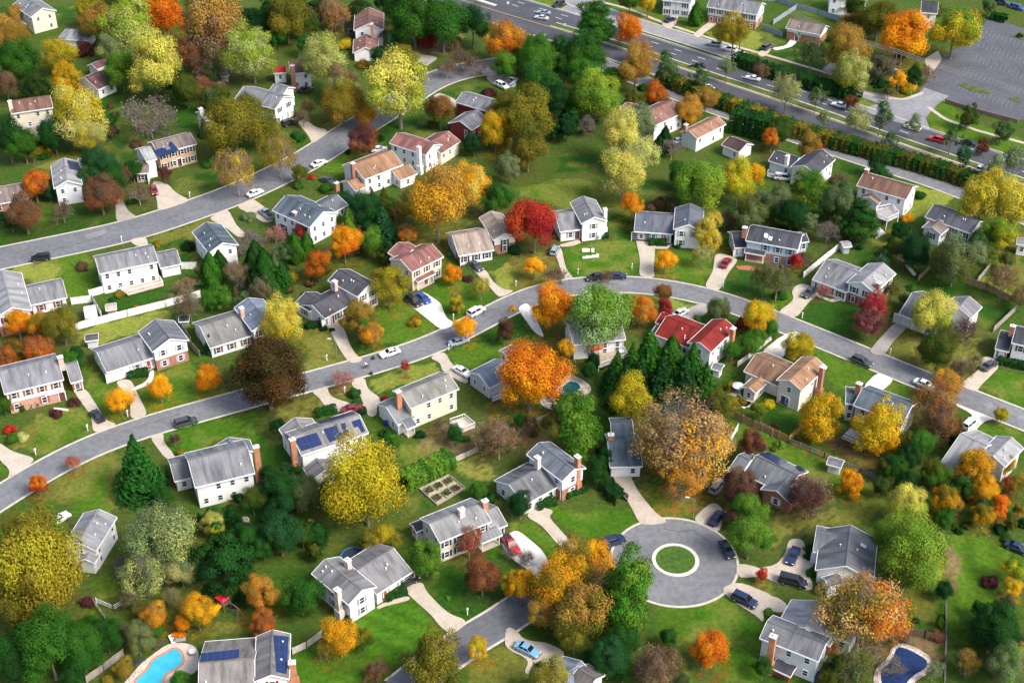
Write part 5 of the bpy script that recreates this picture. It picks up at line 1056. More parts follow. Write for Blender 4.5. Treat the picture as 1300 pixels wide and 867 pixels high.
DRIVES = [
 (5,'g',[(580,150),(612,150),(640,210),(690,240),(585,268),(578,220)]),(5,'c',[(770,55),(840,75),(880,120),(955,158),(790,212),(785,150),(760,90)]),(5,'c',[(640,355),(730,335),(745,385),(690,390)]),(5,'c',[(1040,245),(1140,200),(1185,285),(1240,330),(1195,345),(1140,300)]),(5,'c',[(1180,190),(1260,145),(1330,195),(1375,255),(1320,270),(1245,220)]),
 (2,'c',[(205,612),(250,600),(300,640),(350,648),(358,668),(282,722),(262,680)]),(2,'g',[(790,265),(915,290),(850,335),(800,310)]),(2,'c',[(880,485),(920,465),(1000,500),(1000,545),(930,520)]),(2,'g',[(1145,385),(1200,365),(1300,390),(1300,440),(1190,430)]),
 (6,'w',[(738,655),(830,608),(925,670),(950,745),(1000,772),(930,808)]),(6,'c',[(352,770),(405,758),(445,805),(470,880),(500,930),(545,955),(470,975),(430,920),(400,867)]),(6,'c',[(1040,455),(1075,505),(1150,500),(1180,560),(1240,605),(1300,605),(1215,645),(1165,585),(1090,510)]),
 (7,'c',[(205,400),(245,390),(270,500),(305,542),(300,552),(255,545),(230,460)]),(7,'c',[(612,318),(682,322),(716,400),(708,500),(715,545),(635,538),(640,450)]),(7,'c',[(1015,425),(1062,425),(1135,450),(1080,520),(1035,612),(960,590),(1005,510)]),(7,'g',[(850,760),(866,700),(925,682),(940,665),(985,680),(980,715),(905,765)]),(7,'w',[(25,695),(70,668),(95,690),(165,845),(115,820)]),
 (8,'c',[(135,600),(185,570),(240,588),(285,620),(230,655),(160,745),(65,718),(150,655)]),(8,'g',[(520,920),(560,867),(655,765),(722,785),(640,867),(600,935)]),
 (12,'c',[(1060,270),(975,235),(1030,190),(1080,150),(1095,85),(1165,105),(1175,145),(1085,230)]),(29,'w',[(340,175),(570,-10),(740,-95),(850,-50),(640,130),(645,190),(590,245)]),(12,'w',[(490,245),(568,168),(655,205),(580,268)]),(12,'w',[(940,325),(1155,402),(1120,405),(1085,425),(1035,485),(1000,440),(1055,385)]),
 (9,'c',[(365,260),(430,250),(500,360),(530,410),(595,430),(465,475),(458,390)]),(9,'c',[(572,215),(652,200),(700,300),(742,382),(652,408),(652,300)]),(9,'c',[(-10,515),(60,565),(185,600),(30,715),(55,660),(-10,600)]),(9,'c',[(745,490),(822,470),(815,510),(885,600),(830,605)]),(9,'w',[(655,252),(740,215),(750,160),(772,160),(770,190),(755,225),(665,262)]),
 (10,'c',[(465,218),(545,190),(555,250),(632,305),(605,335),(605,385),(560,392),(520,280)]),(10,'c',[(270,262),(358,240),(362,270),(385,298),(480,325),(510,355),(430,372),(345,345),(320,300)]),(10,'c',[(862,97),(942,62),(980,130),(1062,200),(1055,228),(1000,205),(930,165),(922,120)]),
 (11,'c',[(495,675),(592,668),(600,710),(642,780),(720,875),(790,920),(640,935),(600,850),(530,740)]),(15,'c',[(900,55),(950,0),(1010,-40),(1060,0),(1040,115),(985,90)]),
 (0,'w',[(633,688),(655,671),(688,698),(698,716),(716,735),(692,748),(672,724),(652,712)]),(15,'c',[(60,30),(130,-15),(215,5),(180,35),(275,140),(370,235),(320,275),(235,185),(150,80)]),
 (14,'c',[(735,395),(832,355),(850,410),(960,520),(1068,558),(975,630),(915,580),(880,530),(790,452)]),(14,'c',[(600,490),(640,465),(760,430),(775,450),(640,482),(610,498)]),
 (15,'c',[(1035,395),(1135,360),(1310,430),(1310,490),(1255,490),(1262,572),(1220,530),(1110,462)]),(16,'c',[(30,420),(125,475),(95,522),(10,500)]),(16,'c',[(122,145),(202,150),(205,230),(262,272),(212,300),(250,390),(222,405),(75,372),(-10,335),(-20,290),(60,280),(110,215)]),(15,'c',[(1120,265),(1240,290),(1270,330),(1125,345)]),
 (15,'c',[(-30,585),(20,600),(60,655),(180,665),(280,720),(190,795),(95,760),(112,740),(85,825),(58,815),(90,752),(-40,690)]),(9,'w',[(265,345),(340,352),(345,362),(270,356)]),
 (3,'c',[(745,125),(805,75),(820,45),(835,80),(815,130),(780,150)]),(3,'c',[(900,180),(960,130),(1000,105),(1030,120),(970,160),(930,195)]),(4,'c',[(-40,270),(20,240),(45,230),(20,270),(-10,290)]),(4,'w',[(35,245),(110,232),(135,195),(160,185),(170,205),(140,235),(60,255)]),(4,'a',[(285,350),(345,310),(370,340),(330,378)]),(4,'c',[(800,300),(870,255),(890,300),(830,380)]),
]
def hwy_off():
    T = [(430,-76),(560,-34),(650,-5),(734,19),(816,43),(916,76),(1054,120),(1132,148),(1257,190),(1340,216),(1560,288)]
    return smooth(resamp([U(p) for p in T], 120), 20)
def build_roads():
    GA = (.185, .187, .192)
    A_top = [(-40,636),(0,612),(44,583.6),(112,550.6),(188,526.5),(284,502),(391,472),(457,454.6),(538,431),(561,418),(579,409),(614,390),(655,368.6),(678,360),(729,353),(792,349.5),(828,352),(894,362),(914,367),(957,384),(983,395),(1084,433),(1127,454),(1173,472),(1219,488),(1242,497),(1300,520),(1345,537)]
    A_bot = [(-30,672),(16.5,642),(38,627),(84,596),(150,566),(193,552),(308,520),(363,505),(401,495.5),(447,483),(518,462),(569,446.5),(594,431),(652,400),(683,380),(735,370),(785,368.6),(825,371),(889,385),(927,396.5),(984,418),(1031,439),(1112,472),(1148,485),(1211,512.5),(1249,526),(1300,547),(1345,565)]
    road('street', A_top, A_bot, GA, ext=(90, 120))
    B_top = [(-40,323),(0,315),(150,283),(200,268),(241,253),(294,235),(378,194),(440,153.5),(500,118),(541,88),(575,74),(640,66)]
    B_bot = [(-40,350),(10,339),(112,319),(183,302.6),(266,275),(317,256),(401,216),(434,193),(475,167.5),(520,138),(553,119),(590,108),(645,98)]
    road('street', B_top, B_bot, (.165, .168, .178), ext=(90, 0))
    # cul-de-sac: turning circle, island and stem
    c0 = U((856, 712)); r0 = (U((935, 712))-c0).length
    mb = MB(); n = 72
    ring = lambda r, z: [(c0.x+r*math.cos(2*math.pi*i/n), c0.y+r*math.sin(2*math.pi*i/n), z) for i in range(n)]
    o = mb; o.ngon(ring(r0, .028)); cd = mb.build('turning_circle', asphalt(GA)); structure(cd)
    mb = MB(); a, b, c_, d_ = ring(r0-.05, .075), ring(r0+.4, .075), ring(r0-.05, 0), ring(r0+.4, 0)
    ang0 = math.atan2(-.42, -1.0)
    for i in range(n):
        th = 2*math.pi*(i+.5)/n
        dd = abs((th-(math.pi+.52)+math.pi) % (2*math.pi)-math.pi)
        if dd < .34: continue
        j = (i+1) % n; mb.quad(a[i], b[i], b[j], a[j]); mb.quad(a[j], c_[j], c_[i], a[i]); mb.quad(b[i], d_[i], d_[j], b[j])
    mb.build('kerb', CONC(), cd)
    ci = U((857.5, 711)); ri = (U((887.5, 711))-ci).length
    mb = MB(); q = lambda r, z: [(ci.x+r*math.cos(2*math.pi*i/48), ci.y+r*math.sin(2*math.pi*i/48), z) for i in range(48)]
    mb.prism(q(ri, .0), q(ri, .16)); isl = mb.build('traffic_island', mat('concrete_kerb', (.6, .55, .46), .9, .2, .8)); structure(isl)
    mb = MB(); mb.prism(q(ri-.62, .1), q(ri-.68, .2)); mb.build('island_grass', mat('island_turf', (.055, .12, .014), .95, .45, 1.5), isl)
    ANCH.append(('the round traffic island', ci, 5)); ANCH.append(('the round traffic island', c0, 5))
    road('street', [(786,701),(735,724),(655,756),(620,779),(574,804),(520,838),(470,872)], [(776,753),(735,772),(675,782),(655,797),(624,817),(590,842),(545,885)], (.155, .158, .17))
    # highway
    T = hwy_off(); dark = (.078, .081, .092)
    o = strip('highway', offset(T, 0), offset(T, -21.5), .02, asphalt(dark, 'dark_asphalt')); structure(o)
    strip('kerb', offset(T, .05), offset(T, .4), .08, CONC(), o, 0); strip('kerb', offset(T, -21.5), offset(T, -21.9), .08, CONC(), o, 0)
    P = np.array([proj((x, y, 0))[0] for x, y in T]); i0 = int(np.argmax(P > 722)); i1 = int(np.argmax(P > 655))
    w = mat('road_paint', (.5, .5, .5), .6, .15, 3.0); ye = mat('road_paint_yellow', (.6, .42, .08), .6, .15, 3.0)
    turf = mat('median_turf', (.085, .115, .022), .95, .45, .6)
    for nm, s0, s1 in (('median', i0, len(T)), ('median', 0, i1)):
        M = T[s0:s1]
        md = strip(nm, offset(M, -9.2), offset(M, -12.8 if s0 else -10.6), .12, CONC(), None, 0); structure(md)
        if s0: strip('median_grass', offset(M, -9.7), offset(M, -12.3), .16, turf, md, .1)
    # lane dashes
    L = np.concatenate([[0], np.cumsum(np.linalg.norm(np.diff(T, axis=0), axis=1))])
    def dashes(off, step, ln, m, wd=.16, s_from=0):
        mb = MB(); s = s_from
        Cn = offset(T, off)
        at_ = lambda q: np.array([np.interp(q, L, Cn[:, 0]), np.interp(q, L, Cn[:, 1])])
        while s+ln < L[-1]:
            a, b = at_(s), at_(s+ln); d = (b-a)/np.linalg.norm(b-a); n_ = np.array([-d[1], d[0]])*wd
            mb.quad((*(a-n_), .026), (*(b-n_), .026), (*(b+n_), .026), (*(a+n_), .026)); s += step
        return mb
    for off in (-3.1, -6.1): dashes(off, 8.5, 2.6, w, .14).build('lane_marking', w, o)
    for off in (-.5, -21.0): dashes(off, 6.0, 6.0, w, .09).build('edge_marking', w, o)
    mb = dashes(-13.2, 6.0, 6.0, ye, .09); mb.build('edge_marking', ye, o)
    for p_ in (T[i0+4], T[i0+25], T[i0+50], T[-20]): ANCH.append(('the highway', Vector((p_[0], p_[1]-8, 0)), 12))
    ANCH.append(('the highway', Vector((T[i1][0], T[i1][1]-8, 0)), 12))
    # grass verge + frontage road + pavement
    road('frontage_road', [(700,-22),(772,10),(835,33),(878,46),(925,61),(950,70)], [(690,-5),(745,18),(812,38),(866,54),(919,71),(938,78)], (.27, .265, .265), 40, it=4)
    patch('side_road', 0, [(711,12),(734,20),(790,36),(812,38),(800,25),(772,10),(762,-8),(735,-14),(728,2)], .026, asphalt((.25, .25, .255)))
    patch('junction', 4, [(462,446),(570,470),(690,495),(755,485),(800,440),(925,482),(870,520),(808,590),(832,655),(640,606),(540,572),(480,545),(575,520),(465,480)], .034, asphalt((.25, .25, .26)))
    pl = patch('parking_lot', 4, [(1120,95),(1180,105),(1500,210),(1500,640),(1292,600),(1250,610),(920,505),(770,450),(800,430),(890,280),(1050,200)], .03, asphalt((.10, .104, .118), 'parking_asphalt'))
    ANCH.append(('the parking lot', G(4, 1000, 400), 14)); ANCH.append(('the parking lot', G(4, 1180, 200), 14))
    bays = MB()
    for r_ in range(5):
        for i in range(14):
            a = Vector(G(4, 1150-r_*40+i*9, 130+r_*85+i*5)); 
            a = Vector(G(4, 1120, 150))+(Vector(G(4, 1300, 215))-Vector(G(4, 1120, 150)))*(i/9)+(Vector(G(4, 960, 420))-Vector(G(4, 1120, 150)))*(r_/4.2)
            d = (Vector(G(4, 960, 420))-Vector(G(4, 1120, 150))).normalized(); n_ = Vector((-d.y, d.x, 0))*.05
            b = a+d*4.6; bays.quad(a-n_+Vector((0, 0, .036)), b-n_+Vector((0, 0, .036)), b+n_+Vector((0, 0, .036)), a+n_+Vector((0, 0, .036)))
    bays.build('bay_marking', mat('faded_paint', (.2, .2, .21), .8, .3, 2.0), pl)
    for poly in ([(965,425),(990,418),(1135,460),(1120,472),(1050,462)], [(1220,495),(1260,488),(1290,505),(1280,515)], [(1228,180),(1300,160),(1300,205)]):
        patch('parking_island', 4, poly, .15, turf)
    wall = MB(); q = [G(4, *p) for p in ((905,515),(1000,545),(1100,575),(1190,598),(1268,618))]
    for a, b in zip(q[:-1], q[1:]):
        d = (b-a).normalized(); n_ = Vector((-d.y, d.x, 0))*.2; wall.box((a+b)/2+Vector((0, 0, .6)), (b-a)/2, n_, (0, 0, .6))
    tag(wall.build('retaining_wall', brick_mat((.16, .09, .07))), 'low dark brick retaining wall along parking lot edge', 'wall')
    road('service_road', [(790,86),(825,101),(880,122),(927,139),(1003,164),(1112,200),(1186,220),(1226,237),(1300,266),(1345,284)], [(785,98),(822,113),(878,134),(925,150),(998,178),(1102,213),(1165,234),(1214,251),(1290,282),(1335,300)], (.19, .19, .195), 60, ext=(20, 120))
    # pavements along the frontage lawns
    for q in ([(768,4),(800,12),(835,27),(880,42),(925,57),(972,70),(1000,78),(1056,95)],):
        a = smooth(resamp([U(p) for p in q], 30), 3); structure(strip('pavement', offset(a, .6), offset(a, -.6), .06, drive_mat('c'), None, 0))
    a = smooth(resamp([U(p) for p in [(1060,108),(1085,116),(1120,124),(1147,127),(1172,118)]], 30), 3); structure(strip('pavement', offset(a, .5), offset(a, -.5), .06, drive_mat('c'), None, 0))
    a = smooth(resamp([U(p) for p in [(1178,136),(1200,152),(1240,166),(1300,182)]], 30), 3); structure(strip('pavement', offset(a, .6), offset(a, -.6), .06, drive_mat('c'), None, 0))
    for i, (k, kd, poly) in enumerate(DRIVES): patch('driveway', k, poly, .085+i*.0015, drive_mat(kd), 2)
    for k, q in ((10, [(805,66),(840,60),(870,66),(900,50)]), (6, [(1130,735),(1150,715),(1180,700),(1200,705)]), (7, [(860,590),(930,608),(1000,632),(1060,655)]), (12, [(820,190),(900,215),(1000,262),(1090,300)]), (9, [(640,455),(760,420),(900,375)]), (5, [(120,440),(300,395),(520,335)]), (15, [(760,95),(830,110),(900,100),(980,150)]), (5, [(820,262),(900,225),(1010,190)])):
        a = resamp([G(k, *p) for p in q], 24); g_ = np.random.default_rng(len(q)*7+k); a[1:-1] += g_.normal(0, .12, (22, 2))
        structure(strip('tar_seam', offset(a, .06), offset(a, -.06), .032, mat('bitumen', (.05, .05, .052), .5, .2, 3)))
    # repair patches
    for i, (k, poly) in enumerate([(12, [(1095,325),(1130,315),(1160,335),(1120,350)]), (12, [(1262,395),(1300,370),(1320,420)]), (4, [(780,455),(850,470),(800,490)]), (9, [(905,395),(960,375),(985,392),(930,412)]), (7, [(540,560),(600,556),(606,575),(545,580)]), (5, [(420,330),(520,300),(535,318),(440,350)]), (15, [(900,200),(960,190),(985,240),(930,262)])]):
        patch('road_patch', k, poly, .024+.012*(k == 4), asphalt((.225, .225, .23), 'patched_asphalt'))

def build_litter():
    # leaves blown onto lawns, kerbs and drives around the autumn trees
    g = np.random.default_rng(77); bins = {'yellow': [], 'orange': [], 'brown': []}
    for (tx, ty_, r, c, t) in TREEPOS:
        if c[0] < c[1]*1.15 or t == 's' and r < 1: continue
        key = 'yellow' if c[1] > c[0]*.4 and c[0] > .3 else 'orange' if c[0] > .3 else 'brown'
        n = int(26*r)
        a = g.uniform(0, 6.28, n); d = r*np.abs(g.normal(.75, .55, n)); bins[key].append(np.stack([tx+d*np.cos(a), ty_+d*np.sin(a), np.full(n, .13)], 1))
    for key, col in (('yellow', (.42, .27, .02)), ('orange', (.40, .13, .015)), ('brown', (.17, .085, .03))):
        P = np.concatenate(bins[key]); n = len(P); Nn = unit(np.array([0, 0, 1.0])+sph(n, g)*.35)
        o = link('fallen_leaves', np_mesh('fallen_leaves', cards(P, Nn, .10, g), g.random(n), g.random(n), leaf_mat()))
        o.color = (*col, 1); o['tint'] = [v*.7 for v in col]; tag(o, f'scattered {key} fallen leaves on lawns and kerbs', 'leaves', None, 'stuff')
# ------------------------------------------------------------------ cars
CARLIB = {}
CART = {  # L, W, H, belt, hood/boot profile stations (x frac, z), glass base x0,x1, roof x0,x1
 'sedan': (4.7, 1.82, 1.46, .95, [(-.5,.62),(-.485,.88),(-.33,.98),(-.1,.98),(.2,.97),(.24,.93),(.42,.80),(.487,.66),(.5,.50)], (-.36, .22), (-.2, .06)),
 'hatch': (4.2, 1.78, 1.5, .97, [(-.5,.62),(-.485,.95),(-.3,1.0),(0,.98),(.2,.97),(.26,.92),(.42,.80),(.487,.66),(.5,.50)], (-.47, .24), (-.4, .06)),
 'suv': (4.75, 1.9, 1.76, 1.08, [(-.5,.66),(-.487,1.06),(-.3,1.1),(0,1.08),(.2,1.07),(.25,1.04),(.43,.95),(.487,.8),(.5,.56)], (-.475, .24), (-.43, .08)),
 'pickup': (5.5, 1.95, 1.82, 1.1, [(-.5,.66),(-.49,1.08),(-.3,1.1),(0,1.1),(.18,1.1),(.22,1.08),(.43,1.0),(.487,.86),(.5,.6)], (-.08, .22), (-.05, .1)),
 'van': (5.1, 1.98, 1.85, 1.08, [(-.5,.66),(-.49,1.06),(-.3,1.1),(0,1.08),(.25,1.05),(.32,1.0),(.44,.88),(.487,.75),(.5,.56)], (-.48, .33), (-.46, .16)),
}
def car_lib(ty):
    if ty in CARLIB: return CARLIB[ty]
    L, Wd, H, belt, st, gb, gr = CART[ty]; hw = Wd/2
    body = MB(); rings = []
    for x, z in st:
        nar = .86 if abs(x) > .49 else (.95 if abs(x) > .46 else 1.0); w = hw*nar; zb = .3 if abs(x) < .46 else .38
        rings.append([(x*L, -w*.96, zb), (x*L, -w, zb+.2), (x*L, -w, z*.72), (x*L, -w*.94, z-.04), (x*L, -w*.80, z), (x*L, w*.80, z), (x*L, w*.94, z-.04), (x*L, w, z*.72), (x*L, w, zb+.2), (x*L, w*.96, zb)])
    i0 = 0
    for rg in rings: body.v += [Vector(p) for p in rg]
    n = 10
    for i in range(len(rings)-1):
        for k in range(n):
            j = (k+1) % n; body.f.append((i*n+k, (i+1)*n+k, (i+1)*n+j, i*n+j))
    body.f.append(tuple(range(n))); body.f.append(tuple(reversed(range((len(rings)-1)*n, len(rings)*n))))
    # roof skin and pillars
    wt, wb = hw*.70, hw*.86; x0, x1 = gr[0]*L, gr[1]*L; b0, b1 = gb[0]*L, gb[1]*L; zb = belt-.02
    body.prism([(x0, -wt, H-.05), (x1, -wt, H-.05), (x1, wt, H-.05), (x0, wt, H-.05)], [(x0+.08, -wt+.09, H), (x1-.1, -wt+.09, H), (x1-.1, wt-.09, H), (x0+.08, wt-.09, H)])
    for s in (-1, 1):
        for (bx, tx) in ((b0, x0), (b1, x1), ((b0+b1)/2-.1, (x0+x1)/2-.1)):
            p = Vector((bx, s*(wb-.0), zb)); q = Vector((tx, s*(wt-.0), H-.04)); body.tube(p, q, .05, .05, 5)
        body.box((b1-.25, s*(hw+.07), belt+.03), (.07, 0, 0), (0, .09, 0), (0, 0, .06))
    if ty == 'pickup':
        pass
    gl = MB(); ins = .015
    gl.prism([(b0, -wb+ins, zb-.05), (b1, -wb+ins, zb-.05), (b1, wb-ins, zb-.05), (b0, wb-ins, zb-.05)], [(x0+.02, -wt+ins, H-.045), (x1-.02, -wt+ins, H-.045), (x1-.02, wt-ins, H-.045), (x0+.02, wt-ins, H-.045)])
    wh = MB(); wr = .33 if ty in ('sedan', 'hatch') else .38
    wh.tube((0, -.11, 0), (0, .11, 0), wr, wr, 16); rim = MB(); rim.tube((0, .10, 0), (0, .125, 0), wr*.62, wr*.6, 12)
    hl = MB(); hl.box((0, 0, 0), (.06, 0, 0), (0, .2, 0), (0, 0, .08)); tl = MB(); tl.box((0, 0, 0), (.04, 0, 0), (0, .12, 0), (0, 0, .13))
    bed = None
    if ty == 'pickup':
        bed = MB(); bed.box((-.285*L, 0, 1.105), (.19*L, 0, 0), (0, hw*.76, 0), (0, 0, .015))
    rub = mat('tyre_rubber', (.02, .02, .02), .9)
    CARLIB[ty] = dict(body=body.mesh('car_body', paint_mat()), glass=gl.mesh('car_glass', glossy('car_glass', (.012, .014, .017), .04)), wheel=wh.mesh('tyre', rub), rim=rim.mesh('rim', glossy('alloy', (.5, .5, .52), .3, metal=.8)),
        hl=hl.mesh('headlight', glossy('lamp_lens', (.75, .76, .78), .1)), tl=tl.mesh('tail_light', glossy('red_lens', (.35, .01, .01), .15)), bed=bed.mesh('load_bed', mat('bed_liner', (.03, .03, .033), .9)) if bed else None, wr=wr)
    return CARLIB[ty]
PAINT = {'white': (.78, .78, .78), 'silver': (.5, .52, .54), 'silver-blue': (.27, .32, .37), 'grey': (.16, .17, .18), 'black': (.014, .015, .018), 'navy': (.014, .024, .07), 'blue': (.02, .06, .28), 'sky-blue': (.17, .34, .50), 'dark red': (.22, .012, .018), 'red': (.42, .02, .02), 'tan': (.45, .38, .3), 'dark grey': (.05, .055, .06)}
def car(ty, colr, k, rear, front, where):
    lib = car_lib(ty)
    a, b = G(k, *rear, .7), G(k, *front, .7); d = (b-a); ang = math.atan2(d.y, d.x); c = (a+b)/2
    L, Wd, H = CART[ty][:3]
    root = empty('parked_car' if 'park' in where or 'drive' in where else 'car', (c.x, c.y, .1 if 'drive' in where or 'carport' in where else .03), ang)
    root.scale = (.95, .95, .95)
    bo = link('body', lib['body'], root); bo.color = (*PAINT[colr], 1)
    link('window_glass', lib['glass'], root)
    for sx in (-.31, .3):
        for sy in (-1, 1):
            w = link('wheel', lib['wheel'], root); w.location = (sx*L, sy*(Wd/2-.11), lib['wr'])
            if sy < 0: w.rotation_euler = (0, 0, math.pi)
            link('rim', lib['rim'], w)
    for sy in (-1, 1):
        h = link('headlight', lib['hl'], root); h.location = (.488*L-.04, sy*(Wd/2-.33), CART[ty][3]*.68)
        t = link('tail_light', lib['tl'], root); t.location = (-.488*L+.0, sy*(Wd/2-.25), CART[ty][3]*.8)
    if lib['bed']: link('load_bed', lib['bed'], root)
    want(root, colr, {'sedan': 'sedan', 'hatch': 'hatchback', 'suv': 'SUV', 'pickup': 'pickup', 'van': 'van'}[ty], 'car', (c.x, c.y, 0), 2.3, None, None, where)
CARS = [
 ('sedan','white',2,(282,828),(346,802),'parked at the kerb'),('suv','black',2,(148,620),(180,608),'on the drive'),('sedan','navy',2,(228,452),(268,440),'parked'),('suv','white',2,(1210,418),(1252,438),'parked'),('pickup','silver-blue',2,(1262,420),(1295,395),'parked'),('pickup','dark grey',2,(478,188),(476,140),'parked'),('sedan','white',2,(590,748),(640,742),'parked'),
 ('sedan','silver-blue',3,(192,66),(124,57),'driving on the highway'),('sedan','silver',3,(182,93),(112,82),'driving on the highway'),('suv','black',3,(262,10),(204,33),'turning off the highway'),('sedan','navy',3,(768,108),(815,90),'parked on the drive'),('suv','silver-blue',3,(1050,226),(974,215),'parked at the kerb'),('suv','white',3,(1125,252),(1050,238),'parked at the kerb'),('sedan','black',3,(968,332),(892,322),'driving on the highway'),('sedan','white',3,(1240,398),(1168,382),'driving on the highway'),('sedan','white',3,(960,432),(1000,444),'driving on the highway'),('sedan','white',3,(818,706),(850,700),'parked'),
 ('suv','dark grey',4,(-5,248),(40,222),'parked on the drive'),('sedan','white',4,(408,532),(346,516),'driving on the highway'),('suv','white',4,(785,650),(700,624),'driving on the highway'),('suv','red',4,(905,708),(822,686),'driving on the highway'),('sedan','black',4,(1056,722),(982,704),'driving on the highway'),('suv','silver',4,(1070,846),(1138,866),'driving on the highway'),('van','navy',4,(1155,10),(1220,18),'parked'),('suv','blue',4,(1232,28),(1298,46),'parked'),
 ('suv','black',5,(252,436),(150,448),'driving on the street'),('hatch','dark red',5,(764,84),(778,128),'parked on the drive'),('sedan','white',5,(1246,128),(1304,104),'parked at the kerb'),
 ('pickup','silver-blue',6,(72,238),(30,205),'parked on the drive'),('sedan','dark grey',6,(328,42),(392,68),'parked'),('suv','black',6,(755,638),(822,682),'parked on the drive'),('sedan','blue',6,(806,622),(866,664),'parked on the drive'),('sedan','dark grey',6,(1072,462),(1126,502),'parked on the drive'),('suv','white',6,(1068,728),(1134,690),'parked at the kerb'),('sedan','silver-blue',10,(978,22),(1050,0),'parked at the kerb'),
 ('hatch','silver-blue',7,(206,420),(222,388),'parked on the drive'),('sedan','black',7,(455,528),(378,545),'parked at the kerb'),('sedan','navy',7,(490,532),(560,530),'parked at the kerb'),('sedan','dark red',7,(1050,492),(1090,440),'parked on the drive'),('suv','black',7,(1208,672),(1300,692),'driving on the street'),('sedan','silver',7,(822,728),(862,705),'parked on the drive'),
 ('sedan','dark grey',8,(245,598),(205,632),'parked on the drive'),('van','white',8,(75,38),(125,42),'parked'),
 ('sedan','black',9,(512,412),(460,355),'parked on the drive'),('suv','dark grey',9,(884,428),(976,402),'parked at the kerb'),
 ('sedan','white',10,(716,52),(622,82),'parked at the kerb'),('sedan','white',10,(992,140),(1070,185),'parked on the drive'),('sedan','dark red',10,(460,352),(512,345),'parked on the drive'),
 ('suv','silver-blue',11,(1002,768),(1052,708),'parked on the drive'),('sedan','navy',15,(998,70),(1050,8),'parked on the drive'),
 ('suv','dark grey',12,(445,95),(536,132),'driving on the street'),('sedan','dark grey',12,(1092,152),(1158,112),'parked on the drive'),('suv','white',12,(1012,440),(1050,408),'parked on the drive'),('sedan','white',12,(770,212),(836,240),'driving on the street'),
 ('pickup','red',33,(985,510),(1085,655),'parked on the drive'),('sedan','black',14,(735,368),(775,348),'parked in the carport'),
 ('suv','navy',15,(468,168),(545,142),'parked at the kerb'),('sedan','black',15,(1054,158),(1098,235),'parked at the kerb'),('suv','navy',15,(1110,425),(1216,475),'parked on the drive'),('sedan','sky-blue',15,(25,672),(130,722),'parked on the drive'),
 ('sedan','navy',16,(160,195),(130,262),'parked on the drive'),('van','black',16,(85,340),(205,372),'parked on the drive'),('sedan','navy',16,(1240,175),(1300,200),'parked'),('sedan','white',13,(255,70),(330,20),'parked'),('hatch','dark grey',2,(240,262),(285,262),'parked'),
]
def build_cars():
    for c in CARS: car(*c)
# ------------------------------------------------------------------ fences, pools, poles and garden things
def fence(label, k, pts, h, col, kind='board', h0=0):
    P = [G(k, *p) for p in pts]; r = empty('fence', (P[0].x, P[0].y, 0)); tag(r, label, 'fence')
    m = mat('fence_boards', col, .75, .25, 1.5)
    pan = MB(); posts = []
    for a, b in zip(P[:-1], P[1:]):
        d = b-a; L = d.length; d.normalize(); n_ = Vector((-d.y, d.x, 0)); k_ = max(1, round(L/2.4))
        if kind == 'board':
            nb = max(2, int(L/.3))
            for i in range(nb): pan.box(a+d*((i+.5)*L/nb)+Vector((0, 0, h/2+.05+.015*((i*7) % 3))), d*(L/nb/2*.93), n_*.02, (0, 0, h/2))
            for z in (.35, h-.3): pan.box((a+b)/2+n_*.045+Vector((0, 0, z)), d*L/2, n_*.02, (0, 0, .05))
        else:
            for z in ((.35, .75, 1.1) if kind == 'rail' else (.1, h/2, h)): pan.box((a+b)/2+Vector((0, 0, min(z, h))), d*L/2, n_*.03, (0, 0, .06))
            if kind == 'mesh':
                for i in range(int(L/.25)): pan.box(a+d*(i*.25)+Vector((0, 0, h/2)), d*.012, n_*.012, (0, 0, h/2))
        for i in range(k_+1): posts.append(a+d*(L*i/k_))
    pan.build('panel', m, r)
    for p in posts[:90]:
        q = MB(); q.box(p+Vector((0, 0, h/2+.08)), (.065, 0, 0), (0, .065, 0), (0, 0, h/2+.1)); q.build('post', m, r)
    return r
VW = (.78, .76, .72); WD = (.34, .22, .12); WG = (.3, .27, .23); WO = (.45, .27, .1); BG = (.28, .33, .36)
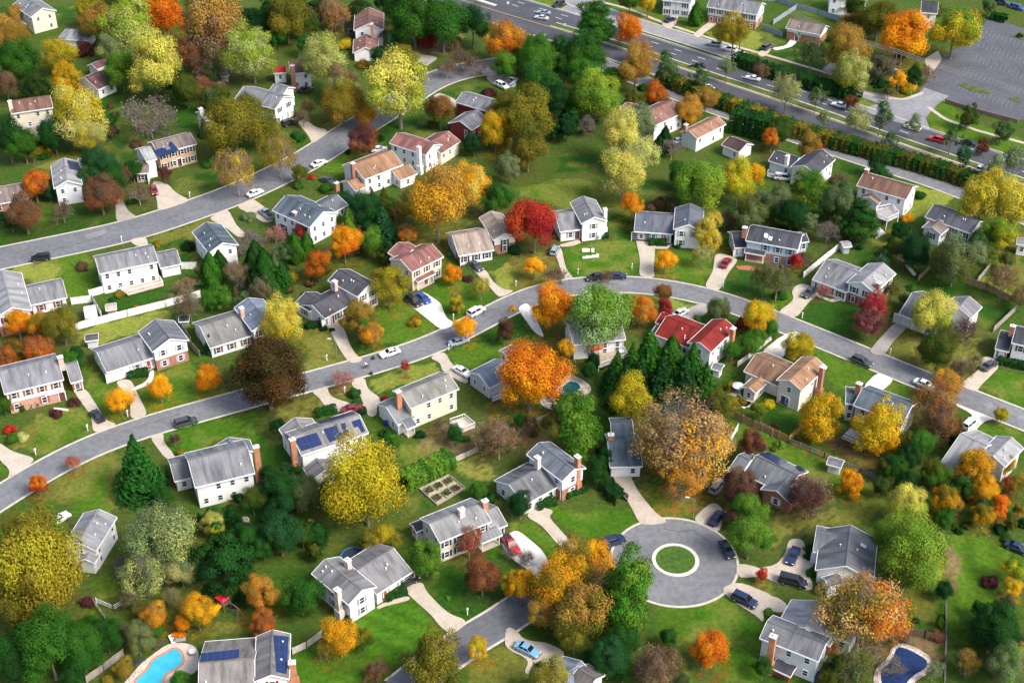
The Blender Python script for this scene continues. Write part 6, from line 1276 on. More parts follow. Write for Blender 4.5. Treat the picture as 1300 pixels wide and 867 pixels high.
def build_fences():
    F = fence
    F('long white vinyl fence behind the white two-storey house', 5, [(380,805),(640,738),(830,690),(1005,640)], 1.8, VW)
    F('short white vinyl fence joining the tall white house', 5, [(450,640),(545,612),(620,600)], 1.8, VW); F('white vinyl fence run from the grey wing towards the corner', 5, [(360,678),(465,665)], 1.8, VW)
    F('white vinyl cross fence beside the canopy shed', 5, [(465,665),(510,745)], 1.8, VW); F('white vinyl fence end behind the bare brown tree', 5, [(910,500),(985,500)], 1.8, VW)
    F('pale board fence beside the brick colonial garden', 8, [(195,545),(290,465),(385,392)], 1.6, VW)
    F('orange-brown wooden fence round the sunroom house lawn', 12, [(-20,450),(120,520),(205,445)], 1.6, WO); F('brown wooden fence behind the great oak garden', 11, [(1108,395),(1200,440),(1300,488)], 1.6, WD)
    F('brown board fence crossing the dry back garden', 8, [(1005,572),(1110,605),(1235,668)], 1.7, (.36,.24,.14)); F('grey fence behind the giant yellow tree', 8, [(1065,570),(1130,492)], 1.5, WG); F('weathered fence beside the small dark-roofed wing', 8, [(1145,815),(1255,712)], 1.5, WG)
    F('grey post fence down the side of the striped back garden', 16, [(906,480),(905,640),(903,760),(900,870)], 1.3, (.2,.19,.17), 'mesh'); F('dark wooden fence behind the navy pool cover', 16, [(700,620),(800,640),(905,668)], 1.5, (.16,.11,.08))
    F('weathered grey fence beside the blue pool shrubs', 13, [(435,865),(520,805),(620,730)], 1.5, WG); F('pale rail fence in the brown back garden', 13, [(485,468),(570,503),(610,480)], 1.2, VW, 'rail'); F('thin wire fence beside the olive maple lawn', 13, [(470,470),(520,540),(565,620)], 1.1, WG, 'rail')
    F('grey picket fence at the grey house by the pool', 14, [(185,722),(255,690),(330,635)], 1.4, (.46,.43,.38)); F('pale fence beyond the bright green garden hedge', 10, [(985,622),(1050,595),(1112,565)], 1.3, (.5,.45,.38)); F('low grey fence beside the house with solar arrays', 10, [(60,712),(140,690),(215,672)], 1.3, (.45,.42,.38))
    F('blue-grey board fence behind the frontage rancher', 4, [(-10,5),(60,10),(160,45),(270,75),(375,110)], 1.7, BG); F('blue-grey board fence beside the brick-based rancher', 4, [(-10,148),(90,188)], 1.7, BG); F('grey side fence linking the frontage garden fences', 4, [(45,125),(160,48)], 1.6, BG)
    F('grey board fence beside the dark maple', 9, [(915,0),(1000,92)], 1.6, WG); F('small grey fence behind the side shed and maple', 5, [(885,760),(955,867)], 1.4, WG); F('low white fence beside the blue rear terrace', 11, [(1085,530),(1128,455)], 1.4, VW)
    F('rail fence behind the orange maple garden', 11, [(40,470),(110,430),(185,395)], 1.2, WG, 'rail'); F('pale fence beside the red-roofed house garden', 29, [(60,345),(220,225),(360,110),(470,20)], 1.3, VW)
    F('long wire fence behind the shed and brick house', 12, [(120,520),(300,595),(480,670),(640,740)], 1.1, (.24,.22,.2), 'mesh')
    F('garden fence beside yellow-leaved bush and lone drive', 1, [(560,800),(600,840),(650,880)], 1.3, WG); F('low fence beside the tan colonial back lawn', 1, [(700,655),(770,665),(850,690)], 1.3, WG)
    F('brown fence round the small playset yard', 8, [(770,560),(830,500)], 1.5, WD)
def rounded(poly, it=2):
    P = [Vector(p) for p in poly]
    for _ in range(it):
        Q = []
        for i in range(len(P)):
            a, b = P[i], P[(i+1) % len(P)]; Q += [a*.75+b*.25, a*.25+b*.75]
        P = Q
    return P
def grow(P, o):
    a = sum(P[i].x*P[(i+1) % len(P)].y-P[(i+1) % len(P)].x*P[i].y for i in range(len(P))); s = 1 if a > 0 else -1
    n = len(P); Q = []
    for i in range(n):
        t = (P[(i+1) % n]-P[i-1]); t.normalize(); Q.append(P[i]+Vector((t.y, -t.x, 0))*o*s)
    return Q
def flat(mb, P, z0, z1):
    a = sum(P[i].x*P[(i+1) % len(P)].y-P[(i+1) % len(P)].x*P[i].y for i in range(len(P)))
    if a < 0: P = P[::-1]
    mb.prism([(p.x, p.y, z0) for p in P], [(p.x, p.y, z1) for p in P])
def tri(o):
    bm = bmesh.new(); bm.from_mesh(o.data); bmesh.ops.triangulate(bm, faces=[f for f in bm.faces if len(f.verts) > 4]); bm.to_mesh(o.data); bm.free(); return o
def pool(label, k, poly, deckpoly, water, cop, copw, deckm, anchor):
    P = rounded([G(k, *p) for p in poly]); c = sum(P, Vector())/len(P)
    r = empty('swimming_pool', (c.x, c.y, 0)); tag(r, label, 'pool'); ANCH.append((anchor, c, 5))
    if deckpoly:
        D = rounded([G(k, *p) for p in deckpoly]); m = MB(); flat(m, D, -.02, .10); tri(m.build('pool_deck', deckm, r))
    m = MB(); flat(m, grow(P, copw), 0, .15); tri(m.build('coping', cop, r)); m = MB(); flat(m, P, .0, .16); tri(m.build('water', water, r))
def build_pools():
    mt, t, b = nt('pool_water'); p = wpos(t); n = ramp(t, noise(t, .5, 3, p), .3, .7)
    t.links.new(mixc(t, n, (.03, .33, .46), (.06, .42, .55)), b.inputs['Base Color']); b.inputs['Roughness'].default_value = .06
    bp = N(t, 'ShaderNodeBump', Strength=.15, Distance=.1); t.links.new(noise(t, 3, 3, p), bp.inputs['Height']); t.links.new(bp.outputs[0], b.inputs['Normal'])
    pool('bright blue kidney-shaped pool with orange brick coping', 37, [(130,790),(110,680),(250,580),(320,440),(480,370),(560,310),(640,340),(670,430),(660,500),(560,560),(440,620),(420,760)], [(-60,760),(60,620),(200,460),(330,370),(480,260),(620,235),(780,260),(860,330),(870,560),(700,640),(560,760),(500,900),(100,900)], mt, mat('brick_coping', (.55, .2, .11), .8, .25, 3), .38, mat('pool_concrete', (.52, .46, .38), .9, .2, 1), 'the blue pool')
    pool('dark teal pool bordered with pale stones beside orange maple', 11, [(165,300),(250,245),(285,213),(335,225),(345,255),(250,300),(220,325),(175,322)], [(130,300),(240,220),(270,180),(330,190),(400,240),(390,275),(280,330),(215,360),(150,340)], glossy('teal_water', (.008, .07, .065), .08), mat('stone_coping', (.5, .42, .34), .9, .4, 2), .4, mat('flagstones', (.5, .42, .34), .95, .5, 1.2), 'the teal pool')
    pool('covered pool with navy cover and ragged white stone edge', 16, [(580,800),(640,760),(660,690),(700,690),(790,735),(820,765),(805,800),(740,830),(690,900),(590,900)], [(545,800),(620,745),(645,668),(710,668),(810,715),(850,765),(835,810),(760,850),(700,930),(550,930)], mat('pool_cover', (.012, .03, .10), .5, .35, 1.5), mat('white_stones', (.62, .56, .5), .95, .5, 3), .5, mat('flagstones', (.5, .4, .33), .95, .5, 1.2), 'the navy pool')
def wire(label, a, b, sag, r=.055):
    seg = []; a, b = Vector(a), Vector(b); prev = a; mb = MB()
    for i in range(1, 17):
        f = i/16; q = a.lerp(b, f)-Vector((0, 0, sag*4*f*(1-f))); mb.tube(prev, q, r, r, 4); prev = q
    o = mb.build('power_line', mat('cable', (.35, .33, .31), .6)); tag(o, label, 'cable', 'power lines over the golden tree')
def build_misc():
    # utility poles
    def pole(label, k, base, h, lean=0, arm=True, th=.16):
        b = G(k, *base); r = empty('utility_pole', (b.x, b.y, 0)); tag(r, label, 'pole')
        m = MB(); m.tube(b, b+Vector((lean, 0, h)), th, th*.7, 10); m.build('shaft', mat('pole_wood', (.16, .12, .09), .9, .3, 2), r)
        if arm:
            m = MB(); m.box(b+Vector((lean, 0, h-.8)), (.35, 1.25, 0), (.05, -.015, 0), (0, 0, .07)); m.build('crossarm', mat('pole_wood', (.16, .12, .09), .9, .3, 2), r)
            for s in (-1, 0, 1):
                m = MB(); q = b+Vector((lean+.33*s, 1.15*s, h-.68)); m.tube(q, q+Vector((0, 0, .25)), .06, .04, 6); m.build('insulator', mat('ceramic', (.4, .38, .36), .3), r)
        return b
    b1 = pole('wooden utility pole with crossarm before the golden tree', 4, (622,470), 13, .6)
    pole('dark utility pole beside the pale blue split-level', 3, (1137,246), 14)
    e = U((1330, 122), 11.5); l = U((1000, 14), 11.5)
    for s, q in ((-1, 'lowest'), (0, 'middle'), (1, 'uppermost')):
        o = Vector((.33*s, 1.15*s, 0)); top = b1+Vector((.6, 0, 12.6))+o
        wire(f'{q} thin overhead cable above parking lot', top, e+o*1.3, .8); wire(f'{q} overhead cable running towards the frontage rancher', top, l+o*1.3, .8)
    # street lamp
    def lamp(label, k, base, h):
        b = G(k, *base); r = empty('street_lamp', (b.x, b.y, 0)); tag(r, label, 'street lamp'); mt = mat('lamp_metal', (.2, .2, .2), .5)
        m = MB(); m.tube(b, b+Vector((0, 0, h)), .1, .06, 8); m.build('shaft', mt, r); m = MB(); m.tube(b+Vector((0, 0, h)), b+Vector((-1.1, .3, h+.25)), .05, .04, 6); m.build('arm', mt, r)
        m = MB(); m.box(b+Vector((-1.3, .36, h+.22)), (.35, -.1, 0), (.04, .14, 0), (0, 0, .07)); m.build('lamp_head', mat('lamp_head', (.6, .6, .58), .4), r)
    lamp('dark street lamp beside the frontage drive', 3, (812,138), 8); lamp('street lamp at the parking-lot junction', 4, (665,472), 7); lamp('slim lamp post at the edge of the street near brick colonial', 8, (62,800), 4.5)
    lamp('slim lamp post beside the driveway by the dull pink tree', 10, (405,100), 4.5); lamp('slim lamp post on the lawn by the turning circle', 15, (905,45), 4.5)
    # mailboxes
    def mailbox(lbl, k, p):
        b = G(k, *p); r = empty('mailbox', (b.x, b.y, 0)); tag(r, lbl, 'mailbox', 'mailboxes along the kerb')
        m = MB(); m.box(b+Vector((0, 0, .55)), (.07, 0, 0), (0, .07, 0), (0, 0, .55)); m.build('post', mat('white_trim', (.78, .78, .77), .5, .06), r)
        m = MB(); m.box(b+Vector((0, 0, 1.2)), (.14, 0, 0), (0, .26, 0), (0, 0, .1)); m.tube(b+Vector((0, -.26, 1.3)), b+Vector((0, .26, 1.3)), .14, .14, 10); m.build('box', mat('mailbox_paint', (.7, .7, .7), .4), r)
    for l, k, p in [('white mailbox at the drive of the colonial with brick-red shutters', 9, (440,460)), ('white mailbox by golden shrub and sloping drive', 9, (640,388)), ('white mailbox on the lawn by the dull pink tree', 10, (355,110)), ('white mailbox at drive of the solar-array house', 10, (445,270)), ('white mailbox behind the tall white fenced house', 5, (610,362)), ('white mailbox before the tan colonial', 5, (950,140)), ('white mailbox at mauve colonial driveway', 6, (988,752)), ('white mailbox beside the open-carport driveway', 7, (600,500)), ('white mailbox below the lawn letters', 7, (330,525)), ('white mailbox near golden shrub by the bend', 7, (20,585)), ('white mailbox below red-chimney split-level', 8, (190,745)), ('white mailbox at the grey gravel drive', 12, (630,78)), ('white mailbox by drive of house with red shutters', 12, (965,212)), ('white mailbox on striped-lawn house verge', 14, (1058,525)), ('white mailbox at brick colonial lawn corner', 7, (1055,590)), ('white mailbox near the beige house drive', 10, (965,58)), ('white mailbox on the left-hand curved lawn', 9, (180,580))]: mailbox(l, k, p)
    # storm-drain boxes / dark kerb bags
    for l, p in [('dark rubbish bag at the kerb near white sedan', (474,456)), ('dark rubbish bag at the near kerb by cyclist', (471.5,475.5)), ('dark rubbish bag at kerb near big dark maple', (385.5,498))]:
        b = U(p); bm = bmesh.new(); bmesh.ops.create_icosphere(bm, subdivisions=2, radius=.42)
        g = random.Random(p[0])
        for v in bm.verts: v.co *= 1+g.uniform(-.12, .12); v.co.z = max(-.28, v.co.z*.8)
        bmesh.ops.create_cone(bm, segments=8, radius1=.06, radius2=.13, depth=.25, cap_ends=True, matrix=Matrix.Translation((0, 0, .42)))
        me = bpy.data.meshes.new('rubbish_bag'); bm.to_mesh(me); bm.free(); me.materials.append(glossy('black_plastic', (.012, .012, .014), .3)); o = link('rubbish_bag', me); o.location = (b.x, b.y, .32); tag(o, l, 'rubbish bag')
    # wheeled bins
    for l, k, p, c in [('blue wheeled bin beside the beige house wing', 10, (650,435), (.01,.03,.35)), ('blue wheeled bin at the tall-chimney house corner', 16, (262,838), (.01,.03,.35)), ('second blue bin leaning near the tall-chimney house', 16, (245,850), (.012,.04,.4)), ('green wheeled bin beside the mauve colonial', 6, (970,445), (.01,.12,.07)), ('blue bin on the rancher drive above the highway', 3, (915,100), (.01,.05,.4))]:
        b = G(k, *p); r = empty('wheeled_bin', (b.x, b.y, 0)); tag(r, l, 'bin'); m = MB(); m.prism([(b.x-.22, b.y-.25, .08), (b.x+.22, b.y-.25, .08), (b.x+.22, b.y+.25, .08), (b.x-.22, b.y+.25, .08)], [(b.x-.32, b.y-.36, 1.0), (b.x+.32, b.y-.36, 1.0), (b.x+.32, b.y+.36, 1.0), (b.x-.32, b.y+.36, 1.0)]); m.build('bin_body', mat('bin_plastic', c, .5), r)
        m = MB(); m.box(b+Vector((0, 0, 1.05)), (.35, 0, 0), (0, .39, 0), (0, 0, .05)); m.build('lid', mat('bin_plastic', tuple(x*.8 for x in c), .5), r)
        for s in (-1, 1): m = MB(); m.tube(b+Vector((s*.24, .3, .13)), b+Vector((s*.3, .3, .13)), .13, .13, 10); m.build('wheel', mat('tyre_rubber', (.02, .02, .02), .9), r)
    # lawn letters: a row of white boards on stakes
    def letter(l, p, w, h_, lying):
        b = U(p); r = empty('lawn_sign', (b.x, b.y, 0)); tag(r, l, 'sign', 'white lawn letters'); mt = mat('white_board', (.8, .8, .8), .5, .05)
        m = MB(); m.box(b+Vector((0, 0, .25+h_/2)), (w/2, 0, 0), (0, .04, 0), (0, .05, h_/2)); m.build('board', mt, r)
        for s in (-1, 1): m = MB(); m.box(b+Vector((s*w*.3, .03, .15)), (.02, 0, 0), (0, .02, 0), (0, 0, .15)); m.build('stake', mat('cable', (.35, .33, .31), .6), r)
    for l, p, w, h_ in [('wide white lawn board in the upper row beside the gap', (742,321), 1.1, .9), ('white lawn board in the upper row next to the wide one', (746.5,320.8), .9, .8), ('lone white board right of the gap in the upper row', (752.5,321.5), .7, 1.0), ('long white banner board of the lower row', (748,328.5), 1.6, .5), ('white board left end of the lower row', (743,329.2), 1.3, .45), ('tallest white board of the lower row', (758.5,327.8), .6, .9), ('white board between banner and tallest in the lower row', (754.5,328), 1.0, .6)]: letter(l, p, w, h_, False)
    # cyclist
    b = U((465, 467.5)); r = empty('bicycle', (b.x, b.y, .02), R(30)); tag(r, 'bicycle ridden by a person in white along the street', 'bicycle')
    mt = mat('bike_frame', (.05, .05, .06), .4)
    for x in (-.5, .5):
        m = MB(); n = 18
        for i in range(n):
            t0, t1 = 2*math.pi*i/n, 2*math.pi*(i+1)/n; m.tube((x+.33*math.cos(t0), 0, .34+.33*math.sin(t0)), (x+.33*math.cos(t1), 0, .34+.33*math.sin(t1)), .025, .025, 4)
        for i in range(6): t0 = math.pi*i/6; m.tube((x+.32*math.cos(t0), 0, .34+.32*math.sin(t0)), (x-.32*math.cos(t0), 0, .34-.32*math.sin(t0)), .006, .006, 3)
        m.build('wheel', mat('tyre_rubber', (.02, .02, .02), .9), r, off=(0, 0, 0))
    m = MB()
    for p, q in (((-.5, 0, .34), (-.15, 0, .3)), ((-.15, 0, .3), (-.25, 0, .88)), ((-.5, 0, .34), (-.2, 0, .75)), ((-.15, 0, .3), (.36, 0, .8)), ((-.2, 0, .75), (.36, 0, .85)), ((.5, 0, .34), (.34, 0, 1.0))): m.tube(p, q, .022, .022, 6)
    m.build('frame', mt, r, off=(0, 0, 0)); m = MB(); m.tube((.32, -.3, 1.0), (.32, .3, 1.0), .016, .016, 6); m.build('handlebar', mt, r, off=(0, 0, 0)); m = MB(); m.box((-.25, 0, .91), (.13, 0, 0), (0, .07, 0), (0, 0, .03)); m.build('saddle', mt, r, off=(0, 0, 0))
    # rider: one skinned body
    J = [(-.24, 0, .98), (-.2, 0, 1.15), (-.08, 0, 1.42), (-.02, 0, 1.52), (.02, 0, 1.6), (.05, 0, 1.72), (-.1, .19, 1.4), (.08, .25, 1.18), (.3, .27, 1.03), (-.1, -.19, 1.4), (.08, -.25, 1.18), (.3, -.27, 1.03), (-.22, .1, .95), (.12, .13, .82), (-.1, .12, .45), (.06, .12, .38), (-.22, -.1, .95), (.1, -.13, .68), (-.16, -.12, .28), (0, -.12, .2)]
    E = [(0, 1), (1, 2), (2, 3), (3, 4), (4, 5), (2, 6), (6, 7), (7, 8), (2, 9), (9, 10), (10, 11), (0, 12), (12, 13), (13, 14), (14, 15), (0, 16), (16, 17), (17, 18), (18, 19)]
    rad = [.15, .15, .16, .07, .09, .10, .07, .05, .04, .07, .05, .04, .1, .075, .05, .04, .1, .075, .05, .04]
    bm = bmesh.new(); sk = bm.verts.layers.skin.verify(); vs = []
    for q, ra in zip(J, rad): v = bm.verts.new(q); v[sk].radius = (ra, ra); vs.append(v)
    vs[0][sk].use_root = True
    for a, c in E: bm.edges.new((vs[a], vs[c]))
    me = bpy.data.meshes.new('person'); bm.to_mesh(me); bm.free()
    mt, t, bs = nt('person_clothes'); tc = N(t, 'ShaderNodeTexCoord'); sx = N(t, 'ShaderNodeSeparateXYZ'); t.links.new(tc.outputs['Object'], sx.inputs[0])
    c1 = mixc(t, ramp(t, sx.outputs[2], 1.0, 1.02), (.03, .03, .04), (.8, .8, .8)); c2 = mixc(t, ramp(t, sx.outputs[2], 1.52, 1.54), c1, (.45, .28, .2)); t.links.new(c2, bs.inputs['Base Color'])
    me.materials.append(mt); o = link('person', me); o.location = (b.x, b.y, .02); o.rotation_euler = (0, 0, R(30)); o.modifiers.new('skin', 'SKIN'); s_ = o.modifiers.new('sub', 'SUBSURF'); s_.levels = 1; s_.render_levels = 2
    tag(o, 'person in white top and dark trousers riding a bicycle', 'person')
    m = MB(); bm = bmesh.new(); bmesh.ops.create_icosphere(bm, subdivisions=2, radius=.125); 
    for v in bm.verts: v.co.z = max(v.co.z, -.01)
    me = bpy.data.meshes.new('hair'); bm.to_mesh(me); bm.free(); me.materials.append(mat('hair', (.05, .035, .025), .8)); h = link('hair', me, o); h.location = (.04, 0, 1.73)
    # playsets
    def playset(label, k, p, roofc, slidec, ang, sc=1.0):
        b = G(k, *p); r = empty('playset', (b.x, b.y, 0), ang); tag(r, label, 'playset'); wd = mat('play_timber', (.2, .1, .08), .8, .25, 2)
        def bd(nm, m_, mb): return mb.build(nm, m_, r, off=(0, 0, 0))
        for x in (-.7, .7):
            for y in (-.7, .7): m = MB(); m.box((x, y, 1.3), (.06, 0, 0), (0, .06, 0), (0, 0, 1.3)); bd('post', wd, m)
        m = MB(); m.box((0, 0, 1.4), (.8, 0, 0), (0, .8, 0), (0, 0, .05)); bd('platform', wd, m)
        m = MB(); e = [(-1, -1, 2.6), (1, -1, 2.6), (1, 1, 2.6), (-1, 1, 2.6)]
        for i in range(4): m.v += [Vector(e[i]), Vector(e[(i+1) % 4]), Vector((0, 0, 3.4))]; m.f.append((i*3, i*3+1, i*3+2))
        m.ngon(e[::-1]); bd('roof', mat('play_canvas', roofc, .6, .1), m)
        m = MB(); a_, b_ = Vector((0, -.85, 1.42)), Vector((0, -3.6, .2)); d = (b_-a_)/2; up = Vector((0, .4, .9)).normalized()
        m.box((a_+b_)/2, d, (.38, 0, 0), up*.04)
        for s in (-1, 1): m.box((a_+b_)/2+Vector((s*.4, 0, .1)), d, (.03, 0, 0), up*.12)
        bd('slide', mat('slide_plastic', slidec, .35, .05), m)
        m = MB(); m.box((1.9, 0, 2.4), (1.9, 0, 0), (0, .06, 0), (0, 0, .07)); m.tube((3.7, -.8, 0), (3.7, 0, 2.4), .06, .06, 6); m.tube((3.7, .8, 0), (3.7, 0, 2.4), .06, .06, 6); bd('swing_beam', wd, m)
        for x in (1.6, 2.7):
            m = MB(); m.tube((x-.2, 0, .5), (x-.2, 0, 2.4), .015, .015, 4); m.tube((x+.2, 0, .5), (x+.2, 0, 2.4), .015, .015, 4); m.box((x, 0, .48), (.24, 0, 0), (0, .1, 0), (0, 0, .02)); bd('swing', mat('swing_seat', (.03, .03, .15), .5), m)
    playset('playset with red canopy and yellow slide on the brown lawn', 13, (1125,492), (.6,.015,.03), (.7,.42,.01), R(-40))
    playset('timber playset with pale slide beside teal conifer', 8, (692,498), (.5,.3,.22), (.72,.68,.55), R(35))
    # trampoline-like covered tub behind the striped-lawn house
    b = G(14, 488, 248); r = empty('trampoline', (b.x, b.y, 0)); tag(r, 'round dark trampoline behind the striped-lawn house', 'trampoline'); m = MB(); n = 28
    cr = lambda q, z: [(b.x+q*math.cos(2*math.pi*i/n), b.y+q*math.sin(2*math.pi*i/n), z) for i in range(n)]
    m.prism(cr(1.9, .82), cr(1.9, .86)); m.build('mat', mat('trampoline_mat', (.02, .03, .05), .7), r); m = MB(); a1, a2 = cr(1.92, .9), cr(2.3, .88)
    for i in range(n): j = (i+1) % n; m.quad(a1[i], a2[i], a2[j], a1[j]); m.quad(a2[i], (a2[i][0], a2[i][1], .78), (a2[j][0], a2[j][1], .78), a2[j])
    m.build('pad', mat('trampoline_pad', (.03, .12, .2), .6), r)
    for i in range(6):
        m = MB(); t0 = 2*math.pi*i/6; m.tube((b.x+2.1*math.cos(t0), b.y+2.1*math.sin(t0), 0), (b.x+2.1*math.cos(t0), b.y+2.1*math.sin(t0), .85), .04, .04, 6); m.build('leg', mat('lamp_metal', (.2, .2, .2), .5), r)
    # parasols
    def parasol(label, k, p, c, z0, h=2.4, rr_=1.4):
        b = G(k, *p, z0); r = empty('parasol', (b.x, b.y, z0)); tag(r, label, 'parasol'); m = MB(); m.tube(b, b+Vector((0, 0, h)), .04, .04, 6); m.build('pole', mat('lamp_metal', (.2, .2, .2), .5), r)
        m = MB(); n = 10
        for i in range(n):
            t0, t1 = 2*math.pi*i/n, 2*math.pi*(i+1)/n; q = [b+Vector((rr_*math.cos(t), rr_*math.sin(t), h-.5)) for t in (t0, t1)]; i0 = len(m.v); m.v += [q[0], q[1], b+Vector((0, 0, h))]; m.f.append((i0, i0+1, i0+2)); m.quad(q[0]-Vector((0, 0, .15)), q[1]-Vector((0, 0, .15)), q[1], q[0])
        m.build('canopy', mat('parasol_canvas', c, .7, .1), r)
        m = MB(); m.tube(b, b+Vector((0, 0, .12)), .28, .2, 12); m.build('base', mat('lamp_metal', (.2, .2, .2), .5), r)
    parasol('red parasol on the patio under the silvery tree', 38, (465,640), (.6,.02,.015), 1.0); parasol('orange-red parasol beside the red patio umbrella', 38, (540,630), (.6,.08,.03), 1.0, 2.2, 1.1)
    parasol('blue parasol on the deck of the cream house', 1, (232,650), (.02,.2,.6), 1.6); parasol('pale parasol on the terrace of the sunroom house', 29, (1050-990,660), (.6,.62,.62), 0, 2.3, 1.2)
    # patio furniture
    def loungers(label, k, p, ang, c):
        b = G(k, *p); r = empty('garden_lounger', (b.x, b.y, .1), ang); tag(r, label, 'lounger', 'poolside loungers'); m = MB(); m.box((0, 0, .32), (.95, 0, 0), (0, .33, 0), (0, 0, .05)); m.build('seat', mat('lounger_fabric', c, .7), r, off=(0, 0, 0)); m = MB(); m.box((-.75, 0, .55), (.3, 0, .25), (0, .33, 0), (-.03, 0, .04)); m.build('backrest', mat('lounger_fabric', c, .7), r, off=(0, 0, 0))
        for x in (-.8, .8):
            for y in (-.28, .28): m = MB(); m.box((x, y, .14), (.03, 0, 0), (0, .03, 0), (0, 0, .14)); m.build('leg', mat('lamp_metal', (.2, .2, .2), .5), r, off=(0, 0, 0))
    loungers('dark lounger with white frame at the far pool edge', 37, (165,475), R(40), (.04,.04,.05)); loungers('dark lounger beside the pool wall bushes', 37, (395,280), R(45), (.07,.05,.04)); loungers('white lounger standing at the pool deck corner', 37, (545,215), R(-60), (.8,.8,.8)); loungers('dark and white lounger next to the upright white one', 37, (635,225), R(10), (.3,.3,.3))
    def table(label, k, p, c, z0=0.0):
        b = G(k, *p, z0); r = empty('patio_table', (b.x, b.y, z0+.02)); tag(r, label, 'table'); m = MB(); m.tube((0, 0, .7), (0, 0, .75), .6, .6, 16); m.build('tabletop', mat('patio_top', c, .4), r, off=(0, 0, 0))
        for i in range(4): m = MB(); m.box((.35*(-1)**i, .35*(1 if i < 2 else -1), .35), (.03, 0, 0), (0, .03, 0), (0, 0, .35)); m.build('leg', mat('lamp_metal', (.2, .2, .2), .5), r, off=(0, 0, 0))
    table('round pale patio table beside grey house near pool', 37, (790,375), (.7,.68,.65), .1); table('white patio table on the terrace of the beige house', 27, (715,635), (.75,.75,.75), .4); table('dark patio table on the sunroom house terrace', 29, (600,800), (.05,.05,.06)); table('pale patio table on the deck under the silvery tree', 38, (850,645), (.7,.7,.7), 1.0)
    table('round white patio table at the barn-side garden', 1, (1222-60,720), (.7,.7,.7))
    # raised beds
    P = [G(10, *p) for p in [(818,755),(965,685),(1045,750),(905,835)]]; c = sum(P, Vector())/4
    r = empty('vegetable_garden', (c.x, c.y, 0)); tag(r, 'fenced vegetable garden with raised beds behind orange brick house', 'garden'); ANCH.append(('the vegetable garden', c, 4))
    m = MB(); m.slab(P, -.02, .05); m.build('gravel', mat('garden_gravel', (.42, .36, .26), .95, .4, 2), r)
    m = MB()
    for i in range(4): a_, b_ = P[i], P[(i+1) % 4]; d = (b_-a_)/2; n_ = Vector((-d.y, d.x, 0)).normalized()*.05; m.box((a_+b_)/2+Vector((0, 0, .2)), d, n_, (0, 0, .2))
    m.build('border', mat('garden_timber', (.4, .34, .26), .9, .3, 2), r)
    ex, ey = (P[1]-P[0]), (P[3]-P[0])
    for i in range(3):
        for j in range(2):
            q = P[0]+ex*(.17+.32*i)+ey*(.27+.46*j); m = MB(); m.box(q+Vector((0, 0, .2)), ex*.11, ey*.15, (0, 0, .18)); bd = m.build('raised_bed', mat('garden_timber', (.4, .34, .26), .9, .3, 2), r)
            g = np.random.default_rng(i*3+j); n = 120; u = g.uniform(-1, 1, (n, 2)); Pp = np.array([tuple(q+ex*.1*a+ey*.14*b_+Vector((0, 0, .42+.3*g.random()))) for a, b_ in u])-np.array(ORG[r.name])
            me = np_mesh('bed_plants', cards(Pp, sph(n, g), .16, g), g.random(n), g.random(n), leaf_mat()); o = link('bed_plants', me, bd); o.color = (.05, .09, .02, 1); o['tint'] = [.12, .12, .03]
    # boulders / garden ring in the back lawn
    b = G(13, 1222, 57); r = MB(); bm = bmesh.new()
    r = empty('fire_pit', (b.x, b.y, 0)); tag(r, 'small ring of stones on the dark back lawn', 'fire pit')
    m = MB()
    for i in range(12): t0 = 2*math.pi*i/12; m.box(b+Vector((.75*math.cos(t0), .75*math.sin(t0), .15)), (.16*math.cos(t0), .16*math.sin(t0), 0), (-.18*math.sin(t0), .18*math.cos(t0), 0), (0, 0, .16))
    m.build('stone_ring', mat('stone_coping', (.5, .42, .34), .9, .4, 2), r); m = MB(); m.tube(b, b+Vector((0, 0, .06)), .6, .6, 14); m.build('ash', mat('ash', (.3, .26, .24), .95), r)
    # soccer goal in the back field
    P = [U(q) for q in ((773,227), (782,249))]; r = empty('goal_frame', tuple(P[0])); tag(r, 'white goal frame on the open back lawn', 'goal'); m = MB(); 
    for q in P: m.tube(q, q+Vector((0, 0, 2)), .05, .05, 6)
    m.tube(P[0]+Vector((0, 0, 2)), P[1]+Vector((0, 0, 2)), .05, .05, 6); m.build('goal_post', mat('white_trim', (.78, .78, .77), .5, .06), r)
    m = MB()
    for q in P: m.tube(q+Vector((0, 0, 2)), q+Vector((1.0, .3, 0)), .03, .03, 5)
    m.tube(P[0]+Vector((1, .3, 0)), P[1]+Vector((1, .3, 0)), .03, .03, 5); m.build('back_frame', mat('white_trim', (.78, .78, .77), .5, .06), r)
    # road signs
    for l, p in [('small white sign on the grass by the highway junction', (645,12)), ('small sign post beside highway median tip', (717,40)), ('short sign post at the highway shoulder under trees', (692,53))]:
        b = U(p); r = empty('road_sign', (b.x, b.y, 0)); tag(r, l, 'road sign'); m = MB(); m.tube(b, b+Vector((0, 0, 2.4)), .04, .04, 6); m.build('post', mat('lamp_metal', (.2, .2, .2), .5), r); m = MB(); m.box(b+Vector((0, -.06, 2.1)), (.35, 0, 0), (0, .015, 0), (0, 0, .4)); m.build('plate', mat('sign_plate', (.7, .7, .7), .4), r)
    # patio stones beneath the tall brown-roofed house
    patch('patio', 8, [(540,305),(580,290),(608,320),(560,348)], .06, drive_mat('w')); patch('path', 7, [(240,378),(335,352),(345,368),(300,385),(245,388)], .06, drive_mat('c'))
    patch('path', 7, [(690,375),(770,385),(800,368),(806,375),(775,398),(712,398)], .06, drive_mat('c')); patch('path', 8, [(262,625),(330,650),(405,640),(410,652),(340,664),(268,640)], .06, drive_mat('c'))
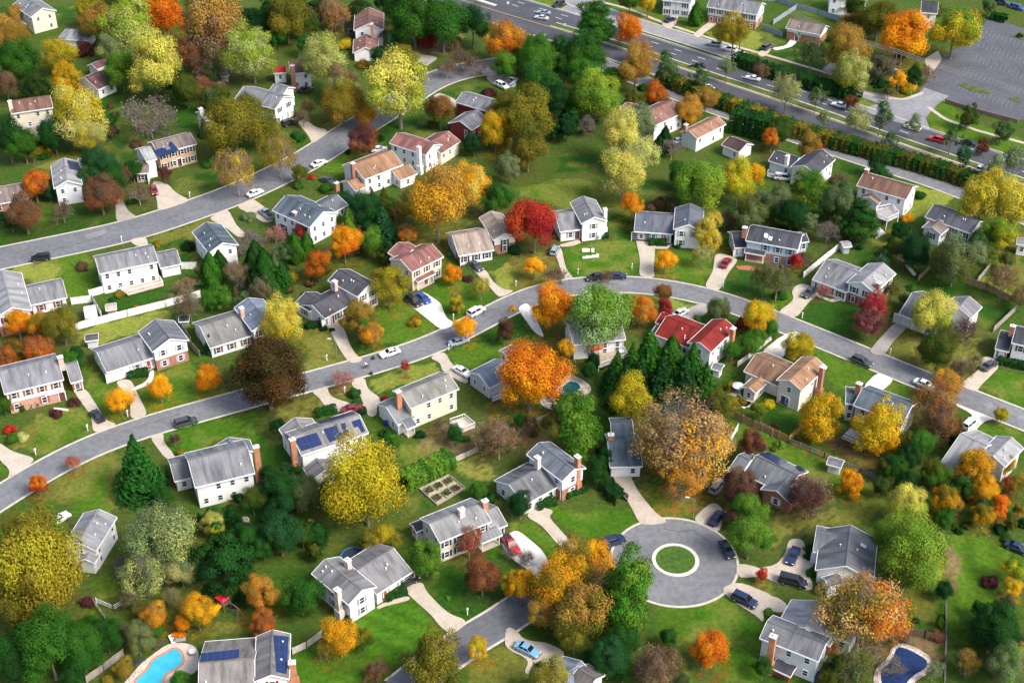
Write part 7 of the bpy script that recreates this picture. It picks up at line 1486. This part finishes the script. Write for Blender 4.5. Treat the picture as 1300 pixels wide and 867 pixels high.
    patch('terrace', 29, [(-60,760),(60,690),(120,720),(280,780),(200,840),(60,820)], .06, drive_mat('c')); patch('terrace', 11, [(1050,290),(1140,250),(1150,300),(1200,320),(1160,350),(1100,310)], .06, drive_mat('w')); patch('path', 7, [(1120,485),(1170,482),(1260,495),(1250,512),(1130,500)], .06, mat('brick_path', (.36, .14, .08), .9, .3, 2))
# ------------------------------------------------------------------ labels
def nearest(p, skip=()):
    best = None
    for a, q, sz in ANCH:
        if a in skip: continue
        d = max(0, math.hypot(p.x-q.x, p.y-q.y)-sz*.6)
        if best is None or d < best[0]: best = (d, a, q, sz)
    return best
def relation(p, q, sz):
    dx, dy = p.x-q.x, p.y-q.y
    if abs(dy) > abs(dx)*.9: return 'behind' if dy > 0 else 'in front of'
    return 'beside'
ORD = ['', 'second ', 'third ', 'fourth ', 'fifth ', 'sixth ', 'seventh ', 'eighth ', 'ninth ', 'tenth ']
NUM = ['', '', 'two', 'three', 'four', 'five', 'six', 'seven', 'eight', 'nine', 'ten', 'eleven', 'twelve']
def plural(w): return w if w.endswith('s') and not w.endswith('ss') else w+'s'
def label_all():
    by = {}
    for e in REG:
        e['near'] = nearest(e['pos']); d, a, q, sz = e['near']
        rel = relation(e['pos'], q, sz)
        an = a if a.startswith('the ') else 'the '+a
        if e['cat'] == 'car':
            v = e['verb']
            if 'highway' in v: base = f"{e['col']} {e['typ']} {v}"
            elif 'street' in v: base = f"{e['col']} {e['typ']} {v} by {an}"
            else: base = f"{e['col']} {e['typ']} {v.replace('at the kerb', '').replace('on the drive', 'on drive').strip() if 0 else v} {'of' if 'drive' in v and not a.startswith('the ') and rel != 'behind' else 'by'} {an}"
        else:
            base = f"{e['col']} {e['typ']} {rel} {an}"
            if len(base.split()) > 14: base = f"{e['col'].split(' and ')[0]} {e['typ']} {rel} {an}"
        e['base'] = base; by.setdefault((base if e['cat'] != 'car' else base), []).append(e)
    used = set()
    for base, L in by.items():
        if len(L) == 1: L[0]['o']['label'] = base; continue
        sizes = sorted((x['size'] for x in L), reverse=True)
        if L[0]['cat'] != 'car' and all(b < a*.97 for a, b in zip(sizes[:-1], sizes[1:])) and len(L) < 6:
            L.sort(key=lambda x: -x['size'])
            n = len(L); d, a, q, sz = L[0]['near']
            for i, x in enumerate(L):
                w = ('larger' if i == 0 else 'smaller') if n == 2 else ('largest' if i == 0 else 'smallest' if i == n-1 else ORD[i]+'largest')
                t = x['base'].split(' '+x['typ']+' ', 1)
                x['o']['label'] = f"{w.replace(' ', '-')} {t[0]} {x['typ']} {t[1]}"
        else:
            L.sort(key=lambda x: proj(x['pos'])[0]); n = len(L)
            for i, x in enumerate(L):
                w = 'leftmost' if i == 0 else 'rightmost' if i == n-1 else ORD[i]+'from the left'
                t = x['base'].split(' '+x['typ']+' ', 1)
                x['o']['label'] = f"{w.replace(' ', '-')} {t[0]} {x['typ']} {t[1]}"
    for e in REG:
        w = e['o']['label'].split()
        if len(w) > 16: print('LONG', len(w), e['o']['label'])
# ------------------------------------------------------------------ light, sky, camera
def setup():
    w = bpy.data.worlds.new('World'); scene.world = w; w.use_nodes = True
    t = w.node_tree; bg = t.nodes['Background']; sky = t.nodes.new('ShaderNodeTexSky'); sky.sky_type = 'NISHITA'; sky.sun_disc = False
    s = Vector((.62, -.42, .78)).normalized(); el = math.asin(s.z); az = math.atan2(s.x, s.y)
    sky.sun_elevation = el; sky.sun_rotation = az; sky.air_density = 1.0; sky.dust_density = 3.5; sky.ozone_density = .8
    t.links.new(sky.outputs[0], bg.inputs[0]); bg.inputs[1].default_value = .17
    l = bpy.data.lights.new('sun', 'SUN'); l.energy = 2.4; l.angle = R(22); l.color = (1, .975, .94)
    o = link('sun', l); o.rotation_euler = s.to_track_quat('Z', 'Y').to_euler(); o.location = (80, 100, 260)
    c = bpy.data.cameras.new('camera'); c.sensor_width = 36; c.lens = 36*FPX/1300; c.clip_start = 1; c.clip_end = 9000
    co = link('camera', c); co.location = CAM; co.rotation_euler = (math.pi/2-PITCH, 0, 0); scene.camera = co
    vs = scene.view_settings; vs.view_transform = 'Standard'; vs.look = 'None'; vs.gamma = 1; vs.use_curve_mapping = False; vs.exposure = EXPO
    scene.cycles.max_bounces = 6; scene.cycles.diffuse_bounces = 3; scene.cycles.glossy_bounces = 2; scene.cycles.transmission_bounces = 3; scene.cycles.use_adaptive_sampling = True; scene.cycles.use_denoising = True
EXPO = 0.85
setup(); make_lib(); build_houses(); build_roads(); build_pools(); build_trees(); build_thickets(); build_fences(); build_cars(); build_misc(); build_ground(); build_litter(); label_all()
